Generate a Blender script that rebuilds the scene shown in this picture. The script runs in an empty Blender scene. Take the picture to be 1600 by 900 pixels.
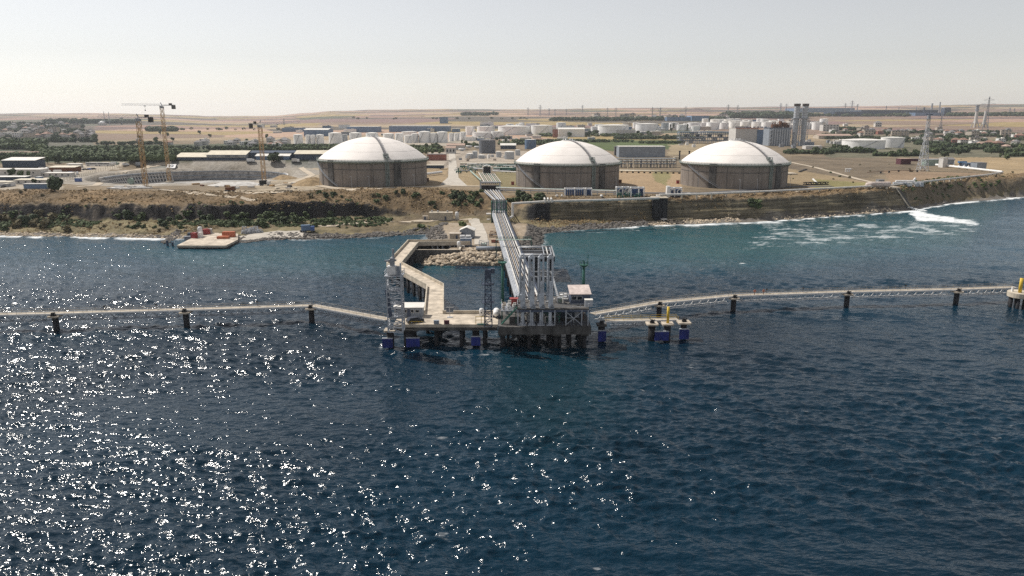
import bpy, bisect, math, random
import numpy as np
from mathutils import Vector

# ------------------------------------------------------------------ camera, sky, sun, exposure
SC = bpy.context.scene
COL = SC.collection
F, EYE = 1142.0, 57.0
TH = math.atan(265 / F)
CT, ST = math.cos(TH), math.sin(TH)
cam = bpy.data.cameras.new("camera")
cam.sensor_width = 36.0
cam.lens = 36.0 * F / 1600
cam.clip_start, cam.clip_end = 1.0, 60000
cam_o = bpy.data.objects.new("camera", cam)
cam_o.location = (0, 0, EYE)
cam_o.rotation_euler = (math.pi / 2 - TH, 0, 0)
COL.objects.link(cam_o)
SC.camera = cam_o

SUN_EL, SUN_AZ = math.radians(52), math.radians(-58.5)      # azimuth from +Y towards +X
world = bpy.data.worlds.new("World")
SC.world = world
world.use_nodes = True
wn = world.node_tree.nodes
wl = world.node_tree.links
wn.clear()
w_out = wn.new("ShaderNodeOutputWorld")
w_bg = wn.new("ShaderNodeBackground")
w_sky = wn.new("ShaderNodeTexSky")
w_sky.sky_type = 'NISHITA'
w_sky.sun_disc = False
w_sky.sun_elevation = SUN_EL
w_sky.sun_rotation = SUN_AZ
w_sky.altitude = 50
w_sky.air_density = 1.0
w_sky.dust_density = 0.4
w_sky.ozone_density = 1.0
w_hsv = wn.new("ShaderNodeHueSaturation")
w_hsv.inputs['Saturation'].default_value = 0.32
wl.new(w_sky.outputs[0], w_hsv.inputs['Color'])
w_tint = wn.new("ShaderNodeMix")
w_tint.data_type = 'RGBA'
w_tint.blend_type = 'MULTIPLY'
w_tint.inputs[0].default_value = 1.0
w_tint.inputs[7].default_value = (1.0, .955, .925, 1)      # hazy summer sky, a little warmer than clean air
wl.new(w_hsv.outputs[0], w_tint.inputs[6])
wl.new(w_tint.outputs[2], w_bg.inputs['Color'])
w_bg.inputs['Strength'].default_value = 0.097
wl.new(w_bg.outputs[0], w_out.inputs['Surface'])

sun = bpy.data.lights.new("sun", 'SUN')
sun.energy = 3.9
sun.angle = math.radians(0.5)
sun.color = (1.0, 0.95, 0.88)
sun_o = bpy.data.objects.new("sun", sun)
sdir = Vector((math.sin(SUN_AZ) * math.cos(SUN_EL), math.cos(SUN_AZ) * math.cos(SUN_EL), math.sin(SUN_EL)))
sun_o.rotation_euler = sdir.to_track_quat('Z', 'Y').to_euler()
sun_o.location = (-300, 200, 400)
COL.objects.link(sun_o)

vs = SC.view_settings
vs.view_transform = 'Standard'
vs.look = 'None'
vs.gamma = 1.0
vs.use_curve_mapping = False
vs.exposure = 0.30
SC.cycles.use_denoising = False
SC.cycles.max_bounces = 6
SC.cycles.diffuse_bounces = 2
SC.cycles.glossy_bounces = 3
SC.cycles.volume_bounces = 1
SC.cycles.transmission_bounces = 2
SC.cycles.sample_clamp_indirect = 6.0
HAZE_DENSITY = 5.0e-5

# ------------------------------------------------------------------ photograph pixel (1600x900) -> point of the place
def P(px, py, z=0.0):
    u, v = (px - 800) / F, (450 - py) / F
    t = (z - EYE) / (-ST + v * CT)
    return Vector((u * t, (CT + v * ST) * t, z))

def D(px, py, dist):
    u, v = (px - 800) / F, (450 - py) / F
    t = dist / (CT + v * ST)
    return Vector((u * t, dist, EYE + (-ST + v * CT) * t))

def mpp(y, z=10):
    """metres per photograph pixel at distance y"""
    return (y * CT + (EYE - z) * ST) / F

def topix(x, y, z):
    dx, dy, dz = x, y, z - EYE
    t = dy * CT - dz * ST
    return 800 + dx / t * F, 450 - (dy * ST + dz * CT) / t * F

# ------------------------------------------------------------------ noise
def _h(ix, iy, seed):
    n = (ix * 374761393 + iy * 668265263 + seed * 1442695041) & 0x7fffffff
    n = ((n ^ (n >> 13)) * 1274126177) & 0x7fffffff
    return ((n ^ (n >> 16)) & 0xffff) / 65535.0

def vnoise(x, y, seed=0):
    x = np.asarray(x, float); y = np.asarray(y, float)
    ix, iy = np.floor(x).astype(np.int64), np.floor(y).astype(np.int64)
    fx, fy = x - ix, y - iy
    fx, fy = fx * fx * (3 - 2 * fx), fy * fy * (3 - 2 * fy)
    a, b = _h(ix, iy, seed), _h(ix + 1, iy, seed)
    c, d = _h(ix, iy + 1, seed), _h(ix + 1, iy + 1, seed)
    return (a + (b - a) * fx + (c - a) * fy + (a - b - c + d) * fx * fy) * 2 - 1

def fbm(x, y, seed=0, octaves=4):
    s, a, f = 0.0, 0.5, 1.0
    for k in range(octaves):
        s = s + a * vnoise(np.asarray(x) * f + 17.3 * k, np.asarray(y) * f - 9.1 * k, seed + k)
        a *= 0.5; f *= 2.03
    return s

def sstep(a, b, x):
    t = np.clip((np.asarray(x, float) - a) / (b - a), 0, 1)
    return t * t * (3 - 2 * t)

# ------------------------------------------------------------------ mesh builder
class MB:
    def __init__(self):
        self.v, self.f = [], []
    def add(self, vs_, fs_):
        n = len(self.v)
        self.v += [tuple(p) for p in vs_]
        self.f += [tuple(i + n for i in f) for f in fs_]
        return self
    def box(self, c, s, rz=0.0, taper=1.0):
        x, y, z = c
        hx, hy, hz = s[0] / 2, s[1] / 2, s[2] / 2
        cr, sr = math.cos(rz), math.sin(rz)
        vs_ = []
        for dz, k in ((-hz, 1.0), (hz, taper)):
            for dx, dy in ((-hx, -hy), (hx, -hy), (hx, hy), (-hx, hy)):
                vs_.append((x + (dx * cr - dy * sr) * k, y + (dx * sr + dy * cr) * k, z + dz))
        return self.add(vs_, [(3, 2, 1, 0), (4, 5, 6, 7), (0, 1, 5, 4), (1, 2, 6, 5), (2, 3, 7, 6), (3, 0, 4, 7)])
    def bar(self, p, q, w, h=None):
        """square bar from p to q"""
        p, q = Vector(p), Vector(q)
        h = w if h is None else h
        d = (q - p)
        if d.length < 1e-6:
            return self
        d.normalize()
        up = Vector((0, 0, 1)) if abs(d.z) < 0.95 else Vector((0, 1, 0))
        a = d.cross(up).normalized() * (w / 2)
        b = a.cross(d).normalized() * (h / 2)
        vs_ = [p - a - b, p + a - b, p + a + b, p - a + b, q - a - b, q + a - b, q + a + b, q - a + b]
        return self.add(vs_, [(0, 1, 2, 3), (7, 6, 5, 4), (0, 4, 5, 1), (1, 5, 6, 2), (2, 6, 7, 3), (3, 7, 4, 0)])
    def tube(self, p, q, r, n=8, r2=None, caps=True):
        p, q = Vector(p), Vector(q)
        r2 = r if r2 is None else r2
        d = (q - p).normalized()
        up = Vector((0, 0, 1)) if abs(d.z) < 0.95 else Vector((0, 1, 0))
        a = d.cross(up).normalized(); b = a.cross(d).normalized()
        vs_ = []
        for c, rr in ((p, r), (q, r2)):
            for k in range(n):
                t = 2 * math.pi * k / n
                vs_.append(c + a * (rr * math.cos(t)) + b * (rr * math.sin(t)))
        fs_ = [(k, (k + 1) % n, n + (k + 1) % n, n + k) for k in range(n)]
        if caps:
            fs_ += [tuple(range(n - 1, -1, -1)), tuple(range(n, 2 * n))]
        return self.add(vs_, fs_)
    def pipe(self, pts, r, n=8):
        for p, q in zip(pts, pts[1:]):
            self.tube(p, q, r, n)
        for p in pts[1:-1]:
            self.ball(p, r * 1.03, n)
        return self
    def ball(self, c, r, n=8, sz=1.0):
        prof = [(r * math.sin(math.pi * k / 6), -r * sz * math.cos(math.pi * k / 6)) for k in range(7)]
        return self.lathe(prof, c, n)
    def lathe(self, prof, c=(0, 0, 0), n=32):
        vs_ = []
        for rr, z in prof:
            for k in range(n):
                t = 2 * math.pi * k / n
                vs_.append((c[0] + rr * math.cos(t), c[1] + rr * math.sin(t), c[2] + z))
        fs_ = []
        for i in range(len(prof) - 1):
            for k in range(n):
                fs_.append((i * n + k, i * n + (k + 1) % n, (i + 1) * n + (k + 1) % n, (i + 1) * n + k))
        return self.add(vs_, fs_)
    def prism(self, poly, z0, z1):
        """poly counter-clockwise (x, y)"""
        a = sum(p[0] * q[1] - q[0] * p[1] for p, q in zip(poly, list(poly[1:]) + [poly[0]]))
        if a < 0:
            poly = list(poly)[::-1]
        n = len(poly)
        vs_ = [(p[0], p[1], z0) for p in poly] + [(p[0], p[1], z1) for p in poly]
        return self.add(vs_, [tuple(range(n - 1, -1, -1)), tuple(range(n, 2 * n))] + [(k, (k + 1) % n, n + (k + 1) % n, n + k) for k in range(n)])
    def lattice(self, x, y, z0, z1, w0, w1, n, r, rz=0.0, braces=True):
        """square lattice mast"""
        def cor(k, i):
            t = i / n
            w = (w0 + (w1 - w0) * t) / 2
            dx, dy = ((-w, -w), (w, -w), (w, w), (-w, w))[k % 4]
            return (x + dx * math.cos(rz) - dy * math.sin(rz), y + dx * math.sin(rz) + dy * math.cos(rz), z0 + (z1 - z0) * t)
        for k in range(4):
            self.bar(cor(k, 0), cor(k, n), r * 1.5)
            for i in range(n + 1):
                self.bar(cor(k, i), cor(k + 1, i), r)
                if braces and i < n:
                    if (i + k) % 2:
                        self.bar(cor(k, i), cor(k + 1, i + 1), r)
                    else:
                        self.bar(cor(k + 1, i), cor(k, i + 1), r)
        return self
    def truss(self, p, q, w, h, n, r, tri=False):
        """lattice jib or box truss from p to q, chords w apart, h high, below the line when h < 0"""
        p, q = Vector(p), Vector(q)
        d = (q - p).normalized()
        a = d.cross(Vector((0, 0, 1))).normalized() * (w / 2)
        u = Vector((0, 0, h))
        tops = [p + (q - p) * (i / n) for i in range(n + 1)]
        if tri:
            rows = [[t - a for t in tops], [t + a for t in tops], [t + u for t in tops]]
        else:
            rows = [[t - a for t in tops], [t + a for t in tops], [t + a + u for t in tops], [t - a + u for t in tops]]
        m = len(rows)
        for j in range(m):
            self.bar(rows[j][0], rows[j][-1], r * 1.3)
            nx = rows[(j + 1) % m]
            for i in range(n):
                s, e = (rows[j][i], nx[i + 1]) if i % 2 else (nx[i], rows[j][i + 1])
                self.bar(s, e, r)
        return self
    def mesh(self, name, m, smooth=False, off=(0, 0, 0)):
        me = bpy.data.meshes.new(name)
        vs_ = self.v
        if off[0] or off[1] or off[2]:
            vs_ = [(a - off[0], b - off[1], c - off[2]) for a, b, c in vs_]
        me.from_pydata(vs_, [], self.f)
        me.materials.append(m)
        if smooth:
            me.polygons.foreach_set("use_smooth", [True] * len(me.polygons))
        me.update()
        return me
    def build(self, name, m, parent=None, smooth=False, local=False):
        """ONE mesh object; coordinates are the world's unless local"""
        off = (0, 0, 0)
        if parent is not None and not local:
            q, o = parent, Vector((0, 0, 0))
            while q is not None:
                o += q.location
                q = q.parent
            off = o
        ob = bpy.data.objects.new(name, self.mesh(name, m, smooth, off))
        COL.objects.link(ob)
        if parent is not None:
            ob.parent = parent
        return ob

def autosmooth(ob, deg=35):
    """smooth shading with sharp edges kept (round things with flat rims)"""
    me = ob.data
    me.polygons.foreach_set("use_smooth", [True] * len(me.polygons))
    try:
        me.set_sharp_from_angle(angle=math.radians(deg))
    except Exception:
        pass
    return ob

def tag(o, label=None, cat=None, group=None, kind=None):
    if label: o['label'] = label
    if cat: o['category'] = cat
    if group: o['group'] = group
    if kind: o['kind'] = kind
    return o

def thing(name, label, cat, loc=(0, 0, 0), rz=0.0, group=None):
    o = bpy.data.objects.new(name, None)
    o.empty_display_size = 0.5
    o.location = loc
    o.rotation_euler = (0, 0, rz)
    COL.objects.link(o)
    return tag(o, label, cat, group)

def dup(root, loc=None, rz=None, label=None, group=None, scale=None):
    r = root.copy(); COL.objects.link(r)
    if loc is not None: r.location = loc
    if rz is not None: r.rotation_euler = (0, 0, rz)
    if scale is not None: r.scale = scale if hasattr(scale, '__len__') else (scale,) * 3
    if label: r['label'] = label
    if group: r['group'] = group
    for ch in list(root.children):
        c = ch.copy(); COL.objects.link(c); c.parent = r
        for g in ch.children:
            d = g.copy(); COL.objects.link(d); d.parent = c
    return r

# ------------------------------------------------------------------ materials
MATS = {}
def mat(name, col, rough=0.7, metal=0.0, var=0.25, scale=0.5, stretch=(1, 1, 1), bump=0.0, bscale=None, col2=None, lo=0.35, hi=0.65, vcol=None):
    """procedural: base colour mottled by two noises in world space, optional second colour and bump"""
    if name in MATS:
        return MATS[name]
    m = bpy.data.materials.new(name)
    MATS[name] = m
    m.use_nodes = True
    nt = m.node_tree
    b = nt.nodes['Principled BSDF']
    b.inputs['Roughness'].default_value = rough
    b.inputs['Metallic'].default_value = metal
    b.inputs['Specular IOR Level'].default_value = 0.3
    geo = nt.nodes.new('ShaderNodeNewGeometry')
    mp = nt.nodes.new('ShaderNodeMapping')
    mp.inputs['Scale'].default_value = stretch
    nt.links.new(geo.outputs['Position'], mp.inputs['Vector'])
    n1 = nt.nodes.new('ShaderNodeTexNoise')
    n1.inputs['Scale'].default_value = scale
    n1.inputs['Detail'].default_value = 5
    n1.inputs['Roughness'].default_value = 0.62
    nt.links.new(mp.outputs[0], n1.inputs['Vector'])
    rp = nt.nodes.new('ShaderNodeMapRange')
    rp.inputs['From Min'].default_value = lo; rp.inputs['From Max'].default_value = hi
    nt.links.new(n1.outputs['Fac'], rp.inputs['Value'])
    mx = nt.nodes.new('ShaderNodeMix'); mx.data_type = 'RGBA'
    c2 = col2 if col2 is not None else tuple(c * (1 - var) for c in col)
    c1 = col if col2 is not None else tuple(min(1, c * (1 + var * 0.5)) for c in col)
    mx.inputs[6].default_value = (*c2, 1); mx.inputs[7].default_value = (*c1, 1)
    nt.links.new(rp.outputs[0], mx.inputs[0])
    out = mx.outputs[2]
    if vcol:
        at = nt.nodes.new('ShaderNodeAttribute'); at.attribute_name = vcol
        mu = nt.nodes.new('ShaderNodeMix'); mu.data_type = 'RGBA'; mu.blend_type = 'MULTIPLY'
        mu.inputs[0].default_value = 1.0
        nt.links.new(at.outputs['Color'], mu.inputs[6]); nt.links.new(out, mu.inputs[7])
        out = mu.outputs[2]
    nt.links.new(out, b.inputs['Base Color'])
    if bump:
        n2 = nt.nodes.new('ShaderNodeTexNoise')
        n2.inputs['Scale'].default_value = bscale or scale * 4
        n2.inputs['Detail'].default_value = 4
        nt.links.new(mp.outputs[0], n2.inputs['Vector'])
        bp = nt.nodes.new('ShaderNodeBump')
        bp.inputs['Strength'].default_value = 1.0
        bp.inputs['Distance'].default_value = bump
        nt.links.new(n2.outputs['Fac'], bp.inputs['Height'])
        nt.links.new(bp.outputs[0], b.inputs['Normal'])
    return m

M = dict(
    concrete=mat('pale_concrete', (.50, .44, .35), .85, var=.3, scale=.35),
    deck=mat('deck_concrete', (.52, .45, .36), .85, var=.38, scale=.35),
    dark_concrete=mat('stained_concrete', (.105, .10, .095), .9, var=.55, scale=.5, stretch=(1, 1, .3)),
    pile=mat('tarred_pile', (.030, .030, .034), .8, var=.5, scale=.7),
    black=mat('black_steel', (.02, .02, .022), .6, var=.3),
    fender=mat('blue_fender', (.022, .035, .20), .55, var=.45, scale=.8, stretch=(1, 1, .4)),
    yellow=mat('yellow_paint', (.62, .42, .05), .5, var=.2),
    white=mat('white_paint', (.74, .73, .71), .5, var=.14, scale=.6),
    white_pipe=mat('white_pipe', (.62, .60, .56), .45, var=.2, scale=.6),
    arm=mat('arm_paint', (.54, .57, .61), .45, var=.25, scale=.7),
    steel=mat('galvanised_steel', (.30, .32, .35), .5, metal=.3, var=.3),
    pale_steel=mat('pale_steel', (.44, .46, .49), .5, var=.25),
    blue_steel=mat('blue_grey_steel', (.075, .095, .14), .6, var=.35),
    green=mat('green_paint', (.035, .13, .10), .5, var=.3),
    pale_green=mat('pale_green_paint', (.30, .38, .33), .6, var=.3),
    rust=mat('rusty_steel', (.16, .07, .035), .8, var=.5, scale=1.5),
    red=mat('red_paint', (.32, .06, .055), .5, var=.25),
    orange=mat('orange_paint', (.50, .16, .08), .55, var=.25),
    crane=mat('crane_paint', (.42, .27, .12), .55, var=.25),
    glass=mat('dark_glass', (.015, .02, .028), .15, var=.2),
    car_dark=mat('dark_car_paint', (.02, .024, .035), .25, var=.1),
    car_white=mat('white_car_paint', (.70, .70, .70), .3, var=.1),
    car_blue=mat('blue_car_paint', (.08, .14, .34), .35, var=.1),
    tyre=mat('tyre_rubber', (.02, .02, .02), .9),
    cream=mat('cream_roof', (.62, .56, .44), .6, var=.15, scale=.3),
    white_roof=mat('white_roof', (.72, .69, .63), .55, var=.15, scale=.3),
    grey_clad=mat('grey_cladding', (.25, .28, .32), .6, var=.2, scale=.2),
    blue_clad=mat('blue_cladding', (.13, .20, .31), .6, var=.2, scale=.15),
    dark_blue=mat('dark_blue_cladding', (.045, .065, .10), .6, var=.25, scale=.2),
    navy_unit=mat('navy_panel', (.04, .08, .18), .5, var=.2),
    beige=mat('beige_wall', (.46, .40, .33), .85, var=.18, scale=.3),
    pale_wall=mat('pale_wall', (.55, .53, .50), .85, var=.15, scale=.3),
    brick=mat('pink_brick', (.30, .13, .10), .9, var=.25, scale=.3),
    maroon=mat('maroon_wall', (.10, .035, .045), .8, var=.25),
    tile=mat('terracotta_roof', (.27, .165, .125), .85, var=.25, scale=.4),
    pink_tile=mat('pink_roof', (.42, .30, .24), .85, var=.2, scale=.4),
    grey_roof=mat('grey_roof', (.22, .21, .21), .85, var=.25, scale=.4),
    tank_white=mat('tank_white', (.84, .83, .81), .5, var=.12, scale=.12),
    tank_grey=mat('tank_grey', (.13, .14, .16), .6, var=.2, scale=.15, stretch=(1, 1, .2)),
    silver=mat('silver_tank', (.40, .42, .44), .4, metal=.4, var=.2, scale=.2),
    rock=mat('armour_rock', (.58, .48, .36), .95, var=.4, scale=1.2, bump=.25),
    dark_rock=mat('dark_rock', (.17, .155, .14), .95, var=.6, scale=1.0, bump=.3),
    leaf=mat('leaf_green', (.085, .115, .045), .8, var=.5, scale=.9),
    leaf_dark=mat('leaf_dark', (.058, .080, .036), .8, var=.5, scale=.9),
    leaf_light=mat('leaf_light', (.115, .15, .05), .8, var=.4, scale=.9),
    leaf_dry=mat('leaf_dry', (.16, .135, .075), .9, var=.4, scale=.9),
    dry_grass=mat('dry_grass', (.36, .26, .14), .95, var=.5, scale=.25),
    roof_pale=mat('weathered_roof', (.58, .49, .45), .7, var=.3, scale=.8),
    cap_dark=mat('stack_cap', (.10, .085, .08), .8, var=.3),
    catwalk_deck=mat('catwalk_deck', (.40, .35, .28), .8, var=.3),
    frame_grey=mat('frame_grey', (.27, .28, .29), .6, var=.3),
    pit_grey=mat('pit_concrete', (.34, .32, .30), .9, var=.5, scale=.3),
    trunk=mat('bark', (.08, .06, .045), .9),
    road=mat('road_concrete', (.46, .42, .36), .9, var=.16, scale=.2),
    asphalt=mat('asphalt', (.10, .10, .105), .9, var=.2, scale=.3),
    dirt=mat('dirt_road', (.46, .39, .30), .95, var=.2, scale=.15),
)
# ------------------------------------------------------------------ the land's height
# x, shore y, cliff foot (y, z), cliff top (y, z), plateau edge (y, z)
COAST = [
    (-900, 392, 420, 4.0, 427, 11.5, 470, 16),
    (-420, 372, 402, 4.0, 409, 11.5, 447, 15.8),
    (-256, 361, 394, 4.0, 398.5, 11.6, 435, 15.3),
    (-200, 357, 390, 4.2, 394.5, 11.6, 431, 15.3),
    (-160, 352, 387, 4.0, 391, 11.8, 424, 15.6),
    (-125, 349, 392, 4.0, 395.5, 13.0, 421, 16.0),
    (-85, 352, 406, 4.0, 409, 10.2, 434, 16.8),
    (-58, 362, 406, 3.6, 409, 5.0, 437, 16.4),
    (-30, 371, 404, 3.4, 408, 4.2, 440, 15.0),
    (-8, 372, 402, 3.4, 408, 6.0, 424, 14.0),
    (4, 368, 396, 3.4, 401, 9.0, 416, 14.0),
    (12, 366, 390, 3.4, 394, 12.0, 405, 14.0),
    (30, 379, 397, 3.0, 400, 12.6, 408, 14.0),
    (69, 395, 405, 1.8, 408, 13.0, 414, 14.0),
    (110, 404, 412, 1.5, 416, 11.8, 426, 14.0),
    (146, 414, 419, 1.4, 424, 11.6, 436, 14.0),
    (200, 439, 443, 1.2, 448, 12.0, 458, 14.0),
    (250, 461, 465, 1.2, 471, 12.6, 480, 14.0),
    (300, 502, 507, 1.0, 516, 12.8, 526, 14.0),
    (330, 518, 525, 1.0, 536, 12.0, 548, 14.0),
    (380, 545, 549, 1.0, 556, 12.8, 568, 14.0),
    (470, 622, 627, 1.0, 636, 12.8, 650, 14.0),
    (800, 900, 906, 1.0, 915, 12.8, 930, 14.0),
    (3000, 2600, 2606, 1.0, 2615, 12.8, 2630, 14.0),
]
CX = np.array([c[0] for c in COAST], float)
CC = np.array([c[1:] for c in COAST], float)
SPIT = [(-26, 297), (-3, 295), (3, 312), (6, 335), (8, 374), (-36, 376), (-33, 352), (-29, 330), (-26, 312)]
SKY_PX = [(-400, 176), (0, 178), (130, 177), (250, 179), (330, 182), (430, 181), (520, 174), (640, 172), (700, 171), (800, 172), (950, 170), (1100, 169), (1200, 168), (1300, 168), (1450, 166), (1600, 164), (2000, 164)]
PIT = (-238.0, 556.0, 66.0)

def poly_sd(x, y, poly):
    """signed distance, positive outside"""
    d2 = np.full(np.shape(x), 1e18)
    ins = np.zeros(np.shape(x), bool)
    n = len(poly)
    for i in range(n):
        ax, ay = poly[i]; bx, by = poly[(i + 1) % n]
        ex, ey = bx - ax, by - ay
        t = np.clip(((x - ax) * ex + (y - ay) * ey) / (ex * ex + ey * ey + 1e-9), 0, 1)
        d2 = np.minimum(d2, (x - ax - ex * t) ** 2 + (y - ay - ey * t) ** 2)
        c = ((ay > y) != (by > y))
        ins ^= c & (x < (bx - ax) * (y - ay) / (by - ay + 1e-12) + ax)
    d = np.sqrt(d2)
    return np.where(ins, -d, d)

MOUNDS = [(1088, 5200, 22, 48), (512, 5000, 18, 40), (1217, 6200, 8, 34), (300, 3000, -3, 300)]

def ground(x, y, detail=True):
    x = np.asarray(x, float); y = np.asarray(y, float)
    ys, yb, zb, yt, zt, yp, zp = (np.interp(x, CX, CC[:, k]) for k in range(7))
    w1 = fbm(x / 14, y * 0 + 3, 5, 4) * 3.4 if detail else 0
    w2 = fbm(x / 9, y / 30, 9, 4) * 4.6 if detail else 0
    w0 = fbm(x / 10, y / 40, 2, 3) * 2.2 if detail else 0
    calm = 1 - .7 * sstep(-150, -125, x) * (1 - sstep(-50, -35, x)) if detail else 1
    w1, w2 = w1 * calm, w2 * calm
    ys = ys + w0; yb = np.maximum(yb + w1, ys + 1); yt = np.maximum(yt + w1 + w2 * .7, yb + 1.0); yp = np.maximum(yp + w2, yt + 2)
    zpl = np.interp(y, [400, 520, 640, 700, 1000, 1400], [0, 0, 1.0, 2.0, 0.6, 0.0])
    zpl = zp * (1 - sstep(460, 900, y)) + 14.0 * sstep(460, 900, y) + zpl * (x < -60)
    a = x / np.maximum(y, 1)
    pxs = 800 + F * 1.0266 * a
    zsky = EYE + (185 - np.interp(pxs, [p[0] for p in SKY_PX], [p[1] for p in SKY_PX])) / F * 7000 * 1.0266
    r = (y - 1500) / 5500
    und = fbm(x / 700, y / 500, 31, 4) * 16 * sstep(1500, 4000, y) * (1 - sstep(6000, 7000, y))
    far = 14 + (zsky - 14) * np.clip(r, 0, 1) ** 1.05 + und * .6 + fbm(x / 260, y * 0, 8, 3) * 7 * sstep(6000, 7000, y) - np.clip(y - 7000, 0, 9e9) * .02
    zz = np.where(y > 1500, far, zpl)
    for px, yy, hh, ww in MOUNDS:
        zz = zz + hh * np.exp(-(((x - (px - 800) / F / 1.0266 * yy) / ww) ** 2 + ((y - yy) / (ww * 1.6)) ** 2) ** 1.3)
    z = np.where(y < ys, np.maximum(-(ys - y) * .3, -4),
        np.where(y < yb, zb * ((y - ys) / (yb - ys)) ** 0.8,
        np.where(y < yt, zb + (zt - zb) * (y - yb) / (yt - yb),
        np.where(y < yp, zt + (zp - zt) * np.sin(np.clip((y - yt) / (yp - yt), 0, 1) * math.pi / 2), zz))))
    if detail:
        # ledges in the cliff, lumps on the scarp
        steep = (y > yb - 2) & (y < yp)
        z = z + np.where(steep, fbm(x / 5, y / 5, 12, 4) * 1.7, 0)
        z = z + np.where((y > ys) & (y <= yb), fbm(x / 4, y / 4, 14, 3) * 1.0 + fbm(x / 16, y / 9, 15, 2) * 1.2, 0) * np.clip((y - ys) / 6, 0, 1)
        z = z + np.where((y >= yp) & (y < 1500), fbm(x / 30, y / 30, 18, 3) * .35, 0)
    # construction pit and the bank behind it
    d = np.hypot(x - PIT[0], y - PIT[1])
    z = np.where(d < 110, np.minimum(z, 6.5 + np.maximum(d - PIT[2] - 1.5, 0) * 1.5), z)
    z = z + 6.0 * sstep(630, 640, y) * (1 - sstep(668, 690, y)) * sstep(-350, -325, x) * (1 - sstep(-165, -150, x))
    # causeway
    sd = poly_sd(x, y, SPIT)
    zs = 4.4 - np.maximum(sd, 0) * .56 + (fbm(x / 3, y / 3, 44, 2) * .5 * (sd > 0) if detail else 0)
    z = np.where(sd < 14, np.maximum(z, zs), z)
    s2 = poly_sd(x, y, [(-33, 290.3), (-18, 289.6), (-4, 290.5), (-4, 292), (-33, 291.6)])
    z = np.where(s2 < 6, np.maximum(z, 2.3 + np.clip((x + 33) / 14, 0, 1) * 1.4 - np.maximum(s2, 0) * .6), z)
    return z

def gz(x, y):
    if y < 282 or y > 9700:
        return float(ground(np.array([x]), np.array([y]))[0])
    i = bisect.bisect_right(rows, y) - 1
    a = (x / y + 1.12) / 2.24 * 1019
    j = int(a)
    if j < 0 or j > 1018 or i >= len(rows) - 1:
        return float(ground(np.array([x]), np.array([y]))[0])
    v, u = (y - rows[i]) / (rows[i + 1] - rows[i]), a - j
    return float((GZ[i, j] * (1 - u) + GZ[i, j + 1] * u) * (1 - v) + (GZ[i + 1, j] * (1 - u) + GZ[i + 1, j + 1] * u) * v)

def G(px, py, dz=0.0):
    """the point of the ground under a photograph pixel (walk along the line of sight)"""
    u, v = (px - 800) / F, (450 - py) / F
    dy, dz_ = CT + v * ST, -ST + v * CT
    def gap(y):
        t = y / dy
        return EYE + dz_ * t - gz(u * t, y)
    y0, y1 = 284.0, None
    step = 1.012
    g0 = gap(y0)
    y = y0
    while y < 7000:
        yn = y * step
        g1 = gap(yn)
        if g1 <= 0 < g0 or (g1 <= 0 and y == 284.0):
            y1 = yn; break
        y, g0 = yn, g1
    if y1 is None:
        y = y1 = 6900.0
    for _ in range(12):
        m = (y + y1) / 2
        if gap(m) > 0: y = m
        else: y1 = m
    t = y1 / dy
    return Vector((u * t, y1, gz(u * t, y1) + dz))

# ------------------------------------------------------------------ ground sheet
def pxpoly(X, Y, poly):
    return poly_sd(X, Y, poly) < 0

def grid_mesh(name, X, Y, Z, attrs, m):
    nr, nc = X.shape
    co = np.stack([X, Y, Z], -1).reshape(-1, 3).astype(np.float32)
    idx = np.arange(nr * nc).reshape(nr, nc)
    q = np.stack([idx[:-1, :-1], idx[:-1, 1:], idx[1:, 1:], idx[1:, :-1]], -1).reshape(-1, 4)
    me = bpy.data.meshes.new(name)
    me.vertices.add(len(co)); me.vertices.foreach_set("co", co.ravel())
    me.loops.add(q.size); me.loops.foreach_set("vertex_index", q.ravel().astype(np.int32))
    me.polygons.add(len(q))
    me.polygons.foreach_set("loop_start", (np.arange(len(q)) * 4).astype(np.int32))
    me.polygons.foreach_set("loop_total", np.full(len(q), 4, np.int32))
    me.polygons.foreach_set("use_smooth", np.ones(len(q), bool))
    me.update(calc_edges=True)
    for an, val in attrs.items():
        at = me.attributes.new(an, 'FLOAT_COLOR', 'POINT')
        c4 = np.ones((len(co), 4), np.float32)
        c4[:, :3] = val.reshape(-1, 3)
        at.data.foreach_set("color", c4.ravel())
    me.materials.append(m)
    o = bpy.data.objects.new(name, me)
    COL.objects.link(o)
    return o

rows = [276.0]
while rows[-1] < 9800:
    y_ = rows[-1]
    rows.append(y_ + (max(.85, 0) if y_ < 480 else max(.85, y_ * .0085)))
RY = np.array(rows)[:, None]
A = np.linspace(-1.12, 1.12, 1020)[None, :]
GX, GY = A * RY, RY + A * 0
GZ = ground(GX, GY)
# colours of the soil, grass and fields; cliff shade and far haze are put in
t_ = GY * CT - (GZ - EYE) * ST
PX = 800 + GX / t_ * F
PY = 450 - (GY * ST + (GZ - EYE) * CT) / t_ * F
n_a = fbm(GX / 22, GY / 22, 61, 5)[..., None]
n_b = fbm(GX / 7, GY / 7, 71, 4)[..., None]
def C(*c): return np.array(c, float)
col = C(.215, .165, .105) + n_a * C(.10, .075, .045) + n_b * C(.05, .04, .03)
ys, yb, zb, yt, zt, yp, zp = (np.interp(GX, CX, CC[:, k]) for k in range(7))
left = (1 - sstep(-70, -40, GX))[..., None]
cliff_l_shade = C(.030, .026, .025) + n_b * C(.034, .028, .024) + (sstep(.28, .5, n_b[..., 0]) * (1 - sstep(-150, -120, GX)))[..., None] * C(.12, .10, .08)  # left face near-black, its shade put into the colour; the flecks are rock
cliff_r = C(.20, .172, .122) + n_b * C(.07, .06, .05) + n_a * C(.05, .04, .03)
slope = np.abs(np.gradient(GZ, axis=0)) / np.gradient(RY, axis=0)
slope = (slope + np.roll(slope, 1, 0) + np.roll(slope, -1, 0)) / 3
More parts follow.
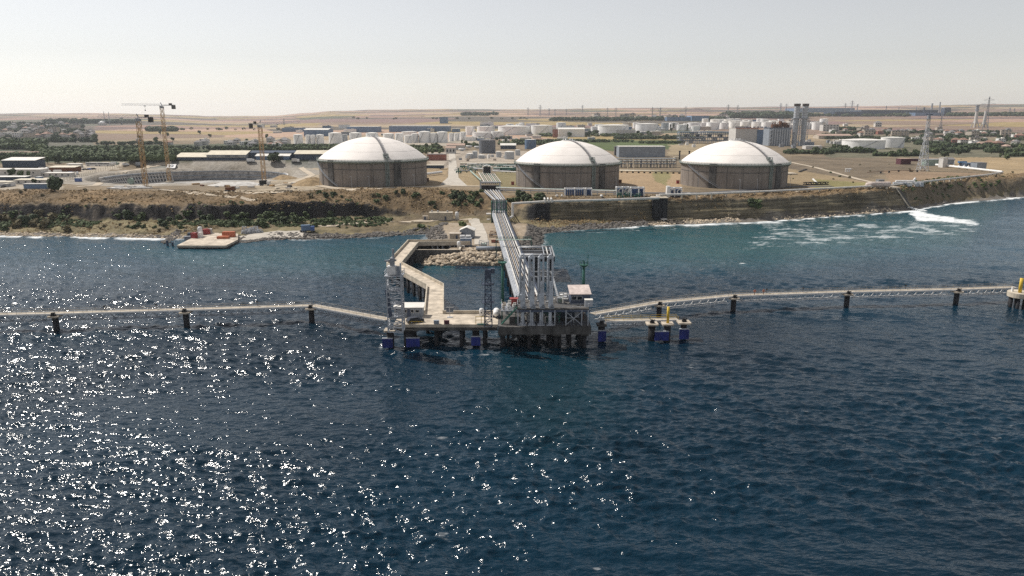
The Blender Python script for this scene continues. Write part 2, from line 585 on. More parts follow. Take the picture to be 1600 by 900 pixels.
band = (sstep(.55, 1.1, slope) * (GY < 700) * (GZ > 1.0) * (poly_sd(GX, GY, SPIT) > 9) * (np.hypot(GX - PIT[0], GY - PIT[1]) > 95))[..., None]
col = col * (1 - band) + (cliff_l_shade * left + cliff_r * (1 - left)) * band
scarp = (sstep(0, 3, GY - yt) * (1 - sstep(-3, 2, GY - yp)))[..., None] * (1 - band)
col = col * (1 - scarp) + (C(.20, .138, .075) + n_a * C(.13, .085, .045) + n_b * C(.09, .065, .04)) * scarp
talus = ((GY > ys) & (GY < yb + 2) & (GX < 400))[..., None] & (band < .4)
notch_shade_ = (sstep(7, 9, GX) * (1 - sstep(20, 21.5, GX)))[..., None] * band  # near-black patch: shade of the recessed notch put into the cliff colour
col = col * (1 - notch_shade_) + C(.022, .022, .026) * notch_shade_
col = np.where(talus, C(.195, .16, .088) + n_b * C(.13, .10, .06) + n_a * C(.05, .06, .02), col)
rocky = ((GY > ys - 8) & (GY < ys + 5))[..., None]
col = np.where(rocky, C(.20, .18, .155) + n_b * C(.12, .11, .09), col)
sdsp = poly_sd(GX, GY, SPIT)[..., None]
col = np.where(sdsp < 0, C(.36, .29, .21) + n_b * .08, np.where((sdsp < 12) & (GZ[..., None] > -1) & (GY[..., None] < 372), C(.17, .15, .13) + n_b * .1, col))
ZONES = [
    ([(-200, 268), (60, 262), (200, 252), (190, 262), (100, 284), (96, 296), (-200, 297)], (.43, .37, .29), .10),
    ([(235, 251), (505, 249), (505, 268), (225, 270)], (.25, .245, .215), .16),
    ([(395, 266), (500, 262), (500, 292), (440, 302), (350, 303), (290, 302), (400, 296)], (.40, .33, .235), .22),
    ([(668, 256), (700, 256), (700, 290), (664, 292)], (.34, .25, .145), .12),
    ([(716, 256), (748, 268), (752, 290), (718, 290)], (.33, .25, .14), .12),
    ([(775, 268), (808, 270), (808, 292), (775, 295)], (.24, .20, .10), .15),
    ([(962, 266), (1066, 268), (1066, 302), (962, 302)], (.36, .255, .15), .10),
    ([(1020, 268), (1052, 270), (1040, 290), (1022, 282)], (.23, .20, .09), .15),
    ([(1226, 246), (1300, 242), (1440, 250), (1420, 268), (1330, 280), (1226, 262)], (.175, .135, .09), .26),
    ([(1226, 262), (1330, 280), (1380, 290), (1226, 296)], (.30, .225, .13), .14),
    ([(1380, 266), (1545, 272), (1440, 292), (1395, 290)], (.27, .19, .12), .16),
    ([(1480, 228), (1700, 232), (1700, 290), (1560, 290), (1566, 270), (1470, 262)], (.36, .265, .15), .14),
    ([(1270, 280), (1370, 286), (1330, 295), (1270, 294)], (.24, .21, .085), .14),
    ([(670, 236), (860, 236), (860, 262), (670, 262)], (.40, .34, .27), .16),
    ([(850, 214), (1060, 206), (1070, 232), (960, 236), (850, 230)], (.085, .115, .035), .3),
    ([(1045, 226), (1100, 224), (1110, 240), (1045, 243)], (.33, .26, .16), .2),
    ([(-100, 228), (480, 224), (480, 250), (-100, 256)], (.075, .085, .045), .3),
    ([(450, 219), (760, 217), (760, 228), (450, 227)], (.40, .35, .28), .2),
    ([(-300, 188), (150, 190), (145, 232), (-300, 232)], (.12, .115, .085), .3),
    ([(1290, 205), (1800, 205), (1800, 246), (1290, 246)], (.15, .14, .09), .35),
]
for poly, c, amp in ZONES:
    s_ = pxpoly(PX + n_b[..., 0] * 6, PY + n_b[..., 0] * 1.6, poly) & (GY > yp)
    col = np.where(s_[..., None], C(*c) * (1 + n_a * amp * 1.6 + n_b * amp), col)
dpit = np.hypot(GX - PIT[0], GY - PIT[1])[..., None]
col = np.where(dpit < 92, C(.33, .295, .245) + n_b * .12, col)
col = np.where(dpit < 66, C(.40, .385, .36) + n_b * .25, col)
# fields far inland: one colour per plot
fx_, fy_ = (GX + fbm(GX / 600, GY / 600, 3, 2) * 260) / 420, (GY + GX * .15 + fbm(GX / 500, GY / 700, 4, 2) * 300) / 330
best = np.full(GX.shape, 9e9); sec = np.full(GX.shape, 9e9); hid = np.zeros(GX.shape)
bx_, by_ = np.floor(fx_).astype(np.int64), np.floor(fy_).astype(np.int64)
for i in (-1, 0, 1):
    for j in (-1, 0, 1):
        cx_, cy_ = bx_ + i, by_ + j
        jx, jy = cx_ + _h(cx_, cy_, 11), cy_ + _h(cx_, cy_, 12)
        dd = (fx_ - jx) ** 2 + (fy_ - jy) ** 2
        m_ = dd < best
        sec = np.where(m_, best, np.minimum(sec, dd))
        best = np.where(m_, dd, best); hid = np.where(m_, _h(cx_, cy_, 13), hid)
PALF = np.array([(.33, .22, .15), (.26, .17, .12), (.21, .15, .10), (.38, .26, .17), (.15, .105, .085), (.31, .24, .14), (.085, .09, .05), (.20, .13, .105), (.29, .22, .09), (.10, .085, .06)])
fcol = PALF[np.clip((hid * 10).astype(int), 0, 9)] * C(1.20, 1.18, 1.28) * (1 + n_a * .25 + n_b * .12)  # paler grey-pink lift puts distance haze into the plot colours
wf = sstep(1400, 1600, GY)[..., None]
edge_ = (1 - sstep(.015, .05, np.sqrt(sec) - np.sqrt(best)))[..., None] * (_h(bx_, by_, 91) > .35)[..., None]
fcol = fcol * (1 - edge_ * .62)
zone_v = (pxpoly(PX, PY, ZONES[-2][0]) | pxpoly(PX, PY, ZONES[-1][0]))[..., None]
fcol = np.where(zone_v, fcol * .45 + col * .55, fcol)
col = col * (1 - wf) + fcol * wf
col = np.clip(col, .012, .7)
m_ground = mat('ground', (1.15, 1.15, 1.15), .95, var=.42, scale=.45, bump=.45, bscale=.9, vcol='ground_colour')
# bedding planes of the cliff: thin pale and dark layers, only on the steep faces
gn = m_ground.node_tree
g_b = gn.nodes['Principled BSDF']
g_src = g_b.inputs['Base Color'].links[0].from_socket
g_geo = gn.nodes.new('ShaderNodeNewGeometry')
def g_noise(st, sc_, det):
    mp_ = gn.nodes.new('ShaderNodeMapping'); mp_.inputs['Scale'].default_value = st
    gn.links.new(g_geo.outputs['Position'], mp_.inputs['Vector'])
    n_ = gn.nodes.new('ShaderNodeTexNoise'); n_.inputs['Scale'].default_value = sc_; n_.inputs['Detail'].default_value = det
    gn.links.new(mp_.outputs[0], n_.inputs['Vector']); return n_.outputs['Fac']
g_r = gn.nodes.new('ShaderNodeValToRGB')
g_r.color_ramp.elements[0].position = .36; g_r.color_ramp.elements[0].color = (.42, .42, .42, 1)
g_r.color_ramp.elements[1].position = .62; g_r.color_ramp.elements[1].color = (1.15, 1.12, 1.05, 1)
e_ = g_r.color_ramp.elements.new(.68); e_.color = (3.0, 2.8, 2.4, 1)
gn.links.new(g_noise((.035, .035, .9), 1.0, 5), g_r.inputs['Fac'])
g_at = gn.nodes.new('ShaderNodeAttribute'); g_at.attribute_name = 'cliff_face'
g_mx = gn.nodes.new('ShaderNodeMix'); g_mx.data_type = 'RGBA'; g_mx.blend_type = 'MULTIPLY'
gn.links.new(g_at.outputs['Fac'], g_mx.inputs[0]); gn.links.new(g_src, g_mx.inputs[6]); gn.links.new(g_r.outputs[0], g_mx.inputs[7])
gn.links.new(g_mx.outputs[2], g_b.inputs['Base Color'])
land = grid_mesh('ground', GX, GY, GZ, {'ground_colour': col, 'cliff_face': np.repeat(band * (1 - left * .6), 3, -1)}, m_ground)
tag(land, 'dry coastal land with cliffs, plateau and fields rising to the hills', None, None, 'structure')

# ------------------------------------------------------------------ sea
def near_poly(poly, soft):
    def f(px, py):
        return 1 - sstep(-soft, soft, poly_sd(px, py, poly))
    return f

wr = [24.0]
while wr[-1] < 1500:
    y_ = wr[-1]
    wr.append(y_ + max(.28, .000019 * y_ * y_ if y_ < 700 else y_ * .02))
WY = np.array(wr)[:, None]
WA = np.concatenate([np.linspace(-1.7, -.8, 90, endpoint=False), np.linspace(-.8, .8, 760), np.linspace(.8, 1.7, 91)[1:]])[None, :]
WX, WYY = WA * WY, WY + WA * 0
rng = np.random.RandomState(4)
spc = np.maximum(.0023 * WYY, np.gradient(np.array(wr))[:, None])
WZ = np.zeros(WX.shape); gust = np.clip(.95 + 1.5 * fbm(WX / 70 + WYY / 160, WYY / 28, 21, 4), .35, 1.6)
for k in range(64):
    lam = .8 * (6.0 / .8) ** rng.rand()
    ang = math.radians(-90 - 14 + rng.randn() * 34)
    kk = 2 * math.pi / lam
    ph = kk * (math.cos(ang) * (WX + 1.6 * fbm(WX / 20, WYY / 20, 33, 2)) + math.sin(ang) * WYY) + rng.rand() * 6.28
    amp = .0118 * lam ** .85
    WZ += amp * (1 - np.abs(np.sin(ph / 2)) * 2 + .27) * np.clip(lam / (spc * 3.0) - .5, 0, 1) * (gust if lam < 6 else 1)
for k in range(12):
    lam = 9 * (26 / 9) ** rng.rand()
    ang = math.radians(-90 - 22 + rng.randn() * 24)
    kk = 2 * math.pi / lam
    WZ += .0036 * lam * np.sin(kk * (math.cos(ang) * (WX + 6 * fbm(WX / 60, WYY / 60, 35, 2)) + math.sin(ang) * WYY) + rng.rand() * 6.28) * (.6 + .8 * vnoise(WX / 90, WYY / 60, 60 + k))
lh = ground(WX, WYY)
near_shore = 1 - sstep(-4, -.8, lh)
WZ = WZ * (.35 + .65 * near_shore)
tw = WYY * CT + EYE * ST
WPX = 800 + WX / tw * F
WPY = 450 - (WYY * ST - EYE * CT) / tw * F
nf = fbm(WX / 5, WYY / 9, 51, 4); nf2 = fbm(WX / 7 + WYY / 30, WYY / 2.6, 53, 5)
foam = sstep(-3.4, -.2, lh + nf2 * 1.6) * sstep(-.35, .35, nf + .2) * (.25 + .75 * np.clip(sstep(30, 90, WX) + (1 - sstep(-190, -150, WX)) + .25, 0, 1))
plume = near_poly([(1416, 324), (1430, 325), (1446, 333), (1490, 339), (1526, 346), (1535, 354), (1522, 353), (1480, 346), (1428, 344)], 2.2)(WPX + nf * 14, WPY + nf2 * 3)
foam = np.maximum(foam, plume * (.66 + .5 * nf + .3 * (WPX < 1490) * (WPY < 345)))
streak = near_poly([(1190, 350), (1425, 341), (1500, 349), (1533, 355), (1522, 365), (1440, 374), (1330, 382), (1160, 390)], 8)(WPX + nf * 10, WPY)
foam = np.maximum(foam, streak * (.14 + sstep(-.25, .5, nf2 + nf * .5) * .42))
str2 = near_poly([(820, 362), (1010, 352), (1300, 340), (1400, 338), (1300, 350), (1000, 362), (840, 372)], 6)(WPX, WPY)
foam = np.maximum(foam, str2 * sstep(.05, .5, nf2 + nf * .4) * .5)
for sx, sy, sw, sh in ((600, 541, 11, 5), (1070, 408, 16, 1.6), (1160, 412, 10, 1.2)):
    q_ = np.exp(-(((WPX - sx) / sw) ** 2 + ((WPY - sy) / sh) ** 2))
    foam = np.maximum(foam, q_ * sstep(.0, .5, nf + q_ * .45 - .1) * (.95 if sx == 600 else .6))
caps = sstep(.52, .66, fbm(WX / 6, WYY / 4, 57, 3) + .12 * fbm(WX / 80, WYY / 80, 58, 2)) * .5
foam = np.maximum(foam, caps * .6)
teal = near_poly([(815, 362), (1010, 352), (1400, 335), (1560, 320), (1500, 380), (1200, 410), (950, 412), (850, 395)], 26)(WPX, WPY)
teal2 = near_poly([(200, 388), (560, 376), (780, 376), (700, 430), (300, 420)], 18)(WPX, WPY) * .55
deep = C(.0018, .0175, .033)
wcol = deep * (1 + .45 * fbm(WX / 60, WYY / 60, 41, 3))[..., None]
wmid = sstep(230, 330, WYY)[..., None]
wcol = wcol * (1 - wmid) + C(.0035, .045, .077) * wmid
grn = near_poly([(770, 540), (960, 540), (960, 640), (850, 700), (770, 640)], 70)(WPX, WPY)[..., None] * .5
wcol = wcol * (1 - grn) + C(.008, .032, .040) * grn
tt = .75 * np.clip(np.maximum(teal, teal2) * (1 + nf * .4), 0, 1)[..., None]
wcol = wcol * (1 - tt) + C(.014, .080, .085) * tt
m_sea = bpy.data.materials.new('sea_water')
m_sea.use_nodes = True
nt = m_sea.node_tree
b = nt.nodes['Principled BSDF']
at = nt.nodes.new('ShaderNodeAttribute'); at.attribute_name = 'sea_colour'
af = nt.nodes.new('ShaderNodeAttribute'); af.attribute_name = 'foam_cover'
geo = nt.nodes.new('ShaderNodeNewGeometry')
fn = nt.nodes.new('ShaderNodeTexNoise'); fn.inputs['Scale'].default_value = 1.3; fn.inputs['Detail'].default_value = 6
fmp = nt.nodes.new('ShaderNodeMapping'); fmp.inputs['Scale'].default_value = (.38, 1.0, 1); fmp.inputs['Rotation'].default_value = (0, 0, .25)
nt.links.new(geo.outputs['Position'], fmp.inputs['Vector']); nt.links.new(fmp.outputs[0], fn.inputs['Vector'])
fr = nt.nodes.new('ShaderNodeMath'); fr.operation = 'ADD'
nt.links.new(af.outputs['Fac'], fr.inputs[0]); nt.links.new(fn.outputs['Fac'], fr.inputs[1])
fm = nt.nodes.new('ShaderNodeMapRange'); fm.inputs['From Min'].default_value = .78; fm.inputs['From Max'].default_value = 1.38
nt.links.new(fr.outputs[0], fm.inputs['Value'])
mx = nt.nodes.new('ShaderNodeMix'); mx.data_type = 'RGBA'
mx.inputs[7].default_value = (.74, .76, .76, 1)
nt.links.new(fm.outputs[0], mx.inputs[0]); nt.links.new(at.outputs['Color'], mx.inputs[6])
nt.links.new(mx.outputs[2], b.inputs['Base Color'])
rr = nt.nodes.new('ShaderNodeMapRange'); rr.inputs['To Min'].default_value = .12; rr.inputs['To Max'].default_value = .9
nt.links.new(fm.outputs[0], rr.inputs['Value']); nt.links.new(rr.outputs[0], b.inputs['Roughness'])
b.inputs['IOR'].default_value = 1.33
b.inputs['Specular IOR Level'].default_value = .38
# ripples too short for the mesh: two crossed sets, crests stretched across the wind
prev = None
for sc_, dist_, rot, stx in ((.60, .38, .22, .5), (1.8, .20, -.25, .45), (4.8, .045, .15, .55)):
    mp = nt.nodes.new('ShaderNodeMapping')
    mp.inputs['Rotation'].default_value = (0, 0, rot)
    mp.inputs['Scale'].default_value = (stx, 1, 1)
    nt.links.new(geo.outputs['Position'], mp.inputs['Vector'])
    nz = nt.nodes.new('ShaderNodeTexNoise'); nz.inputs['Scale'].default_value = sc_; nz.inputs['Detail'].default_value = 1.2
    nt.links.new(mp.outputs[0], nz.inputs['Vector'])
    bp = nt.nodes.new('ShaderNodeBump'); bp.inputs['Strength'].default_value = 1.0; bp.inputs['Distance'].default_value = dist_
    nt.links.new(nz.outputs['Fac'], bp.inputs['Height'])
    if prev: nt.links.new(prev.outputs[0], bp.inputs['Normal'])
    prev = bp
nt.links.new(prev.outputs[0], b.inputs['Normal'])
sea = grid_mesh('water', WX, WYY, WZ, {'sea_colour': np.clip(wcol, .002, 1), 'foam_cover': np.repeat(foam[..., None], 3, -1)}, m_sea)
tag(sea, 'dark blue wind-ruffled sea with sparkling crests and foam along the shore', None, None, 'structure')

# ------------------------------------------------------------------ hazy air over the whole place
hb = MB().box((0, 4750, 117), (23000, 10400, 244))
m_haze = bpy.data.materials.new('haze_air')
m_haze.use_nodes = True
hn = m_haze.node_tree.nodes; hn.clear()
ho = hn.new('ShaderNodeOutputMaterial'); hv = hn.new('ShaderNodeVolumePrincipled')
hv.inputs['Color'].default_value = (.86, .92, 1.0, 1)
hv.inputs['Density'].default_value = HAZE_DENSITY
hv.inputs['Anisotropy'].default_value = .3
m_haze.node_tree.links.new(hv.outputs[0], ho.inputs['Volume'])
if HAZE_DENSITY > 0:
    haze = hb.build('haze', m_haze)
    tag(haze, 'thin pale haze in the air over sea and land', None, None, 'stuff')

# ------------------------------------------------------------------ draped roads
def road(name, pxs, width, m, label, lift=.06, step=4.0, pts=None):
    pts = pts or [G(*p) for p in pxs]
    line = []
    for p, q in zip(pts, pts[1:]):
        n = max(1, int((q - p).length / step))
        line += [p + (q - p) * (i / n) for i in range(n)]
    line.append(pts[-1])
    mb = MB(); vs_ = []; n = len(line)
    nw = 4
    for i, p in enumerate(line):
        d = line[min(i + 1, n - 1)] - line[max(i - 1, 0)]
        d.z = 0; d.normalize()
        s = Vector((-d.y, d.x, 0))
        w = width(i / max(1, n - 1)) if callable(width) else width
        for k in range(nw + 1):
            c = p + s * (w * (k / nw - .5))
            vs_.append((c.x, c.y, gz(c.x, c.y) + lift + .12))
    fs_ = [(i * (nw + 1) + k + 1, i * (nw + 1) + k, (i + 1) * (nw + 1) + k, (i + 1) * (nw + 1) + k + 1) for i in range(n - 1) for k in range(nw)]
    mb.add(vs_, fs_)
    return tag(mb.build(name, m, smooth=True), label, None, None, 'structure')

road('plant_road', [(709, 290), (708, 270), (707, 252), (706, 240)], lambda t: 7.5 + 10 * max(0, .14 - t) / .14, M['road'], 'pale concrete road running inland between the storage tanks')
road('cliff_top_road', [(300, 301), (420, 300), (500, 296), (580, 295), (660, 292), (709, 290.5), (750, 291)], 4.5, M['dirt'], 'pale track along the top of the slope', .05)
road('seaward_plant_road', [(770, 296), (850, 298.5), (960, 301), (1100, 302), (1160, 298), (1235, 292), (1300, 291)], 6.5, M['asphalt'], 'dark asphalt road in front of the domed tanks', .05)
road('site_track', [(120, 292), (150, 290), (180, 278), (202, 267), (232, 260), (268, 254)], 5.0, M['dirt'], 'pale dirt track beside the construction pit', .05)
road('slope_track', [(250, 296), (300, 301), (350, 306), (400, 312)], 4.0, M['dirt'], 'pale track slanting down to the cliff edge', .05)
road('pit_track', [(470, 262), (488, 274), (462, 284), (420, 292)], 5.0, M['dirt'], 'curving haul track by the spoil heaps', .06)
road('tank_apron', [(485, 288), (520, 294), (560, 296)], 6.0, M['dirt'], 'pale apron at the foot of the domed tank', .08)
road('field_track', [(1228, 252), (1275, 262), (1330, 277), (1368, 287)], 4.0, M['dirt'], 'pale gravel track across the dry field', .06)
road('cliff_edge_track', [(1090, 307), (1160, 300), (1240, 298.5), (1330, 293), (1380, 288)], 3.0, M['dirt'], 'sandy footpath along the cliff edge', .05)
road('shore_road', [(735, 334), (742, 350), (750, 366), (752, 376)], lambda t: 6.0, M['road'], 'concrete access road on the rocky causeway', .10, 2.5, [Vector((-21, 400, 0)), Vector((-17.5, 365, 0)), Vector((-14.5, 335, 0)), Vector((-13.0, 308, 0))])
road('bench_track', [(0, 0)], 4.0, M['dirt'], 'dirt track along the foot of the slope', .08, 3, [Vector((-22, 400, 0)), Vector((-40, 396, 0)), Vector((-62, 391, 0)), Vector((-80, 386, 0)), Vector((-100, 376, 0))])
road('tank_farm_road', [(440, 227), (560, 226), (700, 224.5), (760, 222)], 7, M['dirt'], 'pale service road in front of the white tanks', .1, 12)
# ================================================================== the jetty
V = Vector
def rail(mb, pts, h=1.1, r=.06, gap=2.2, mids=2):
    for p, q in zip(pts, pts[1:]):
        p, q = V(p), V(q)
        n = max(1, int((q - p).length / gap))
        for i in range(n + 1):
            c = p + (q - p) * (i / n)
            mb.bar(c, c + V((0, 0, h)), r)
        for k in range(mids):
            z = V((0, 0, h * (k + 1) / mids))
            mb.bar(p + z, q + z, r)
    return mb

# --- loading platform
DZ, UZ = 6.0, 10.4
pl = thing('loading_platform', 'two-storey concrete and steel loading platform carrying the four tall loading arms', 'platform', (8, 184, DZ))
MB().box((8.2, 185.5, DZ - .35), (23.4, 18, .7)).build('deck', M['dark_concrete'], pl)
e = MB()
e.box((8.2, 176.9, DZ - 1.1), (23.4, 1.0, 1.7))
for x in (-2.5, 4, 10.5, 18.5):
    e.box((x, 185.5, DZ - 1.2), (1.0, 16.5, 1.0))
e.box((8.2, 194.3, DZ - 1.1), (23.4, 1.0, 1.6))
e.build('edge_beam', M['dark_concrete'], pl)
for x in (-2.4, 4.4, 11.2, 18.4):
    for y in (178.0, 185.5, 193):
        MB().box((x, y, DZ - 2.1), (1.9, 1.9, .9)).build('pile_cap', M['dark_concrete'], pl)
        MB().tube((x, y, -3), (x, y, DZ - 2.5), .55, 12).build('pile', M['pile'], pl, True)
for k in range(8):  # black crossheads and thin piles added to darken the space under the deck
    x = -1.0 + k * 2.65
    MB().box((x, 185.5, DZ - 1.7), (.7, 15.5, 1.3)).build('added_crosshead', M['pile'], pl)
    for y in (179.6, 184, 189):
        MB().tube((x, y, -3), (x, y, DZ - 2.2), .34, 10).build('pile', M['pile'], pl, True)
rnd = random.Random(41)
for k in range(26):
    x, y = 2.2 + rnd.uniform(0, 16.5), rnd.uniform(179.3, 183.5)
    h = rnd.uniform(1.2, 3.8)
    w_ = rnd.uniform(.8, 2.4) * rnd.choice((-1, 1))
    MB().pipe([(x, y, DZ), (x, y, DZ + h), (min(18.6, max(2, x + w_)), y, DZ + h), (min(18.6, max(2, x + w_)), y + 2, DZ + h)], rnd.choice((.1, .14, .2)), 8).build('process_pipe', M[rnd.choice(('steel', 'pale_steel', 'white_pipe', 'green', 'rust'))], pl)
for k in range(12):
    x, y = 2.4 + k * 1.38 + rnd.uniform(-.3, .3), rnd.uniform(181, 188)
    h = rnd.uniform(.6, 1.5)
    MB().pipe([(x - .5, y, UZ + .3), (x - .5, y, UZ + h), (x + .6, y, UZ + h), (x + .6, y + 1.6, UZ + h * .7)], rnd.choice((.12, .18, .24)), 8).ball((x, y, UZ + h), .3, 8).build('manifold_pipe', M[rnd.choice(('white_pipe', 'pale_steel', 'steel'))], pl)
MB().box((10.4, 184.6, UZ - .2), (18.0, 13.0, .4)).build('upper_deck', M['dark_concrete'], pl)
ub = MB()
for y in (178.0, 184.5, 191.2):
    ub.box((10.4, y, UZ - .65), (18.4, .35, .5))
for x in (1.6, 5, 8.4, 11.8, 15.2, 19.2):
    ub.box((x, 184.6, UZ - .66), (.3, 13.2, .45))
ub.build('floor_beam', M['blue_steel'], pl)
for x in (1.5, 4.6, 7.7, 10.8, 13.6, 17.6, 19.2):
    for y in (177.9, 191):
        MB().bar((x, y, DZ), (x, y, UZ - .4), .26).build('column', M['pale_steel'] if y < 180 else M['blue_steel'], pl)
MB().bar((13.6, 177.8, DZ + .2), (17.6, 177.8, UZ - .8), .14).bar((17.6, 177.75, DZ + .2), (13.6, 177.75, UZ - .8), .14).build('cross_brace', M['pale_steel'], pl)
rail(MB(), [(1.4, 191, UZ), (1.4, 178.1, UZ), (19.4, 178.1, UZ), (19.4, 191, UZ), (1.4, 191, UZ)], 1.1, .07).build('handrail', M['pale_steel'], pl)
rail(MB(), [(1.2, 177.2, DZ), (19.6, 177.2, DZ), (19.6, 194, DZ)], 1.1, .06).build('handrail', M['blue_steel'], pl)
st = MB()
for k in range(14):
    st.box((-2.6 + k * .28, 179.2, DZ + .15 + k * .31), (.3, 1.2, .06))
st.bar((-2.7, 178.6, DZ), (1.3, 178.6, UZ), .12, .25).bar((-2.7, 179.8, DZ), (1.3, 179.8, UZ), .12, .25)
rail(st, [(-2.7, 178.6, DZ), (1.3, 178.6, UZ)], 1.0, .05)
st.build('stair', M['green'], pl)
# dim store behind the columns
MB().box((14.5, 187.5, DZ + 1.5), (8.0, 5.0, 3.0)).build('store_room', M['dark_blue'], pl)
MB().box((17.0, 184.95, DZ + 1.1), (1.1, .1, 2.0)).build('door', M['pale_steel'], pl)
for x, y, h in ((3.2, 189, 1.4), (6.4, 189, 1.7), (9.6, 189, 1.2), (12.4, 186, 1.5), (-1.4, 189, 1.6)):
    g = MB().tube((x, y, DZ), (x, y, DZ + h), .45, 10).tube((x, y, DZ + h * .6), (x + 1.6, y, DZ + h * .6), .2, 8)
    g.build('drain_vessel', M['steel'], pl)

# --- four loading arms
def loading_arm(label):
    t = thing('marine_loader', label, 'loading arm', (0, 0, 0), 0, 'loading arms in a row on the platform')
    m = MB().tube((0, 0, 0), (0, 0, 11.2), .48, 14, .42)
    for a in range(4):
        c, s = math.cos(a * math.pi / 2 + .78), math.sin(a * math.pi / 2 + .78)
        m.add([(c * .4, s * .4, 1.6), (c * 1.1, s * 1.1, 0), (c * .4 - s * .14, s * .4 + c * .14, 1.6), (c * 1.1 - s * .14, s * 1.1 + c * .14, 0)], [(0, 1, 3, 2), (2, 3, 1, 0)])
    m.box((0, 0, .08), (1.9, 1.9, .16))
    autosmooth(m.build('riser', M['arm'], t, local=True))
    sup = MB().box((0, -.1, 6.3), (1.05, 1.0, 3.2)).box((0, -.1, 7.9), (1.35, 1.2, .25)).box((-.75, .2, 7.4), (.5, .7, 1.8))
    sup.build('pedestal', M['arm'], t, local=True)
    m = MB().tube((-.62, .1, 8.0), (-.62, .1, 17.3), .31, 12, .27)
    m.bar((-.62, .55, 9.0), (-.62, .45, 17.0), .16).bar((-.98, .1, 9), (-.92, .1, 17), .1)
    for k in range(9):
        m.bar((-.62, .1, 9 + k * .95), (-.62, .55, 9.5 + k * .95), .09)
        m.tube((-.62, .1, 9 + k * .95), (-.62, .1, 9.14 + k * .95), .33, 10)
    autosmooth(m.build('inboard_arm', M['arm'], t, local=True))
    m = MB().tube((.42, -.35, 5.4), (.42, -.25, 17.2), .26, 12, .26)
    m.bar((.42, -.75, 6.4), (.42, -.6, 16.8), .12)
    for k in range(10):
        m.bar((.42, -.35, 6.4 + k), (.42, -.75, 6.9 + k), .08)
        m.tube((.42, -.3, 6.6 + k), (.42, -.3, 6.72 + k), .29, 10)
    autosmooth(m.build('outboard_arm', M['arm'], t, local=True))
    m = MB().tube((-.85, 0, 17.2), (.65, 0, 17.2), .30, 14).ball((-.62, .1, 17.35), .36, 10).pipe([(-.62, .1, 17.3), (-.3, 0, 18.0), (.1, -.1, 18.1), (.42, -.25, 17.2)], .2, 8)
    autosmooth(m.build('apex_swivel', M['arm'], t, local=True))
    m = MB().box((-.1, 1.5, 10.6), (1.05, 1.0, 3.0)).bar((-.5, 0, 9.5), (-.4, 1.4, 10.2), .3)
    m.build('counterweight', M['black'], t, local=True)
    m = MB().tube((.42, -.35, 4.3), (.42, -.35, 5.5), .42, 12, .34).box((.42, -.35, 4.6), (1.1, 1.1, .5)).tube((.42, -.9, 4.9), (.42, -.35, 4.9), .35, 10)
    autosmooth(m.build('coupler', M['steel'], t, local=True))
    m = MB().tube((-.2, .4, 9.2), (-.1, 1.0, 12.5), .12, 8).tube((-.62, -.28, 8.2), (-.62, -.28, 16.9), .07, 6)
    m.build('hydraulic_ram', M['steel'], t, local=True)
    return t
arm = loading_arm('tall grey loading arm beside the sloping pipe trestle, first of four')
for k, (px, lab) in enumerate(((816.5, None), (830.7, 'tall grey loading arm, second of four counted from the pipe trestle'), (845.5, 'tall grey loading arm, third of four counted from the pipe trestle'), (859.6, 'tall grey loading arm on the side of the control cabin, last of four'))):
    p = D(px, 500, 178.6)
    o = arm if k == 0 else dup(arm, label=lab)
    o.location = (p.x, 178.6, DZ)

# --- equipment standing on the upper deck
def cabin(name, label, cat, c, s, rz, wall, roof, over=.3, wins=(), door=None, slope=0.0, group=None):
    """flat or mono-pitch hut; c is the centre of its base"""
    t = thing(name, label, cat, c, rz, group)
    w, d, h = s
    MB().box((0, 0, h / 2), (w, d, h)).build('wall', wall, t, local=True)
    r = MB()
    r.add([(-w / 2 - over, -d / 2 - over, h), (w / 2 + over, -d / 2 - over, h), (w / 2 + over, d / 2 + over, h + slope), (-w / 2 - over, d / 2 + over, h + slope),
           (-w / 2 - over, -d / 2 - over, h + .16), (w / 2 + over, -d / 2 - over, h + .16), (w / 2 + over, d / 2 + over, h + slope + .16), (-w / 2 - over, d / 2 + over, h + slope + .16)],
          [(3, 2, 1, 0), (4, 5, 6, 7), (0, 1, 5, 4), (1, 2, 6, 5), (2, 3, 7, 6), (3, 0, 4, 7)])
    if slope:
        r.add([(-w / 2, d / 2 - .02, h), (w / 2, d / 2 - .02, h), (w / 2, d / 2 - .02, h + slope), (-w / 2, d / 2 - .02, h + slope)], [(0, 1, 2, 3)])
    r.build('roof', roof, t, local=True)
    for x, z, ww, hh in wins:
        f = MB().box((x, -d / 2 - .02, z), (ww + .16, .06, hh + .16)).build('window', M['white'], t, local=True)
        MB().box((x, -d / 2 - .065, z), (ww, .05, hh)).build('pane', M['glass'], f, local=True)
    if door is not None:
        MB().box((door, -d / 2 - .03, 1.05), (.95, .06, 2.1)).build('door', M['blue_steel'], t, local=True)
    return t
p = D(905, 480, 184)
cabin('control_cabin', 'dark control cabin with a big pale weathered roof on the platform end', 'cabin', (p.x, 184.5, UZ), (5.0, 4.6, 2.6), .04, M['blue_steel'], M['roof_pale'], .3, [(-1.6, 1.7, 1.2, .9), (-.2, 1.7, 1.2, .9)], 1.7, 1.3)
p = D(920, 483, 182)
cabin('equipment_box', 'pale steel equipment box beside the control cabin', 'box', (p.x - .3, 180.2, UZ), (1.9, 1.4, 1.7), 0, M['pale_steel'], M['white_roof'], .1)
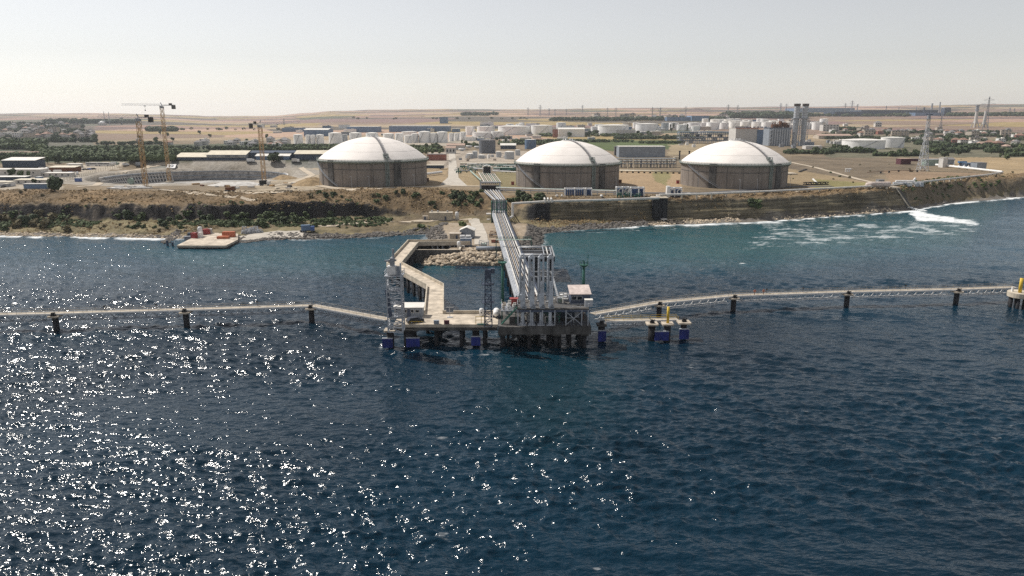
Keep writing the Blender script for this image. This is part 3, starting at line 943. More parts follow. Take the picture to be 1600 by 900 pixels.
for lab, px, dy, w, h, mm in (('grey valve skid with pipes next to the control cabin', 886, 186, 3.0, 1.5, M['pale_steel']), ('low skid of pale pipes behind the valve skid', 880, 189, 2.6, 1.2, M['white']), ('green pump skid on the upper deck', 876, 184, 1.8, 1.4, M['pale_green'])):
    p = D(px, 478, dy)
    t = thing('equipment_skid', lab, 'equipment', (p.x, dy, UZ), 0, 'equipment on the platform')
    MB().box((0, 0, .12), (w, 1.6, .24)).build('base_frame', M['steel'], t, local=True)
    MB().box((-w * .22, 0, .3 + h * .3), (w * .4, 1.2, h * .6)).tube((w * .2, 0, .3), (w * .2, 0, h), .4, 10).build('vessel', mm, t, local=True)
    MB().pipe([(-w * .4, -.5, .5), (-w * .4, -.5, h + .3), (w * .35, -.5, h + .3), (w * .35, -.5, .4)], .12, 6).build('pipework', M['white_pipe'], t, local=True)
# cluster by the stair: red hose cabinet, valves
p = D(803, 478, 183)
t = thing('hose_cabinet', 'red fire hose cabinet beside the foot of the pipe trestle', 'cabinet', (p.x, 184, UZ - .9))
MB().box((0, 0, 1.15), (2.0, 1.4, 1.7)).build('body', M['red'], t, local=True)
MB().box((0, 0, 2.05), (2.2, 1.6, .14)).build('lid', M['red'], t, local=True)
MB().box((0, 0, .15), (1.8, 1.2, .3)).build('plinth', M['steel'], t, local=True)
t = thing('pipe_landing', 'small side landing crowded with pale valves above the green stair', 'platform', (-.8, 184, UZ - 1))
MB().box((-.8, 183.5, UZ - 1.1), (4.0, 8, .2)).build('deck', M['steel'], t)
for x in (-2.6, 1.0):
    for y in (180, 187.2):
        MB().bar((x, y, DZ), (x, y, UZ - 1.2), .2).build('leg', M['green'], t)
rail(MB(), [(-2.7, 187.4, UZ - 1), (-2.7, 179.6, UZ - 1), (1.1, 179.6, UZ - 1)], 1.1, .06).build('handrail', M['pale_steel'], t)
rnd = random.Random(3)
for k in range(9):
    x, y = -2.2 + (k % 3) * 1.3, 180.6 + (k // 3) * 1.1
    h = rnd.uniform(.9, 2.0)
    v = MB().tube((x, y, UZ - 1), (x, y, UZ - 1 + h), .17, 8).tube((x - .1, y, UZ - 1 + h), (x + .7, y, UZ - 1 + h), .17, 8).ball((x, y, UZ - 1 + h * .55), .36, 8)
    v.build('valve', M['white_pipe'] if k % 3 else M['beige'], t)

# --- access deck, trestle road
ad = thing('access_deck', 'pale concrete deck linking the jetty road to the loading platform', 'deck', (-8, 184, DZ))
x0, x1 = P(600, 507, DZ).x, -3.6
MB().box(((x0 + x1) / 2 + 1.2, 184.2, DZ - .4), (x1 - x0 - 2.4, 10.6, .8)).build('slab', M['deck'], ad)
MB().box(((x0 + x1) / 2 + 1.2, 179.2, DZ - 1.2), (x1 - x0 - 2.6, .8, .8)).build('edge_beam', M['dark_concrete'], ad)
xk = P(692, 490, DZ).x
MB().box(((xk + x1) / 2, 189.3, DZ + .45), (x1 - xk, .35, .9)).build('parapet', M['concrete'], ad)
for x in (-26, -19.5, -13, -7):
    for y in (180.5, 187.8):
        MB().box((x, y, DZ - 1.4), (1.7, 1.7, 1.1)).build('pile_cap', M['dark_concrete'], ad)
        MB().tube((x, y, -3), (x, y, DZ - 1.8), .5, 12).build('pile', M['pile'], ad, True)
def strip(name, cs, w, z0, z1, m, par, offs=0.0):
    """flat slab along a centre line of (x, y), mitred"""
    L, R = [], []
    n = len(cs)
    for i, c in enumerate(cs):
        c = V((c[0], c[1]))
        d1 = (V(cs[i][:2]) - V(cs[i - 1][:2])).normalized() if i else None
        d2 = (V(cs[i + 1][:2]) - V(cs[i][:2])).normalized() if i < n - 1 else None
        d1 = d1 or d2; d2 = d2 or d1
        n1, n2 = V((-d1.y, d1.x)), V((-d2.y, d2.x))
        b = (n1 + n2).normalized(); k = 1 / max(.35, b.dot(n1))
        L.append(c + b * (offs + w / 2) * k); R.append(c + b * (offs - w / 2) * k)
    vs_ = []
    for l, r in zip(L, R):
        vs_ += [(l.x, l.y, z1), (r.x, r.y, z1), (r.x, r.y, z0), (l.x, l.y, z0)]
    fs_ = []
    for i in range(n - 1):
        a, b_ = i * 4, i * 4 + 4
        for j in range(4):
            fs_.append((a + j, a + (j + 1) % 4, b_ + (j + 1) % 4, b_ + j))
    fs_ += [(0, 3, 2, 1), (n * 4 - 4, n * 4 - 3, n * 4 - 2, n * 4 - 1)]
    return MB().add(vs_, fs_).build(name, m, par)
def pc(a, b_, z=DZ):
    p, q = P(*a, z), P(*b_, z)
    return ((p.x + q.x) / 2, (p.y + q.y) / 2)
rc = [(P(678, 490, DZ).x, 189.5), pc((670, 452), (690, 444)), pc((600, 413), (632, 414)), pc((626, 379), (640, 382)), (P(660, 379.5, DZ).x, P(660, 379.5, DZ).y), (P(735, 378.5, DZ).x, P(735, 378.5, DZ).y)]
rc[3] = (rc[2][0] + .6, rc[4][1] + .2)
tr = thing('road_trestle', 'pale concrete roadway on dark piles zigzagging from the causeway to the jetty', 'trestle', (rc[2][0], rc[2][1], DZ))
RWID = 5.4
strip('slab', rc, RWID, DZ - .8, DZ + .02, M['deck'], tr)
strip('parapet', rc, .35, DZ + .022, DZ + .95, M['concrete'], tr, RWID / 2 - .2)
strip('parapet', rc, .35, DZ + .022, DZ + .95, M['concrete'], tr, -RWID / 2 + .2)
for (ax, ay), (bx, by) in zip(rc[:4], rc[1:5]):
    L_ = math.hypot(bx - ax, by - ay); n = max(2, int(L_ / 5))
    ang = math.atan2(by - ay, bx - ax)
    for i in range(n):
        t = (i + .5) / n
        x, y = ax + (bx - ax) * t, ay + (by - ay) * t
        MB().box((x, y, DZ - 1.15), (1.0, RWID - .4, .7), ang).build('cross_beam', M['dark_concrete'], tr)
        for s in (-1, 1):
            MB().tube((x - math.sin(ang) * 1.9 * s, y + math.cos(ang) * 1.9 * s, -3), (x - math.sin(ang) * 1.9 * s, y + math.cos(ang) * 1.9 * s, DZ - 1.5), .5, 10).build('pile', M['pile'], tr, True)

# --- pipe trestle
TZ = 8.6
tc = [pc((770, 333), (789, 333), TZ), pc((785, 395), (816, 395), TZ), pc((810, 462), (838, 458), TZ)]
a_, b_ = V(tc[0]), V(tc[2])
dv = (b_ - a_).normalized()
tc = [tuple(a_), tuple(a_ + (b_ - a_) * .5), tuple(V(b_) + dv * 2)]
pt = thing('pipe_trestle', 'long straight steel and concrete trestle carrying the pipes from shore to the loading platform', 'trestle', (tc[1][0], tc[1][1], TZ))
TW = 7.2
strip('walkway', tc, 1.1, TZ - .1, TZ + .15, M['pale_steel'], pt, -TW / 2 + .7)
strip('dark_gap_sheet', tc, TW - 2.4, TZ - .95, TZ - .80, M['rust'], pt, .4)  # dark brown sheet added to darken the gaps between the pipes
strip('edge_girder', tc, .4, TZ - 1.3, TZ - .15, M['pale_steel'], pt, -TW / 2 + .2)
strip('edge_girder', tc, .4, TZ - 1.3, TZ - .15, M['blue_steel'], pt, TW / 2 - .2)
A_, B_ = V((*tc[0], TZ)), V((*tc[2], TZ))
L_ = (B_ - A_).length
dr = (B_ - A_).normalized(); sd = V((-dr.y, dr.x, 0))
ang = math.atan2(dr.y, dr.x)
for i in range(int(L_ / 3.2)):
    c = A_ + dr * (i * 3.2 + 1)
    MB().box((c.x, c.y, TZ - .55), (.35, TW - .5, .4), ang).build('sleeper', M['steel'], pt)
for i in range(int(L_ / 13) + 1):
    c = A_ + dr * (i * 13 + 3)
    MB().box((c.x, c.y, TZ - 1.65), (1.1, TW - .2, .7), ang).build('cross_beam', M['dark_concrete'], pt)
    for s in (-1, 1):
        q = c + sd * (2.6 * s)
        MB().tube((q.x, q.y, -3), (q.x, q.y, TZ - 2.0), .5, 10).build('pile', M['pile'], pt, True)
rail(MB(), [A_ + sd * (-TW / 2 + .2), B_ + sd * (-TW / 2 + .2)], 1.1, .07, 3).build('handrail', M['pale_steel'], pt)
rail(MB(), [A_ + sd * (TW / 2 - .1), B_ + sd * (TW / 2 - .1)], 1.0, .06, 4).build('handrail', M['blue_steel'], pt)
PIPES = [(-2.0, .26, 'white_pipe', 'thick white pipe running beside the trestle walkway'), (-1.3, .15, 'steel', None), (-.7, .16, 'beige', None), (-.1, .13, 'pale_steel', None), (.5, .16, 'beige', None), (1.1, .13, 'pale_steel', None), (1.75, .18, 'white_pipe', None), (2.7, .30, 'white_pipe', 'thickest white pipe along the open-water edge of the trestle')]
for off, r, mm, lab in PIPES:
    a, b_ = A_ + sd * off, B_ + sd * off
    a.z = b_.z = TZ - .33 + r
    pp = MB().tube(a, b_, r, 12)
    for i in range(1, int(L_ / 18)):
        c = a + dr * i * 18
        pp.tube(c - dr * .12, c + dr * .12, r * 1.3, 12)
    tag(autosmooth(pp.build('pipe', M[mm], None)), lab or 'slim pale pipe in the bundle on the sloping trestle', 'pipe', 'pipes on the jetty trestle')
# gantry over the pipes
gq = P(800, 385, TZ)
t = thing('pipe_gantry', 'green steel footbridge crossing over the pipe trestle', 'gantry', (gq.x, gq.y, TZ))
c0 = A_ + dr * ((gq.y - A_.y) / dr.y)
q0, q1 = c0 - sd * (TW / 2 + 2.0), c0 + sd * (TW / 2 + 4.5)
for q in (q0, q1):
    q.z = TZ + 2.6
    MB().bar((q.x, q.y, 3), (q.x, q.y, TZ + 2.6), .3).build('leg', M['green'], t)
MB().bar(q0, q1, 1.3, .18).build('deck', M['pale_green'], t)
rail(MB(), [q0 - dr * .6, q1 - dr * .6], 1.1, .07, 1.5).build('handrail', M['green'], t)
rail(MB(), [q0 + dr * .6, q1 + dr * .6], 1.1, .07, 1.5).build('handrail', M['green'], t)

# --- expansion loop platform
xa, xb = P(808, 400, TZ).x, P(866, 400, TZ).x
ya, yb_ = P(840, 401, TZ).y, P(840, 384.5, TZ).y
lp = thing('expansion_loop_platform', 'dark concrete side platform with pale pipe loops halfway along the trestle', 'platform', ((xa + xb) / 2, (ya + yb_) / 2, TZ))
xm = (xa + xb) / 2
MB().box((xm + .6, (ya + yb_) / 2, TZ - 1.5), (xb - xa - 1.2, yb_ - ya, .7)).build('slab', M['pile'], lp)
MB().box((xm + .8, ya - .1, TZ - 1.0), (xb - xa - 1.6, .5, 1.5)).box((xb - .1, (ya + yb_) / 2, TZ - 1.0), (.5, yb_ - ya, 1.5)).build('fascia', M['pile'], lp)
fr = MB()
for y in (ya, (ya + yb_) / 2 + 1, yb_):
    fr.bar((xa + .3, y, TZ - .1), (xb, y, TZ - .1), .5, .45)
for x in (xa + 1, xb):
    fr.bar((x, ya, TZ - .1), (x, yb_, TZ - .1), .5, .45)
for x in np.linspace(xa + 1.2, xb, 5):
    for y in (ya, yb_):
        fr.bar((x, y, TZ - 1.2), (x, y, TZ - .1), .3)
fr.build('frame', M['frame_grey'], lp)
for x in np.linspace(xa + 1.5, xb - .8, 3):
    for y in (ya + 1, yb_ - 1):
        MB().tube((x, y, -3), (x, y, TZ - 1.8), .55, 10).build('pile', M['pile'], lp, True)
for k, x in enumerate(np.linspace(xb - 3.5, xb - .8, 3)):
    t = MB().pipe([(xa + 1.2, ya + 2 + k * 1.2, TZ + .1), (x, ya + 2 + k * 1.2, TZ + .1), (x, yb_ - 1.5 - k * 1.2, TZ + .1), (xa + .4, yb_ - 1.5 - k * 1.2, TZ + .1)], .24, 8)
    t.build('pipe_loop', M['white_pipe'] if k % 2 else M['steel'], lp, True)
# lower link frame between the loops and the arms
t = thing('pipe_bridge', 'pale steel frame bridging between the loading arms and the trestle', 'bridge', (9, 214, TZ))
for y in (P(850, 432, TZ).y, P(850, 424, TZ).y):
    MB().bar((4.5, y, TZ - .2), (P(866, 430, TZ).x, y, TZ - .2), .55, .45).build('beam', M['frame_grey'], t)
xr = P(864, 430, TZ).x
for x in (7.4, xr):
    MB().tube((x, P(850, 428, TZ).y, -3), (x, P(850, 428, TZ).y, TZ - .5), .5, 10).build('pile', M['pile'], t, True)
MB().bar((xr - .2, P(850, 424, TZ).y, TZ - .2), (xr - .2, 191.2, TZ - .2), .5, .45).build('beam', M['frame_grey'], t)

# --- towers
def mast_parts(): pass
q = P(763, 509, DZ)
mt = thing('lattice_mast', 'dark slim lattice mast with a horizontal boom on the jetty deck', 'mast', (q.x, q.y, DZ))
MB().lattice(q.x, q.y, DZ, 20.5, 1.9, 1.3, 11, .13).build('mast', M['blue_steel'], mt)
for z in (12.2, 16.8):
    f = MB().box((q.x, q.y, z), (3.0, 2.4, .15)).build('landing', M['blue_steel'], mt)
    rail(MB(), [(q.x - 1.5, q.y - 1.2, z), (q.x + 1.5, q.y - 1.2, z), (q.x + 1.5, q.y + 1.2, z), (q.x - 1.5, q.y + 1.2, z), (q.x - 1.5, q.y - 1.2, z)], 1.0, .06, 1.5).build('handrail', M['blue_steel'], f)
MB().box((q.x, q.y, 19.4), (1.5, 1.5, 2.2)).box((q.x + 1.2, q.y, 20.2), (1.0, 1.0, 1.2)).build('winch_house', M['blue_steel'], mt)
MB().truss((q.x, q.y, 20.7), (q.x - 8.2, q.y + 1.5, 20.6), .6, .5, 10, .09, True).bar((q.x - 8.0, q.y + 1.5, 20.6), (q.x - 8.0, q.y + 1.5, 18.3), .07).build('boom', M['blue_steel'], mt)
MB().bar((q.x + 1.2, q.y - .6, 20), (q.x + 1.6, q.y - 1.0, 22.6), .12).bar((q.x + .4, q.y, 21), (q.x + .4, q.y, 23.2), .06).build('antenna', M['steel'], mt)

q = P(618, 519, 5.6)
gt = thing('gangway_tower', 'wide pale lattice gangway tower with a white machine house at its top', 'tower', (q.x, q.y, 5.6))
MB().lattice(q.x, q.y + 1.7, 5.6, 19.6, 3.6, 3.5, 11, .16).build('mast', M['pale_steel'], gt)
MB().tube((q.x + 1.8, q.y - .1, 5.6), (q.x + 1.8, q.y - .1, 23), .2, 8).build('corner_tube', M['pale_steel'], gt)
f = MB().box((q.x, q.y + 1.7, 19.7), (4.4, 4.2, .2)).build('landing', M['pale_steel'], gt)
rail(MB(), [(q.x - 2.2, q.y - .4, 19.8), (q.x + 2.2, q.y - .4, 19.8), (q.x + 2.2, q.y + 3.8, 19.8), (q.x - 2.2, q.y + 3.8, 19.8), (q.x - 2.2, q.y - .4, 19.8)], 1.1, .07, 1.1).build('handrail', M['pale_steel'], f)
MB().box((q.x - .6, q.y + 1.5, 21.0), (2.0, 2.2, 2.0)).build('machine_house', M['white'], gt)
MB().box((q.x + 1.2, q.y + 1.0, 20.9), (1.2, .5, 2.2)).build('panel', M['grey_clad'], gt)
MB().box((q.x - .4, q.y + 1.5, 23.0), (1.0, 1.4, 2.0)).bar((q.x - 2.2, q.y + 1.5, 23.2), (q.x + .6, q.y + 1.5, 23.4), .5, .4).tube((q.x - .1, q.y + 1.5, 24), (q.x - .1, q.y + 1.5, 26.2), .3, 8).build('hoist', M['steel'], gt)
gw = MB()
ga, gb = V((q.x - 1.0, q.y - .3, 9.6)), V((q.x - 1.9, q.y + .6, 16.2))
gw.bar(ga, gb, .9, .3)
gw.build('folded_gangway', M['blue_steel'], gt)
for z in (9.2, 12.6, 16):
    MB().box((q.x, q.y + 1.7, z), (3.3, 3.3, .12)).build('landing', M['steel'], gt)
lad = MB()
for i in range(24):
    lad.bar((q.x - 2.0, q.y + .9, 6 + i * .55), (q.x - 2.0, q.y + 1.5, 6 + i * .55), .06)
lad.bar((q.x - 2.0, q.y + .9, 5.7), (q.x - 2.0, q.y + .9, 19.6), .08).bar((q.x - 2.0, q.y + 1.5, 5.7), (q.x - 2.0, q.y + 1.5, 19.6), .08)
lad.build('ladder', M['pale_steel'], gt)

def monitor_tower(x, y, z0, z1, label, head):
    t = thing('monitor_tower', label, 'tower', (x, y, z0))
    MB().tube((x, y, z0), (x, y, z1), .42, 12, .36).box((x, y, z0 + .1), (1.4, 1.4, .2)).build('post', M['green'], t, True)
    lad = MB().bar((x - .7, y - .3, z0), (x - .7, y - .3, z1), .07).bar((x - .7, y + .3, z0), (x - .7, y + .3, z1), .07)
    for i in range(int((z1 - z0) / .8)):
        lad.bar((x - .7, y - .3, z0 + i * .8), (x - .7, y + .3, z0 + i * .8), .06)
    lad.build('ladder', M['green'], t)
    f = MB().lathe([(.4, -.6), (1.25, 0), (1.25, .12), (0, .12)], (x, y, z1), 12).build('landing', M['green'], t)
    ring = [(x + 1.2 * math.cos(k * math.pi / 4), y + 1.2 * math.sin(k * math.pi / 4), z1) for k in range(9)]
    rail(MB(), ring, 1.0, .06, 3).build('handrail', M['green'], f)
    if head:
        m = MB().tube((x, y, z1), (x, y, z1 + 1.0), .2, 8).tube((x, y, z1 + .9), (x - .4, y - 1.6, z1 + 1.5), .16, 8, .1).bar((x + .9, y, z1), (x + 1.05, y, z1 + 2.9), .14)
        m.build('water_monitor', M['green'], t)
    return t
q = P(785.5, 466, 9.4)
monitor_tower(q.x, q.y, DZ + 2, D(785, 410, q.y).z, 'green fire monitor post standing beside the pipe trestle', False)
q = P(911.5, 462, UZ)
monitor_tower(q.x, 191.8, UZ, D(912, 414, 191.8).z, 'green fire monitor post behind the control cabin', True)

# --- things on the access deck
def wheel(t, x, y, r, w=.24):
    o = MB().tube((x, y - w / 2, r), (x, y + w / 2, r), r, 14).build('wheel', M['tyre'], t, local=True)
    MB().tube((x, y - w / 2 - .01, r), (x, y + w / 2 + .01, r), r * .55, 10).build('rim', M['steel'], o, local=True)
def car(label, loc, rz, paint, L=4.4, group=None, van=False):
    t = thing('parked_van' if van else 'parked_car', label, 'van' if van else 'car', loc, rz, group)
    h = 1.9 if van else 1.45
    W = 1.8
    prof = [(-.5, .30), (-.5, .80), (-.44, .92), (-.36, h), (.30 if van else .14, h), (.40 if van else .26, .95), (.48, .86), (.5, .30)] if not van else [(-.5, .3), (-.5, h - .1), (-.47, h), (.24, h), (.38, 1.05), (.49, .9), (.5, .3)]
    vs_ = [(x * L, -W / 2 * (1 if z < 1 else .86), z) for x, z in prof] + [(x * L, W / 2 * (1 if z < 1 else .86), z) for x, z in prof]
    n = len(prof)
    MB().add(vs_, [tuple(range(n)), tuple(range(2 * n - 1, n - 1, -1))] + [(k, n + k, n + (k + 1) % n, (k + 1) % n) for k in range(n)]).build('body', paint, t, local=True)
    for s in (-1, 1):
        MB().box((-.1 * L, s * (W / 2 * .9), h * .78), (L * .42, .1, h * .26)).build('side_window', M['glass'], t, local=True)
        for x in (-.31, .31):
            wheel(t, x * L, s * (W / 2 - .08), .32)
    a, b2 = (.26, .14) if not van else (.38, .24)
    MB().add([(a * L + .03, -.7, 1.0), (a * L + .03, .7, 1.0), (b2 * L + .04, .66, h - .08), (b2 * L + .04, -.66, h - .08)], [(0, 1, 2, 3), (3, 2, 1, 0)]).build('windscreen', M['glass'], t, local=True)
    for s in (-1, 1):
        MB().box((.49 * L, s * .62, .72), (.12, .3, .16)).build('headlight', M['white'], t, local=True)
    return t
q = P(648, 505, DZ)
car('dark car with a shiny roof edge parked by the deck hut', (q.x, q.y + .9, DZ), .5, M['car_dark'], 4.4)
q = P(640, 497, DZ)
cabin('deck_hut', 'long grey hut with a white roof at the jetty corner', 'hut', (q.x, q.y + 2.6, DZ), (6.6, 3.0, 2.5), 0, M['grey_clad'], M['white_roof'], .35, [(-1.2, 1.6, .7, .7), (.6, 1.6, .7, .7), (1.9, 1.6, .9, .6)], -.3, .5)
cabin('deck_kiosk', 'small white kiosk between the gangway tower and the long hut', 'hut', (P(622, 500, DZ).x, q.y + 3.2, DZ), (3.0, 2.6, 2.3), 0, M['pale_wall'], M['white_roof'], .3, [(.5, 1.5, .6, .6)], -.7, .3)
q = P(703, 496, DZ)
t = thing('solar_panel', 'solar panel frame on a post by the deck parapet', 'solar panel', (q.x, q.y, DZ))
MB().bar((0, 0, 0), (0, 0, 1.6), .12).box((0, 0, .06), (1.4, 1.0, .12)).build('post', M['pale_steel'], t, local=True)
for s in (-1, 1):
    MB().add([(s * .5 - .44, -.2, 1.5), (s * .5 + .44, -.2, 1.5), (s * .5 + .44, .2, 2.7), (s * .5 - .44, .2, 2.7)], [(0, 1, 2, 3), (3, 2, 1, 0)]).build('panel', M['grey_clad'], t, local=True)
MB().bar((-1, -.22, 1.48), (1, -.22, 1.48), .08).bar((-1, .2, 2.72), (1, .2, 2.72), .08).bar((0, -.2, 1.5), (0, .2, 2.7), .08).build('frame', M['white'], t, local=True)
q = P(752.5, 493.5, DZ)
t = thing('foam_tank', 'upright white tank with rounded top next to the lattice mast', 'tank', (q.x, q.y, DZ))
MB().lathe([(0, 0), (.62, 0), (.62, 1.7), (.5, 2.0), (0, 2.15)], (0, 0, 0), 16).build('shell', M['white'], t, True, True)
MB().box((0, -.62, 1.0), (.3, .1, .3)).build('gauge', M['black'], t, local=True)
q = P(775.5, 494.5, DZ)
t = thing('horizontal_tank', 'squat white horizontal tank on a grey cradle at the foot of the green stair', 'tank', (q.x, q.y, DZ))
MB().tube((0, -1.5, 1.25), (0, 1.2, 1.25), .85, 16).ball((0, -1.5, 1.25), .84, 16).build('shell', M['white'], t, True, True)
MB().box((0, 0, .3), (1.8, 2.4, .6)).build('cradle', M['blue_steel'], t, local=True)
for px, py, mm, nm, lab in ((682, 506, 'grey_clad', 'notice_board', 'pale grey box at the deck edge'), (698, 506.3, 'maroon', 'hose_box', 'dark red hose box at the deck edge')):
    q = P(px, py, DZ)
    t = thing(nm, lab, 'box', (q.x, q.y, DZ))
    MB().box((0, 0, .45), (1.3, .6, .9)).build('body', M[mm], t, local=True)
    MB().box((0, 0, .93), (1.4, .7, .06)).build('lid', M[mm], t, local=True)
q = P(749, 506, DZ)
t = thing('boarding_ladder', 'yellow and green boarding frame beside the lattice mast', 'ladder', (q.x, q.y, DZ))
for x in (-.9, .5, 1.6):
    MB().bar((x, 0, 0), (x, 0, 2.0), .12).build('post', M['yellow'], t, local=True)
MB().bar((-.9, 0, 1.9), (1.6, 0, 1.9), .1).bar((-.9, 0, 1), (1.6, 0, 1), .1).build('rail', M['yellow'], t, local=True)
MB().box((.6, -.6, .1), (2.2, .7, .2)).build('step', M['green'], t, local=True)
q = P(660, 505, DZ)
t = thing('barrier', 'low yellow barrier frame in front of the dark car', 'barrier', (P(650, 508, DZ).x, 179.1, DZ))
rail(MB(), [(-1.7, 0, 0), (1.7, 0, 0)], .7, .06, 1.1, 1).build('rails', M['yellow'], t, local=True)

# --- dolphins
def hook(t, x, y, z):
    m = MB().box((x, y, z + .25), (1.1, .9, .5)).box((x - .1, y, z + .7), (.6, .6, .5)).bar((x - .5, y, z + .5), (x + .7, y - .1, z + .9), .25)
    m.build('mooring_hook', M['black'], t)
def dolphin(name, label, px, cap_y, w, z, pile_r, group, hk=True, fend=None, yellow=0, dep=None, capm='deck', depth=None):
    q = P(px, cap_y, z)
    t = thing(name, label, 'dolphin', (q.x, q.y, z), 0, group)
    d = depth or w
    x, y = q.x, q.y + d / 2
    MB().prism([(x - w / 2, y - d / 2 + .3), (x - w / 2 + .3, y - d / 2), (x + w / 2 - .3, y - d / 2), (x + w / 2, y - d / 2 + .3), (x + w / 2, y + d / 2), (x - w / 2, y + d / 2)], z - .45, z).build('cap', M[capm], t)
    MB().tube((x, y, -3), (x, y, z - .45), pile_r, 16).build('pile', M['pile'], t, True)
    if hk: hook(t, x, y - .2, z)
    if fend:
        fx, fw, fz0, fz1 = fend
        f = MB().box((fx, y - d / 2 - .1, (fz0 + fz1) / 2), (fw, .35, fz1 - fz0)).build('fender_panel', M['fender'], t)
        MB().box((fx, y - d / 2 + .05, fz1 + .12), (fw + .1, .5, .22)).build('fender_frame', M['pale_steel'], t)
        MB().tube((fx, y - d / 2 + .1, (fz0 + fz1) / 2), (x, y, (fz0 + fz1) / 2), .5, 12).build('fender_cone', M['black'], t)
    if yellow:
        MB().tube((x, y - .1, z), (x, y - .1, z + yellow), .36, 12).build('marker_post', M['yellow'], t, True)
    return t
bg = 'breasting dolphins with blue fenders'
z = 4.6
def fx(px, y=181): return P(px, 520, 3).x
dolphin('breasting_dolphin', 'blue-fendered dolphin with white surf at its foot below the gangway tower', 608, 517, 2.9, z, .95, bg, True, (fx(609), 2.7, .2, 2.5))
dolphin('breasting_dolphin', 'broad dark dolphin with a wide blue fender under the parked car', 637, 515, 5.4, z + .2, 1.3, bg, False, (fx(647.5), 3.4, .2, 2.5), capm='dark_concrete', depth=3.0)
dolphin('breasting_dolphin', 'blue-fendered dolphin in front of the dark lattice mast', 743, 514, 2.6, z, .9, bg, True, (fx(744), 2.4, .2, 2.5))
dolphin('breasting_dolphin', 'blue-fendered dolphin at the cabin end of the loading platform', 941, 508, 2.6, z, .9, bg, True, (fx(942), 2.1, .2, 3.0), capm='dark_concrete')
dolphin('breasting_dolphin', 'black piled dolphin without fender beside the yellow-posted one', 1020.5, 507, 3.0, z, .95, bg, True)
dolphin('breasting_dolphin', 'dolphin with a yellow marker post and a wide blue fender', 1045, 507, 3.0, z, .9, bg, False, (fx(1037), 3.7, .3, 2.6), 4.4)
dolphin('breasting_dolphin', 'outermost blue-fendered dolphin at the end of the short catwalk', 1071, 505, 3.3, z, .8, bg, True, (fx(1074), 2.5, .3, 2.9))
WZ_ = 4.6
wg = 'piers of the long walkways'
PIERS = [(83, 491, 'outermost of the three walkway piers on the gangway tower side'), (288, 485, 'walkway pier in the middle of the three on the gangway tower side'), (485, 479, 'walkway pier at the catwalk bend beside the gangway tower'), (1031, 474, 'walkway pier behind the yellow marker post'), (1148, 463, 'walkway pier at the bend of the long eastern walkway'), (1326, 457, 'walkway pier between the walkway bend and the last slim pier'), (1498, 453, 'last slim walkway pier before the round end dolphin')]
pier_pts = []
for k, (px, py, lab) in enumerate(PIERS):
    q = P(px, py, WZ_)
    w = 3.0
    t = thing('walkway_pier', lab, 'pier', (q.x, q.y, WZ_), 0, wg)
    x, y = q.x, q.y + .6
    MB().prism([(x - w / 2, y - 1.0), (x - w / 2 + .5, y - 1.5), (x + w / 2 - .5, y - 1.5), (x + w / 2, y - 1.0), (x + w / 2, y + 1.6), (x - w / 2, y + 1.6)], WZ_ - .9, WZ_ - .5).build('cap', M['deck'], t)
    MB().tube((x, y, -3), (x, y, WZ_ - .9), .78, 16).build('pile', M['pile'], t, True)
    hook(t, x, y - .7, WZ_ - .5)
    if k < 3:
        MB().bar((x + .5, y - .8, WZ_ - .5), (x + .5, y - .8, WZ_ + 2.6), .07).build('lamp_post', M['steel'], t)
    pier_pts.append((x, y))
def span(label, a, b_, z=WZ_, w=2.3, tm='white', deep=1.7, yellow=False, group='catwalk spans'):
    a, b_ = V((*a, z)), V((*b_, z))
    t = thing('catwalk_span', label, 'catwalk', tuple((a + b_) / 2), 0, group)
    d = (b_ - a).normalized(); s = V((-d.y, d.x, 0))
    a2, b2 = a + d * .6, b_ - d * .6
    MB().bar(a + V((0, 0, -.08)), b_ + V((0, 0, -.08)), w, .16).build('deck', M['catwalk_deck'], t)
    for q in (-1, 1):
        MB().bar(a + s * (w / 2 + .06) * q + V((0, 0, -.15)), b_ + s * (w / 2 + .06) * q + V((0, 0, -.15)), .12, .42).build('edge_beam', M['white'], t)
    n = max(6, int((b2 - a2).length / 1.5))
    MB().truss(a2 + V((0, 0, -.3)) + d * 1.0, b2 + V((0, 0, -.3)) - d * 1.0, w * .8, -deep, n, .12).build('truss', M[tm], t)
    for q in (-1, 1):
        rail(MB(), [a + s * (w / 2) * q, b_ + s * (w / 2) * q], 1.0, .05, 2.4).build('handrail', M['yellow'] if yellow else M['catwalk_deck'], t)
    return t
pp_ = pier_pts
lft = P(-80, 494, WZ_)
lft = (lft.x, lft.y + 1.4)
def up(p): return (p[0], p[1] + 1.0)
span('catwalk span running out of the frame beyond the outermost pier', lft, up(pp_[0]), tm='steel')
span('level catwalk span between the two outer piers on the gangway tower side', up(pp_[0]), up(pp_[1]), tm='steel')
span('level catwalk span leading up to the bend by the gangway tower', up(pp_[1]), up(pp_[2]), tm='steel')
q = P(606, 496, 5.2)
span('catwalk span sloping from the bend to the gangway tower', up(pp_[2]), (q.x, q.y + .4), tm='steel')
q = P(926, 490, WZ_)
span('catwalk span from the loading platform to the pier behind the yellow post', (q.x, q.y), up(pp_[3]))
span('catwalk span climbing from the yellow post to the walkway bend', up(pp_[3]), up(pp_[4]))
span('long catwalk span with two orange lifebuoy posts', up(pp_[4]), up(pp_[5]))
span('long catwalk span before the last slim pier', up(pp_[5]), up(pp_[6]))
q = P(1586, 448, WZ_)
span('catwalk span reaching the round end dolphin', up(pp_[6]), (q.x, q.y))
q0, q1, q2 = P(946, 502, WZ_), P(1017, 500.5, WZ_), P(1060, 499.5, WZ_)
span('short low catwalk with yellow rails between platform and black dolphin', (q0.x, q0.y + 1.2), (q1.x, q1.y + 1.2), WZ_ - .1, 1.9, 'pale_steel', 1.2, True)
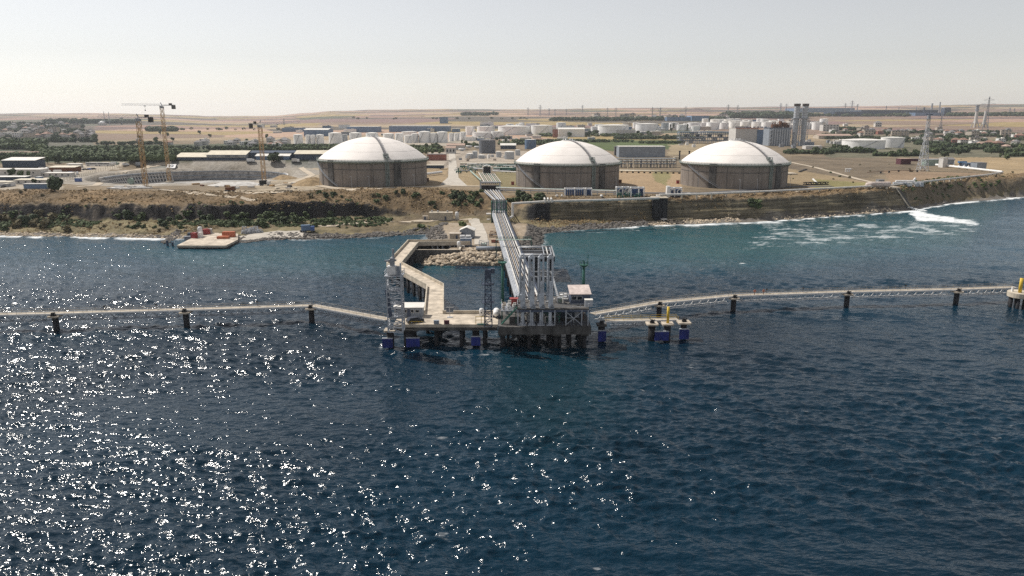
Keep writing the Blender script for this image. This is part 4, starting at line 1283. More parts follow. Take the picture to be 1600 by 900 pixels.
span('shortest catwalk with yellow rails behind the yellow marker post', (q1.x + .4, q1.y + 1.3), (q2.x, q2.y + 1.3), WZ_ - .1, 1.9, 'pale_steel', 1.0, True)
for px, lab in ((1180, 'orange lifebuoy post closer to the walkway bend'), (1194, 'orange lifebuoy post farther from the walkway bend')):
    f_ = (px - 1148) / (1326 - 1148)
    x, y = pp_[4][0] + (pp_[5][0] - pp_[4][0]) * f_, pp_[4][1] + (pp_[5][1] - pp_[4][1]) * f_ + 1.0 - .5
    t = thing('lifebuoy_post', lab, 'lifebuoy', (x, y, WZ_), 0, 'lifebuoy posts on the catwalk')
    MB().bar((0, 0, 0), (0, 0, 1.3), .16).build('post', M['rust'], t, local=True)
    ring = [(.32 * math.cos(k * math.pi / 5), -.12, 1.2 + .32 * math.sin(k * math.pi / 5)) for k in range(11)]
    MB().pipe(ring, .10, 6).build('ring', M['orange'], t, local=True)
for k, (f_, s_) in enumerate(((.62, 5), (.30, 5), (.55, 6), (.35, 0), (.75, 0), (.55, 1))):
    i, j = ((4, 5), (4, 5), (5, 6), (0, 1), (0, 1), (1, 2))[k]
    x, y = pp_[i][0] + (pp_[j][0] - pp_[i][0]) * f_, pp_[i][1] + (pp_[j][1] - pp_[i][1]) * f_ + 1.95
    t = thing('walkway_lamp', 'small dark lamp box on the far rail of the catwalk', 'lamp', (x, y, WZ_), 0, 'lamps on the catwalk rails')
    MB().bar((0, 0, 0), (0, 0, 1.2), .1).build('post', M['black'], t, local=True)
    MB().box((0, 0, 1.3), (.5, .35, .3)).build('lamp_head', M['black'], t, local=True)
# round end dolphin
q = P(1597, 461, WZ_)
t = thing('end_dolphin', 'round pale concrete dolphin on several piles with a yellow post', 'dolphin', (q.x + 1.6, q.y + 3, WZ_))
cx, cy = q.x + 1.6, q.y + 3
MB().lathe([(0, -1.3), (3.4, -1.3), (3.5, -1.2), (3.5, .2), (3.4, .3), (0, .3)], (cx, cy, WZ_), 28).build('cap', M['concrete'], t)
for k in range(7):
    a = k * 2 * math.pi / 7 + .4
    MB().tube((cx + 2.5 * math.cos(a), cy + 2.5 * math.sin(a), -3), (cx + 2.5 * math.cos(a), cy + 2.5 * math.sin(a), WZ_ - 1.3), .5, 10).build('pile', M['pile'], t, True)
MB().tube((cx - 1.0, cy - 1, WZ_ + .3), (cx - 1.0, cy - 1, WZ_ + 4.8), .5, 12).build('marker_post', M['yellow'], t, True)
MB().box((cx - 2.3, cy + .5, WZ_ + 1.0), (.5, .5, 1.5)).build('lantern', M['white'], t)

# --- intake basin, pump houses and armour mound on the causeway
bx0, bx1 = -41.0, -21.0
by0, by1 = 291.6, 306.4
t = thing('intake_basin', 'open grey concrete intake basin at the causeway tip', 'basin', (-31, 299, 0))
for nm, c, s in (('front_wall', ((bx0 + bx1) / 2, by0, 1.1), (bx1 - bx0, .8, 8.2)), ('rear_wall', ((bx0 + bx1) / 2, by1, 1.1), (bx1 - bx0, .8, 8.2)), ('side_wall', (bx0 + .4, (by0 + by1) / 2, 1.1), (.8, by1 - by0 - .8, 8.2)), ('side_wall', (bx1 - .4, (by0 + by1) / 2, 1.1), (.8, by1 - by0 - .8, 8.2))):
    MB().box(c, s).build(nm, M['dark_concrete'] if 'side' not in nm else M['concrete'], t)
cp = MB()
cp.box(((bx0 + bx1) / 2, by0, 5.27), (bx1 - bx0 + .1, .9, .14)).box((bx0 + .4, (by0 + by1) / 2, 5.28), (.9, by1 - by0 - .9, .16))
cp.build('coping', M['deck'], t)
MB().box(((bx0 + bx1) / 2, (by0 + by1) / 2, 2.6), (bx1 - bx0 - 1.7, by1 - by0 - .9, .3)).build('floor_slab', M['dark_concrete'], t)
for k, x in enumerate((-33.5, -31.3, -29.2, -26.0, -24.2)):
    t2 = thing('intake_pump', 'small pale pump inside the intake basin', 'pump', (x, 303.4, 2.75), 0, 'pumps in the intake basin')
    MB().tube((0, 0, 0), (0, 0, 2.2 + (k % 2) * .6), .34, 10).build('motor', M['pale_steel'], t2, local=True)
    MB().pipe([(0, 0, .8), (.9, -.4, .8), (.9, -1.6, .8)], .2, 6).build('outlet_pipe', M['white_pipe'], t2, local=True)
def gable(name, label, cat, c, s, rise, rz, wall, roof, over=.4, wins=(), door=None, group=None, ridge_y=False, doors=()):
    """gabled building, ridge along local x (or y)"""
    t = thing(name, label, cat, c, rz, group)
    w, d, h = s
    if not ridge_y:
        wv = [(-w / 2, -d / 2, 0), (w / 2, -d / 2, 0), (w / 2, d / 2, 0), (-w / 2, d / 2, 0), (-w / 2, -d / 2, h), (w / 2, -d / 2, h), (w / 2, d / 2, h), (-w / 2, d / 2, h), (-w / 2, 0, h + rise), (w / 2, 0, h + rise)]
        wf = [(0, 1, 5, 4), (2, 3, 7, 6), (1, 2, 6, 9, 5), (3, 0, 4, 8, 7)]
        k = rise / (d / 2); D2 = d / 2 + over; W2 = w / 2 + over; e0 = h - k * over
        rv = [(-W2, -D2, e0 + .05), (W2, -D2, e0 + .05), (W2, 0, h + rise + .05), (-W2, 0, h + rise + .05), (W2, D2, e0 + .05), (-W2, D2, e0 + .05)]
    else:
        wv = [(-w / 2, -d / 2, 0), (w / 2, -d / 2, 0), (w / 2, d / 2, 0), (-w / 2, d / 2, 0), (-w / 2, -d / 2, h), (w / 2, -d / 2, h), (w / 2, d / 2, h), (-w / 2, d / 2, h), (0, -d / 2, h + rise), (0, d / 2, h + rise)]
        wf = [(0, 1, 5, 8, 4), (2, 3, 7, 9, 6), (1, 2, 6, 5), (3, 0, 4, 7)]
        k = rise / (w / 2); D2 = d / 2 + over; W2 = w / 2 + over; e0 = h - k * over
        rv = [(-W2, D2, e0 + .05), (-W2, -D2, e0 + .05), (0, -D2, h + rise + .05), (0, D2, h + rise + .05), (W2, -D2, e0 + .05), (W2, D2, e0 + .05)]
    rf = [(0, 1, 2, 3), (3, 2, 4, 5)]
    n = len(rv)
    rv = rv + [(x, y, z + .22) for x, y, z in rv]
    rf = [tuple(reversed(f)) for f in rf] + [tuple(i + n for i in f) for f in rf]
    ed = [(0, 1), (1, 2), (2, 4), (4, 5), (5, 3), (3, 0)]
    rf += [(a, b2, b2 + n, a + n) for a, b2 in ed]
    MB().add(wv, wf).build('wall', wall, t, local=True)
    MB().add(rv, rf).build('roof', roof, t, local=True)
    for x, z, ww, hh in wins:
        f = MB().box((x, -d / 2 - .03, z), (ww + .2, .08, hh + .2)).build('window', M['white'], t, local=True)
        MB().box((x, -d / 2 - .09, z), (ww, .06, hh)).build('pane', M['glass'], f, local=True)
    for x, ww, hh in doors:
        MB().box((x, -d / 2 - .05, hh / 2), (ww, .1, hh)).build('door', M['dark_blue'], t, local=True)
    if door is not None:
        MB().box((door, -d / 2 - .05, 1.1), (1.1, .1, 2.2)).build('door', M['blue_steel'], t, local=True)
    return t
SZ = 4.4
q = P(730, 372.5, SZ)
gable('pump_house', 'white gabled pump house beside the causeway road', 'building', (q.x, q.y + 3, gz(q.x, q.y + 3)), (6.0, 6.0, 3.6), 1.3, -.08, M['grey_clad'], M['white_roof'], .5, (), -1.6, ridge_y=True)
q = P(713, 375, SZ)
cabin('switch_house', 'small beige flat-roofed hut beside the white pump house', 'hut', (q.x - .6, q.y + 2.4, gz(q.x, q.y + 2)), (4.6, 4.2, 2.7), -.05, M['beige'], M['beige'], .35, (), .9)
q = P(728, 385, SZ)
cabin('filter_house', 'low pale blue box with white roof ducts seaward of the pump house', 'building', (q.x, q.y + 1.6, gz(q.x, q.y + 1.6)), (4.6, 3.6, 3.2), 0, M['blue_clad'], M['pale_steel'], .15, (), -1.4)
for k, x in enumerate((-1.6, .9)):
    t = thing('roof_duct', 'pale ventilation duct above the low filter house', 'duct', (q.x + x, q.y + 2.0, gz(q.x, q.y + 1.6) + 3.36), 0, 'ducts on the filter house')
    for z in (.4, .95):
        MB().box((0, 0, z), (2.1, 1.6, .3)).build('hood', M['white'], t, local=True)
    MB().box((0, 0, .12), (1.6, 1.2, .24)).build('base', M['dark_blue'], t, local=True)
q = P(717, 388, SZ)
t = thing('strainer', 'white upright strainer vessel at the end of the basin', 'vessel', (q.x, q.y, SZ - .2))
MB().lathe([(0, 0), (.75, 0), (.75, 2.6), (.5, 3.1), (0, 3.2)], (0, 0, 0), 14).build('shell', M['white'], t, True, True)
MB().pipe([(.7, 0, 1.2), (2.2, 0, 1.2), (2.2, 0, 0)], .3, 8).build('outlet_pipe', M['white_pipe'], t, local=True)
q = P(762, 392, SZ)
t = thing('culvert_pipe', 'fat grey pipe lying behind the pale boulders', 'pipe', (q.x, q.y, SZ))
x0, x1 = P(744, 392, SZ).x, P(784, 390, SZ).x
MB().tube((x0, q.y, 5.4), (x1, q.y + .5, 5.4), .85, 14).build('barrel', M['grey_clad'], t, True)
for x in (x0 + .8, (x0 + x1) / 2, x1 - .8):
    MB().box((x, q.y + .2, 4.5), (.5, 2.0, .9)).build('saddle', M['dark_concrete'], t)
q = P(756, 386, SZ)
t = thing('valve_cage', 'grey steel cage of valves behind the fat pipe', 'equipment', (q.x, q.y + 1, SZ))
MB().lattice(0, 0, 0, 2.4, 4.0, 4.0, 2, .12).build('frame', M['pale_steel'], t, local=True)
MB().box((0, 0, .8), (2.6, 2, 1.3)).build('tank', M['pale_green'], t, local=True)
for x in (-1.0, .2, 1.2):
    MB().tube((x, -1, 0), (x, -1, 2.0), .2, 8).build('valve', M['silver'], t, local=True)
q = P(773, 379, SZ)
t = thing('hydrant_cabinet', 'red cabinet between the valve cage and the pipe trestle', 'cabinet', (q.x, q.y, SZ))
MB().box((0, 0, .7), (3.0, 1.2, 1.2)).build('body', M['brick'], t, local=True)
MB().box((0, 0, 1.36), (3.2, 1.4, .1)).build('lid', M['pink_tile'], t, local=True)
q = P(772, 370, SZ)
t = thing('pipe_support', 'dark open pipe frame beside the trestle on the causeway', 'frame', (q.x, q.y, SZ))
MB().lattice(0, 0, 0, 2.4, 4.4, 3.4, 2, .16).build('frame', M['rust'], t, local=True)
MB().pipe([(-2.4, .5, .9), (2.6, .5, .9)], .22, 8).build('pipe', M['steel'], t, local=True)

# boulders: the pale armour mound one by one, the rest of the rock revetments as one mass
def rock_mesh(seed, m):
    r = random.Random(seed)
    import bmesh
    bm = bmesh.new()
    bmesh.ops.create_icosphere(bm, subdivisions=1, radius=1.0)
    pl_ = [(Vector((r.gauss(0, 1), r.gauss(0, 1), r.gauss(0, 1))).normalized(), r.uniform(.55, .85)) for _ in range(7)]
    for v in bm.verts:
        v.co *= r.uniform(.85, 1.1)
        for n, d in pl_:
            k = v.co.dot(n)
            if k > d: v.co -= n * (k - d)
    me = bpy.data.meshes.new('boulder')
    bm.to_mesh(me); bm.free()
    me.materials.append(m)
    return me
RM = [rock_mesh(k, M['rock']) for k in range(6)]
rnd = random.Random(11)
cnt = 0
tries = 0
while cnt < 290 and tries < 6000:
    tries += 1
    x, y = rnd.uniform(-35.5, -2.5), rnd.uniform(284.5, 296.5)
    z = gz(x, y)
    if z < -.5 or (x < -22 and y > 290.8): continue
    o = bpy.data.objects.new('boulder', RM[cnt % 6])
    s = rnd.uniform(.7, 1.45)
    o.location = (x, y, max(z, -.1) + .15)
    o.scale = (s * rnd.uniform(.9, 1.4), s * rnd.uniform(.8, 1.1), s * rnd.uniform(.6, .85))
    o.rotation_euler = (rnd.uniform(-.4, .4), rnd.uniform(-.4, .4), rnd.uniform(0, 6.28))
    COL.objects.link(o)
    tag(o, 'pale tan boulder in the armour mound at the causeway tip', 'boulder', 'boulders of the armour mound')
    cnt += 1

def rock_mass(name, label, pts, m, seed, smin, smax, low=-.6):
    r = random.Random(seed)
    base = [[tuple(v.co) for v in me.vertices] for me in RM]
    faces = [[tuple(p.vertices) for p in me.polygons] for me in RM]
    mb = MB()
    for x, y in pts:
        z = gz(x, y)
        if z < low: continue
        k = r.randrange(6)
        s = r.uniform(smin, smax); a = r.uniform(0, 6.28)
        c, s2 = math.cos(a), math.sin(a)
        sx, sy, sz = s * r.uniform(.9, 1.4), s, s * r.uniform(.6, .9)
        mb.add([(x + (vx * sx * c - vy * sy * s2), y + (vx * sx * s2 + vy * sy * c), max(z, -.2) + .1 * s + vz * sz) for vx, vy, vz in base[k]], faces[k])
    return tag(mb.build(name, m), label, None, None, 'stuff')
def shore_pts(x0, x1, n, d0, d1, seed):
    r = random.Random(seed); out = []
    for _ in range(n):
        x = r.uniform(x0, x1)
        y = float(np.interp(x, CX, CC[:, 0])) + r.uniform(d0, d1)
        out.append((x, y))
    return out
ptsA = shore_pts(-120, -33, 900, -2, 9, 1) + shore_pts(9, 75, 900, -3, 8, 2)
r = random.Random(5)
for _ in range(2600):
    x, y = r.uniform(-50, 20), r.uniform(298, 380)
    sd_ = float(poly_sd(np.array([x]), np.array([y]), SPIT)[0])
    if .3 < sd_ < 8.5 and not (x < -21 and y < 309): ptsA.append((x, y))
rock_mass('rock_revetment', 'dark grey rock armour along the waterline beside the causeway', ptsA, M['dark_rock'], 3, .5, 1.05)
rock_mass('shore_rocks', 'scattered pale stones along the natural shore and cliff foot', shore_pts(-300, -160, 500, -1, 5, 6) + shore_pts(75, 130, 260, 0, 8, 7) + shore_pts(150, 240, 160, 0, 4, 8), M['rock'], 4, .35, .9)

r = random.Random(9)
qp = []
for (a0, a1, n_, w_) in ((P(258, 379, 0), P(282, 366, 0), 110, 4.5), (P(357, 383, 0), P(377, 372, 0), 110, 4.0), (P(376, 379, 0), P(420, 374, 0), 130, 4.5), (P(262, 371, 0), P(240, 371, 0), 60, 4)):
    for _ in range(n_):
        p = a0 + (a1 - a0) * r.random()
        qp.append((p.x + r.uniform(-w_, w_) * .5, p.y + r.uniform(-w_, w_) * .5))
rock_mass('quay_rocks', 'broken rocks tipped along both sides of the concrete quay', qp, M['dark_rock'], 12, .5, 1.2, -9)
# ================================================================== the domed tanks
def conc_wall():
    m = bpy.data.materials.new('streaked_tank_concrete'); m.use_nodes = True
    nt = m.node_tree; b = nt.nodes['Principled BSDF']; b.inputs['Roughness'].default_value = .9
    geo = nt.nodes.new('ShaderNodeNewGeometry')
    def noise(scale, st, det=5):
        mp = nt.nodes.new('ShaderNodeMapping'); mp.inputs['Scale'].default_value = st
        nt.links.new(geo.outputs['Position'], mp.inputs['Vector'])
        n = nt.nodes.new('ShaderNodeTexNoise'); n.inputs['Scale'].default_value = scale; n.inputs['Detail'].default_value = det
        nt.links.new(mp.outputs[0], n.inputs['Vector']); return n.outputs['Fac']
    def ramp(f, a, b_):
        r = nt.nodes.new('ShaderNodeMapRange'); r.inputs['From Min'].default_value = a; r.inputs['From Max'].default_value = b_
        nt.links.new(f, r.inputs['Value']); return r.outputs[0]
    def mix(f, a, c):
        x = nt.nodes.new('ShaderNodeMix'); x.data_type = 'RGBA'
        nt.links.new(f, x.inputs[0])
        if isinstance(a, tuple): x.inputs[6].default_value = (*a, 1)
        else: nt.links.new(a, x.inputs[6])
        x.inputs[7].default_value = (*c, 1); return x.outputs[2]
    c = mix(ramp(noise(.12, (1, 1, 1)), .35, .65), (.26, .225, .195), (.20, .172, .15))
    c = mix(ramp(noise(.55, (1, 1, .05)), .50, .90), c, (.075, .062, .055))
    c = mix(ramp(noise(.16, (1, 1, .03), 2), .62, .80), c, (.06, .055, .05))
    nt.links.new(c, b.inputs['Base Color'])
    return m
M['tank_concrete'] = conc_wall()
M['dome'] = mat('dome_paint', (.79, .74, .69), .65, var=.09, scale=.12, stretch=(1, 1, 1))
M['rim'] = mat('rim_walkway', (.23, .27, .25), .7, var=.35, scale=.8)
R_ = 34.0
def domed_tank(label, px, py, z, depth):
    q = P(px, py, z)
    x, y = q.x, depth + R_
    x = (px - 800) / F * ((y) * CT + (EYE - z - 8) * ST)
    z = min(z, gz(x, y - R_) + .1)
    t = thing('storage_tank', label, 'storage tank', (x, y, z), 0, 'domed storage tanks')
    MB().lathe([(R_, -4), (R_, 15.0)], (0, 0, 0), 128).build('wall', M['tank_concrete'], t, True, True)
    n = 16; rs = (R_ * R_ + 13.2 * 13.2) / (2 * 13.2)
    prof = []
    for k in range(n + 1):
        a = math.asin(R_ / rs) * (1 - k / n)
        prof.append((rs * math.sin(a) if k < n else 0.01, rs * math.cos(a) - (rs - 13.2) + 15.6))
    autosmooth(MB().lathe([(R_ + .2, 14.6), (R_ + .2, 15.6)] + prof[:1] + prof, (0, 0, 0), 128).build('dome', M['dome'], t, local=True), 30)
    sm = MB()
    for rr_ in (.55, .82):
        zz = math.sqrt(rs * rs - (R_ * rr_) ** 2) - (rs - 13.2) + 15.62
        sm.lathe([(R_ * rr_ + .12, zz - .03), (R_ * rr_, zz + .06), (R_ * rr_ - .12, zz + .04)], (0, 0, 0), 96)
    sm.build('dome_seam', M['dome'], t, True, True)
    rm = MB().lathe([(R_ + .05, 13.6), (R_ + 1.5, 14.5), (R_ + 1.5, 14.8), (R_ + .3, 14.8)], (0, 0, 0), 128)
    rm.build('rim', M['rim'], t, local=True)
    rl = MB()
    for k in range(100):
        a = 2 * math.pi * k / 100
        c, s = math.cos(a), math.sin(a)
        rl.bar((c * (R_ + 1.4), s * (R_ + 1.4), 14.8), (c * (R_ + 1.4), s * (R_ + 1.4), 16.0), .09)
        rl.bar((c * (R_ + .1), s * (R_ + .1), 13.0), (c * (R_ + 1.4), s * (R_ + 1.4), 14.4), .22)
    rl.lathe([(R_ + 1.36, 15.9), (R_ + 1.44, 16.0), (R_ + 1.36, 16.05)], (0, 0, 0), 100).lathe([(R_ + 1.36, 15.3), (R_ + 1.44, 15.4), (R_ + 1.36, 15.45)], (0, 0, 0), 100)
    rl.build('handrail', M['rim'], t, local=True)
    for a in (-55, -128, 35, 128):
        a = math.radians(a)
        MB().box((math.cos(a) * (R_ + .25), math.sin(a) * (R_ + .25), 6), (1.1, 4.4, 19), a).build('buttress', M['dark_concrete'], t, local=True)
    # ribbon walkway from the apex to the rim and its pipes down the wall
    aw = math.radians(-66)
    c, s = math.cos(aw), math.sin(aw)
    px_ = []
    for k in range(13):
        a = math.asin(R_ / rs) * k / 12
        rr_, zz = rs * math.sin(a), rs * math.cos(a) - (rs - 13.2) + 15.9
        px_.append((c * rr_, s * rr_, zz))
    wk = MB(); ru = MB()
    for p, q2 in zip(px_, px_[1:]):
        wk.bar(p, q2, 1.3, .3)
        for o_ in (-.75, .75):
            d_ = V((-s * o_, c * o_, 0))
            rail(ru, [V(p) + d_, V(q2) + d_], 1.0, .055, 2.4)
    wk.build('roof_walkway', M['grey_roof'], t, local=True)
    ru.build('walkway_rail', M['steel'], t, local=True)
    pr = MB().lattice(c * (R_ - 2), s * (R_ - 2), 15.2, 19.4, 3.0, 2.4, 2, .22, aw)
    pr.pipe([(c * (R_ - 3.5), s * (R_ - 3.5), 17.6), (c * (R_ + 1), s * (R_ + 1), 17.2), (c * (R_ + 1), s * (R_ + 1), 14)], .35, 8)
    pr.build('pipe_platform', M['rim'], t, local=True)
    dp = MB()
    for o_ in (-.9, 0, .9):
        dp.tube((c * (R_ + .6) - s * o_, s * (R_ + .6) + c * o_, -1), (c * (R_ + .6) - s * o_, s * (R_ + .6) + c * o_, 14.8), .3, 8)
    dp.build('downpipe', M['rim'], t, local=True)
    stt = MB()
    for k in range(40):
        a0 = math.radians(-162 + k * 1.1); a1 = math.radians(-162 + (k + 1) * 1.1)
        z0, z1 = 14.2 - k * .36, 14.2 - (k + 1) * .36
        stt.bar((math.cos(a0) * (R_ + .8), math.sin(a0) * (R_ + .8), z0), (math.cos(a1) * (R_ + .8), math.sin(a1) * (R_ + .8), z1), 1.0, .14)
        stt.bar((math.cos(a0) * (R_ + 1.25), math.sin(a0) * (R_ + 1.25), z0 + 1.1), (math.cos(a1) * (R_ + 1.25), math.sin(a1) * (R_ + 1.25), z1 + 1.1), .1)
    stt.build('stair', M['steel'], t, local=True)
    pj = MB()
    for k in range(22):
        a = 2 * math.pi * k / 22 + .03
        pj.box((math.cos(a) * (R_ + .03), math.sin(a) * (R_ + .03), 5.5), (.12, .20, 18), a)
    pj.lathe([(R_, 9.8), (R_ + .09, 9.9), (R_ + .09, 10.15), (R_, 10.25)], (0, 0, 0), 128)
    pj.build('wall_joint', M['dark_concrete'], t, local=True)
    vt = MB()
    for k in range(6):
        a = k * math.pi / 3
        vt.tube((math.cos(a) * 3, math.sin(a) * 3, 28.5), (math.cos(a) * 3, math.sin(a) * 3, 30.2), .3, 8)
    vt.lathe([(4.2, 28.3), (4.2, 29.0), (0, 29.1)], (0, 0, 0), 24)
    vt.build('apex_vent', M['white'], t, local=True)
    lt = MB()
    for a in (-100, -84, -40, -140):
        a = math.radians(a)
        lt = MB().bar((math.cos(a) * (R_ + 4), math.sin(a) * (R_ + 4), -.5), (math.cos(a) * (R_ + 4), math.sin(a) * (R_ + 4), 6.5), .14).bar((math.cos(a) * (R_ + 4), math.sin(a) * (R_ + 4), 6.4), (math.cos(a) * (R_ + 4) - .9, math.sin(a) * (R_ + 4) - .3, 6.6), .2)
        lo = lt.build('lamp_post', M['pale_steel'])
        lo.location = (x, y, z)
        tag(lo, 'slim lamp post at the foot of a domed tank', 'lamp post', 'lamp posts around the domed tanks')
    return t, (x, y, z)
TK = []
TK.append(domed_tank('white-domed concrete storage tank closest to the construction pit'.replace('closest to', 'beside'), 584, 293, 17, 447 - 4))
TK.append(domed_tank('white-domed concrete storage tank between the other two, behind the loading arms', 886.5, 296, 14, 456))
TK.append(domed_tank('white-domed concrete storage tank standing before the twin power station stacks', 1146, 296, 14, 456))
for k, (px, py) in enumerate(((497, 286), (668, 283.5), (801, 289), (969, 286), (1059, 287))):
    q = G(px, py)
    t = thing('hydrant_box', ('orange hydrant box beside the pit-side domed tank', 'dark red hydrant box between the domed tank and the plant road', 'red hydrant box by the pipe rack side of the middle domed tank', 'dark red hydrant box on the tan field side of the middle domed tank', 'red hydrant box on a concrete pad by the stack-side domed tank')[k], 'hydrant box', tuple(q))
    MB().box((0, 0, 1.1), (1.9, 1.4, 2.1)).build('body', M['rust' if k in (1, 3) else ('orange' if k == 0 else 'red')], t, local=True)
    MB().box((0, 0, 2.22), (2.1, 1.6, .14)).build('lid', M['rust'], t, local=True)

# ================================================================== cranes and lattice things
def tower_crane(label, px, py, top_py, az, jib, cj, group='tower cranes over the pit', hat=True):
    q = G(px, py)
    H = D(px, top_py, q.y).z - q.z
    t = thing('tower_crane', label, 'tower crane', tuple(q), 0, group)
    MB().box((0, 0, .4), (5, 5, 1.2)).build('base', M['concrete'], t, local=True)
    n = int(H / 2.6)
    MB().lattice(0, 0, .8, H - 2, 2.1, 2.1, n, .15).build('mast', M['crane'], t, local=True)
    c, s = math.sin(az), math.cos(az)
    MB().lathe([(0, H - 2), (1.7, H - 2), (1.7, H - .6), (0, H - .6)], (0, 0, 0), 12).build('slew_ring', M['steel'], t, local=True)
    MB().truss((c * 1, s * 1, H), (c * jib, s * jib, H + .4), 1.3, 1.3, max(8, int(jib / 2.2)), .09, True).build('jib', M['pale_steel'], t, local=True)
    MB().truss((-c * 1, -s * 1, H), (-c * cj, -s * cj, H + .1), 1.3, .5, 6, .12).build('counter_jib', M['steel'], t, local=True)
    MB().box((-c * (cj - 1.4), -s * (cj - 1.4), H - 1.2), (2.2, 2.2, 3.0), -az).box((-c * (cj - 4), -s * (cj - 4), H + 1), (2, 1.6, 1.6), -az).build('counterweight', M['dark_concrete'], t, local=True)
    cb = MB().box((c * 1.6 + s * 1.5, s * 1.6 - c * 1.5, H - 1.0), (1.7, 1.7, 2.2), -az).build('cab', M['white'], t, local=True)
    MB().box((c * 2.5 + s * 1.5, s * 2.5 - c * 1.5, H - .8), (.3, 1.4, 1.2), math.pi / 2 - az).build('cab_window', M['glass'], cb, local=True)
    if hat:
        MB().bar((0, 0, H), (c * .8, s * .8, H + 2.4), .3).bar((-c * 1, -s * 1, H), (c * .8, s * .8, H + 2.4), .2).build('apex', M['steel'], t, local=True)
    tx = jib * .42
    MB().box((c * tx, s * tx, H - .3), (1.6, 1.0, .5), -az).bar((c * tx, s * tx, H - .4), (c * tx, s * tx, H - 3.2), .1).box((c * tx, s * tx, H - 3.6), (.7, .7, .9)).build('hook_block', M['steel'], t, local=True)
    return t
tower_crane('ochre tower crane rising from the seaward rim of the construction pit', 228, 293.5, 184, math.radians(-78), 28, 10)
tower_crane('tallest tower crane, standing inside the construction pit', 265, 285, 165, math.radians(-78), 36, 12)
tower_crane('shortest ochre tower crane at the tank end of the construction pit', 413, 287, 194, math.radians(62), 26, 7)

# white lattice mast in the dry field
q = G(1441, 267)
t = thing('lattice_tower', 'white lattice radio tower in the dry field behind the cliff', 'tower', tuple(q))
Ht = D(1447, 180, q.y).z - q.z
MB().lattice(0, 0, 0, Ht * .55, 6.6, 2.6, 9, .22).lattice(0, 0, Ht * .55, Ht, 2.6, 1.6, 10, .18).build('mast', M['pale_steel'], t, local=True)
for k in range(4):
    MB().box((3.3 * (1 if k % 3 else -1), 3.3 * (1 if k > 1 else -1), .3), (1.6, 1.6, .8)).build('footing', M['concrete'], t, local=True)
f = MB().box((0, 0, Ht - 3), (3.4, 3.4, .25)).box((0, 0, Ht - 1.2), (1.6, 1.6, 3.2)).build('head_platform', M['steel'], t, local=True)
MB().bar((-3, 0, Ht + .6), (3, 0, Ht + .6), .5).bar((0, 0, Ht), (0, 0, Ht + 3.2), .2).build('antenna', M['dark_blue'], t, local=True)
MB().box((0, 0, Ht * .62), (3.4, 3.4, .25)).build('landing', M['pale_steel'], t, local=True)

def pylon(label, px, py, top_py, group):
    q = G(px, py)
    H = max(20, D(px, top_py, q.y).z - q.z)
    w = H * .15; r = max(.4, q.y / 6500)
    t = thing('pylon', label, 'pylon', tuple(q), random.Random(px).uniform(-.4, .4), group)
    MB().lattice(0, 0, 0, H * .6, w, w * .3, 5, r).lattice(0, 0, H * .6, H, w * .3, w * .12, 4, r).build('mast', M['steel'], t, local=True)
    for z, l in ((.66, .22), (.78, .26), (.9, .18)):
        MB().bar((-H * l / 1.3, 0, H * z), (H * l / 1.3, 0, H * z), r * 1.6).bar((-H * l / 1.3, 0, H * z), (0, 0, H * z + H * .05), r).bar((H * l / 1.3, 0, H * z), (0, 0, H * z + H * .05), r).build('cross_arm', M['steel'], t, local=True)
for k, (px, b0, tp) in enumerate(((825, 180, 168), (844, 181, 164), (858, 180, 169), (867, 180, 170), (885, 180, 170), (910, 176, 164), (949, 186, 168), (962, 186, 168), (1019, 187, 167), (1031, 187, 168), (1071, 184, 166), (1137, 182, 163), (1152, 182, 164), (1219, 178, 161), (1228, 178, 162), (1320, 176, 161), (1330, 178, 157), (1339, 176, 162), (1384, 176, 165), (1539, 204, 151), (1469, 204, 176), (1577, 180, 168), (1584, 180, 169), (444, 195, 185), (1404, 175, 167))):
    lab = 'tall pylon rising behind the two slender chimneys' if px == 1539 else ('pylon on the dry hill behind the white radio tower' if px == 1469 else 'grey lattice power pylon on the hazy skyline')
    pylon(lab, px, b0, tp, 'power pylons on the hills')

# ================================================================== the construction pit
t = thing('pit_wall', 'curved dark retaining wall round the back of the construction pit', 'wall', (PIT[0], PIT[1], 5.4))
def arc(r, a0, a1, n): return [(r * math.cos(math.radians(a0 + (a1 - a0) * k / n)), r * math.sin(math.radians(a0 + (a1 - a0) * k / n))) for k in range(n + 1)]
ao, ai = arc(66.5, -8, 188, 60), arc(65.2, -8, 188, 60)
w = MB()
for k in range(60):
    w.add([(*ai[k], -.6), (*ai[k + 1], -.6), (*ai[k + 1], 8.6), (*ai[k], 8.6), (*ao[k], -.6), (*ao[k + 1], -.6), (*ao[k + 1], 8.6), (*ao[k], 8.6)], [(0, 1, 2, 3), (7, 6, 5, 4), (3, 2, 6, 7)])
w.build('wall', M['pit_grey'], t, local=True)
bm_ = MB()
for z in (2.2, 5.2, 8.6):
    a3 = arc(64.9, -8, 188, 60)
    for p, q2 in zip(a3, a3[1:]):
        bm_.bar((*p, z), (*q2, z), .55, .6)
bm_.build('waler_beam', M['grey_clad'], t, local=True)
gd = MB()
for a0, a1 in ((130, 196), (-16, 34)):
    for z, rr_ in ((1.6, 62.5), (4.2, 64.0), (6.8, 65.5), (9.0, 67.0)):
        a3 = arc(rr_ - 1.0, a0, a1, 22)
        for p, q2 in zip(a3, a3[1:]):
            gd.bar((*p, z), (*q2, z), 1.0, .5)
    for k in range(30):
        a = math.radians(a0 + (a1 - a0) * k / 29)
        gd.bar((61.0 * math.cos(a), 61.0 * math.sin(a), .4), (66.0 * math.cos(a), 66.0 * math.sin(a), 9.0), .7, .5)
gd.build('grid_beam', M['pale_wall'], t, local=True)
q = G(370, 289)
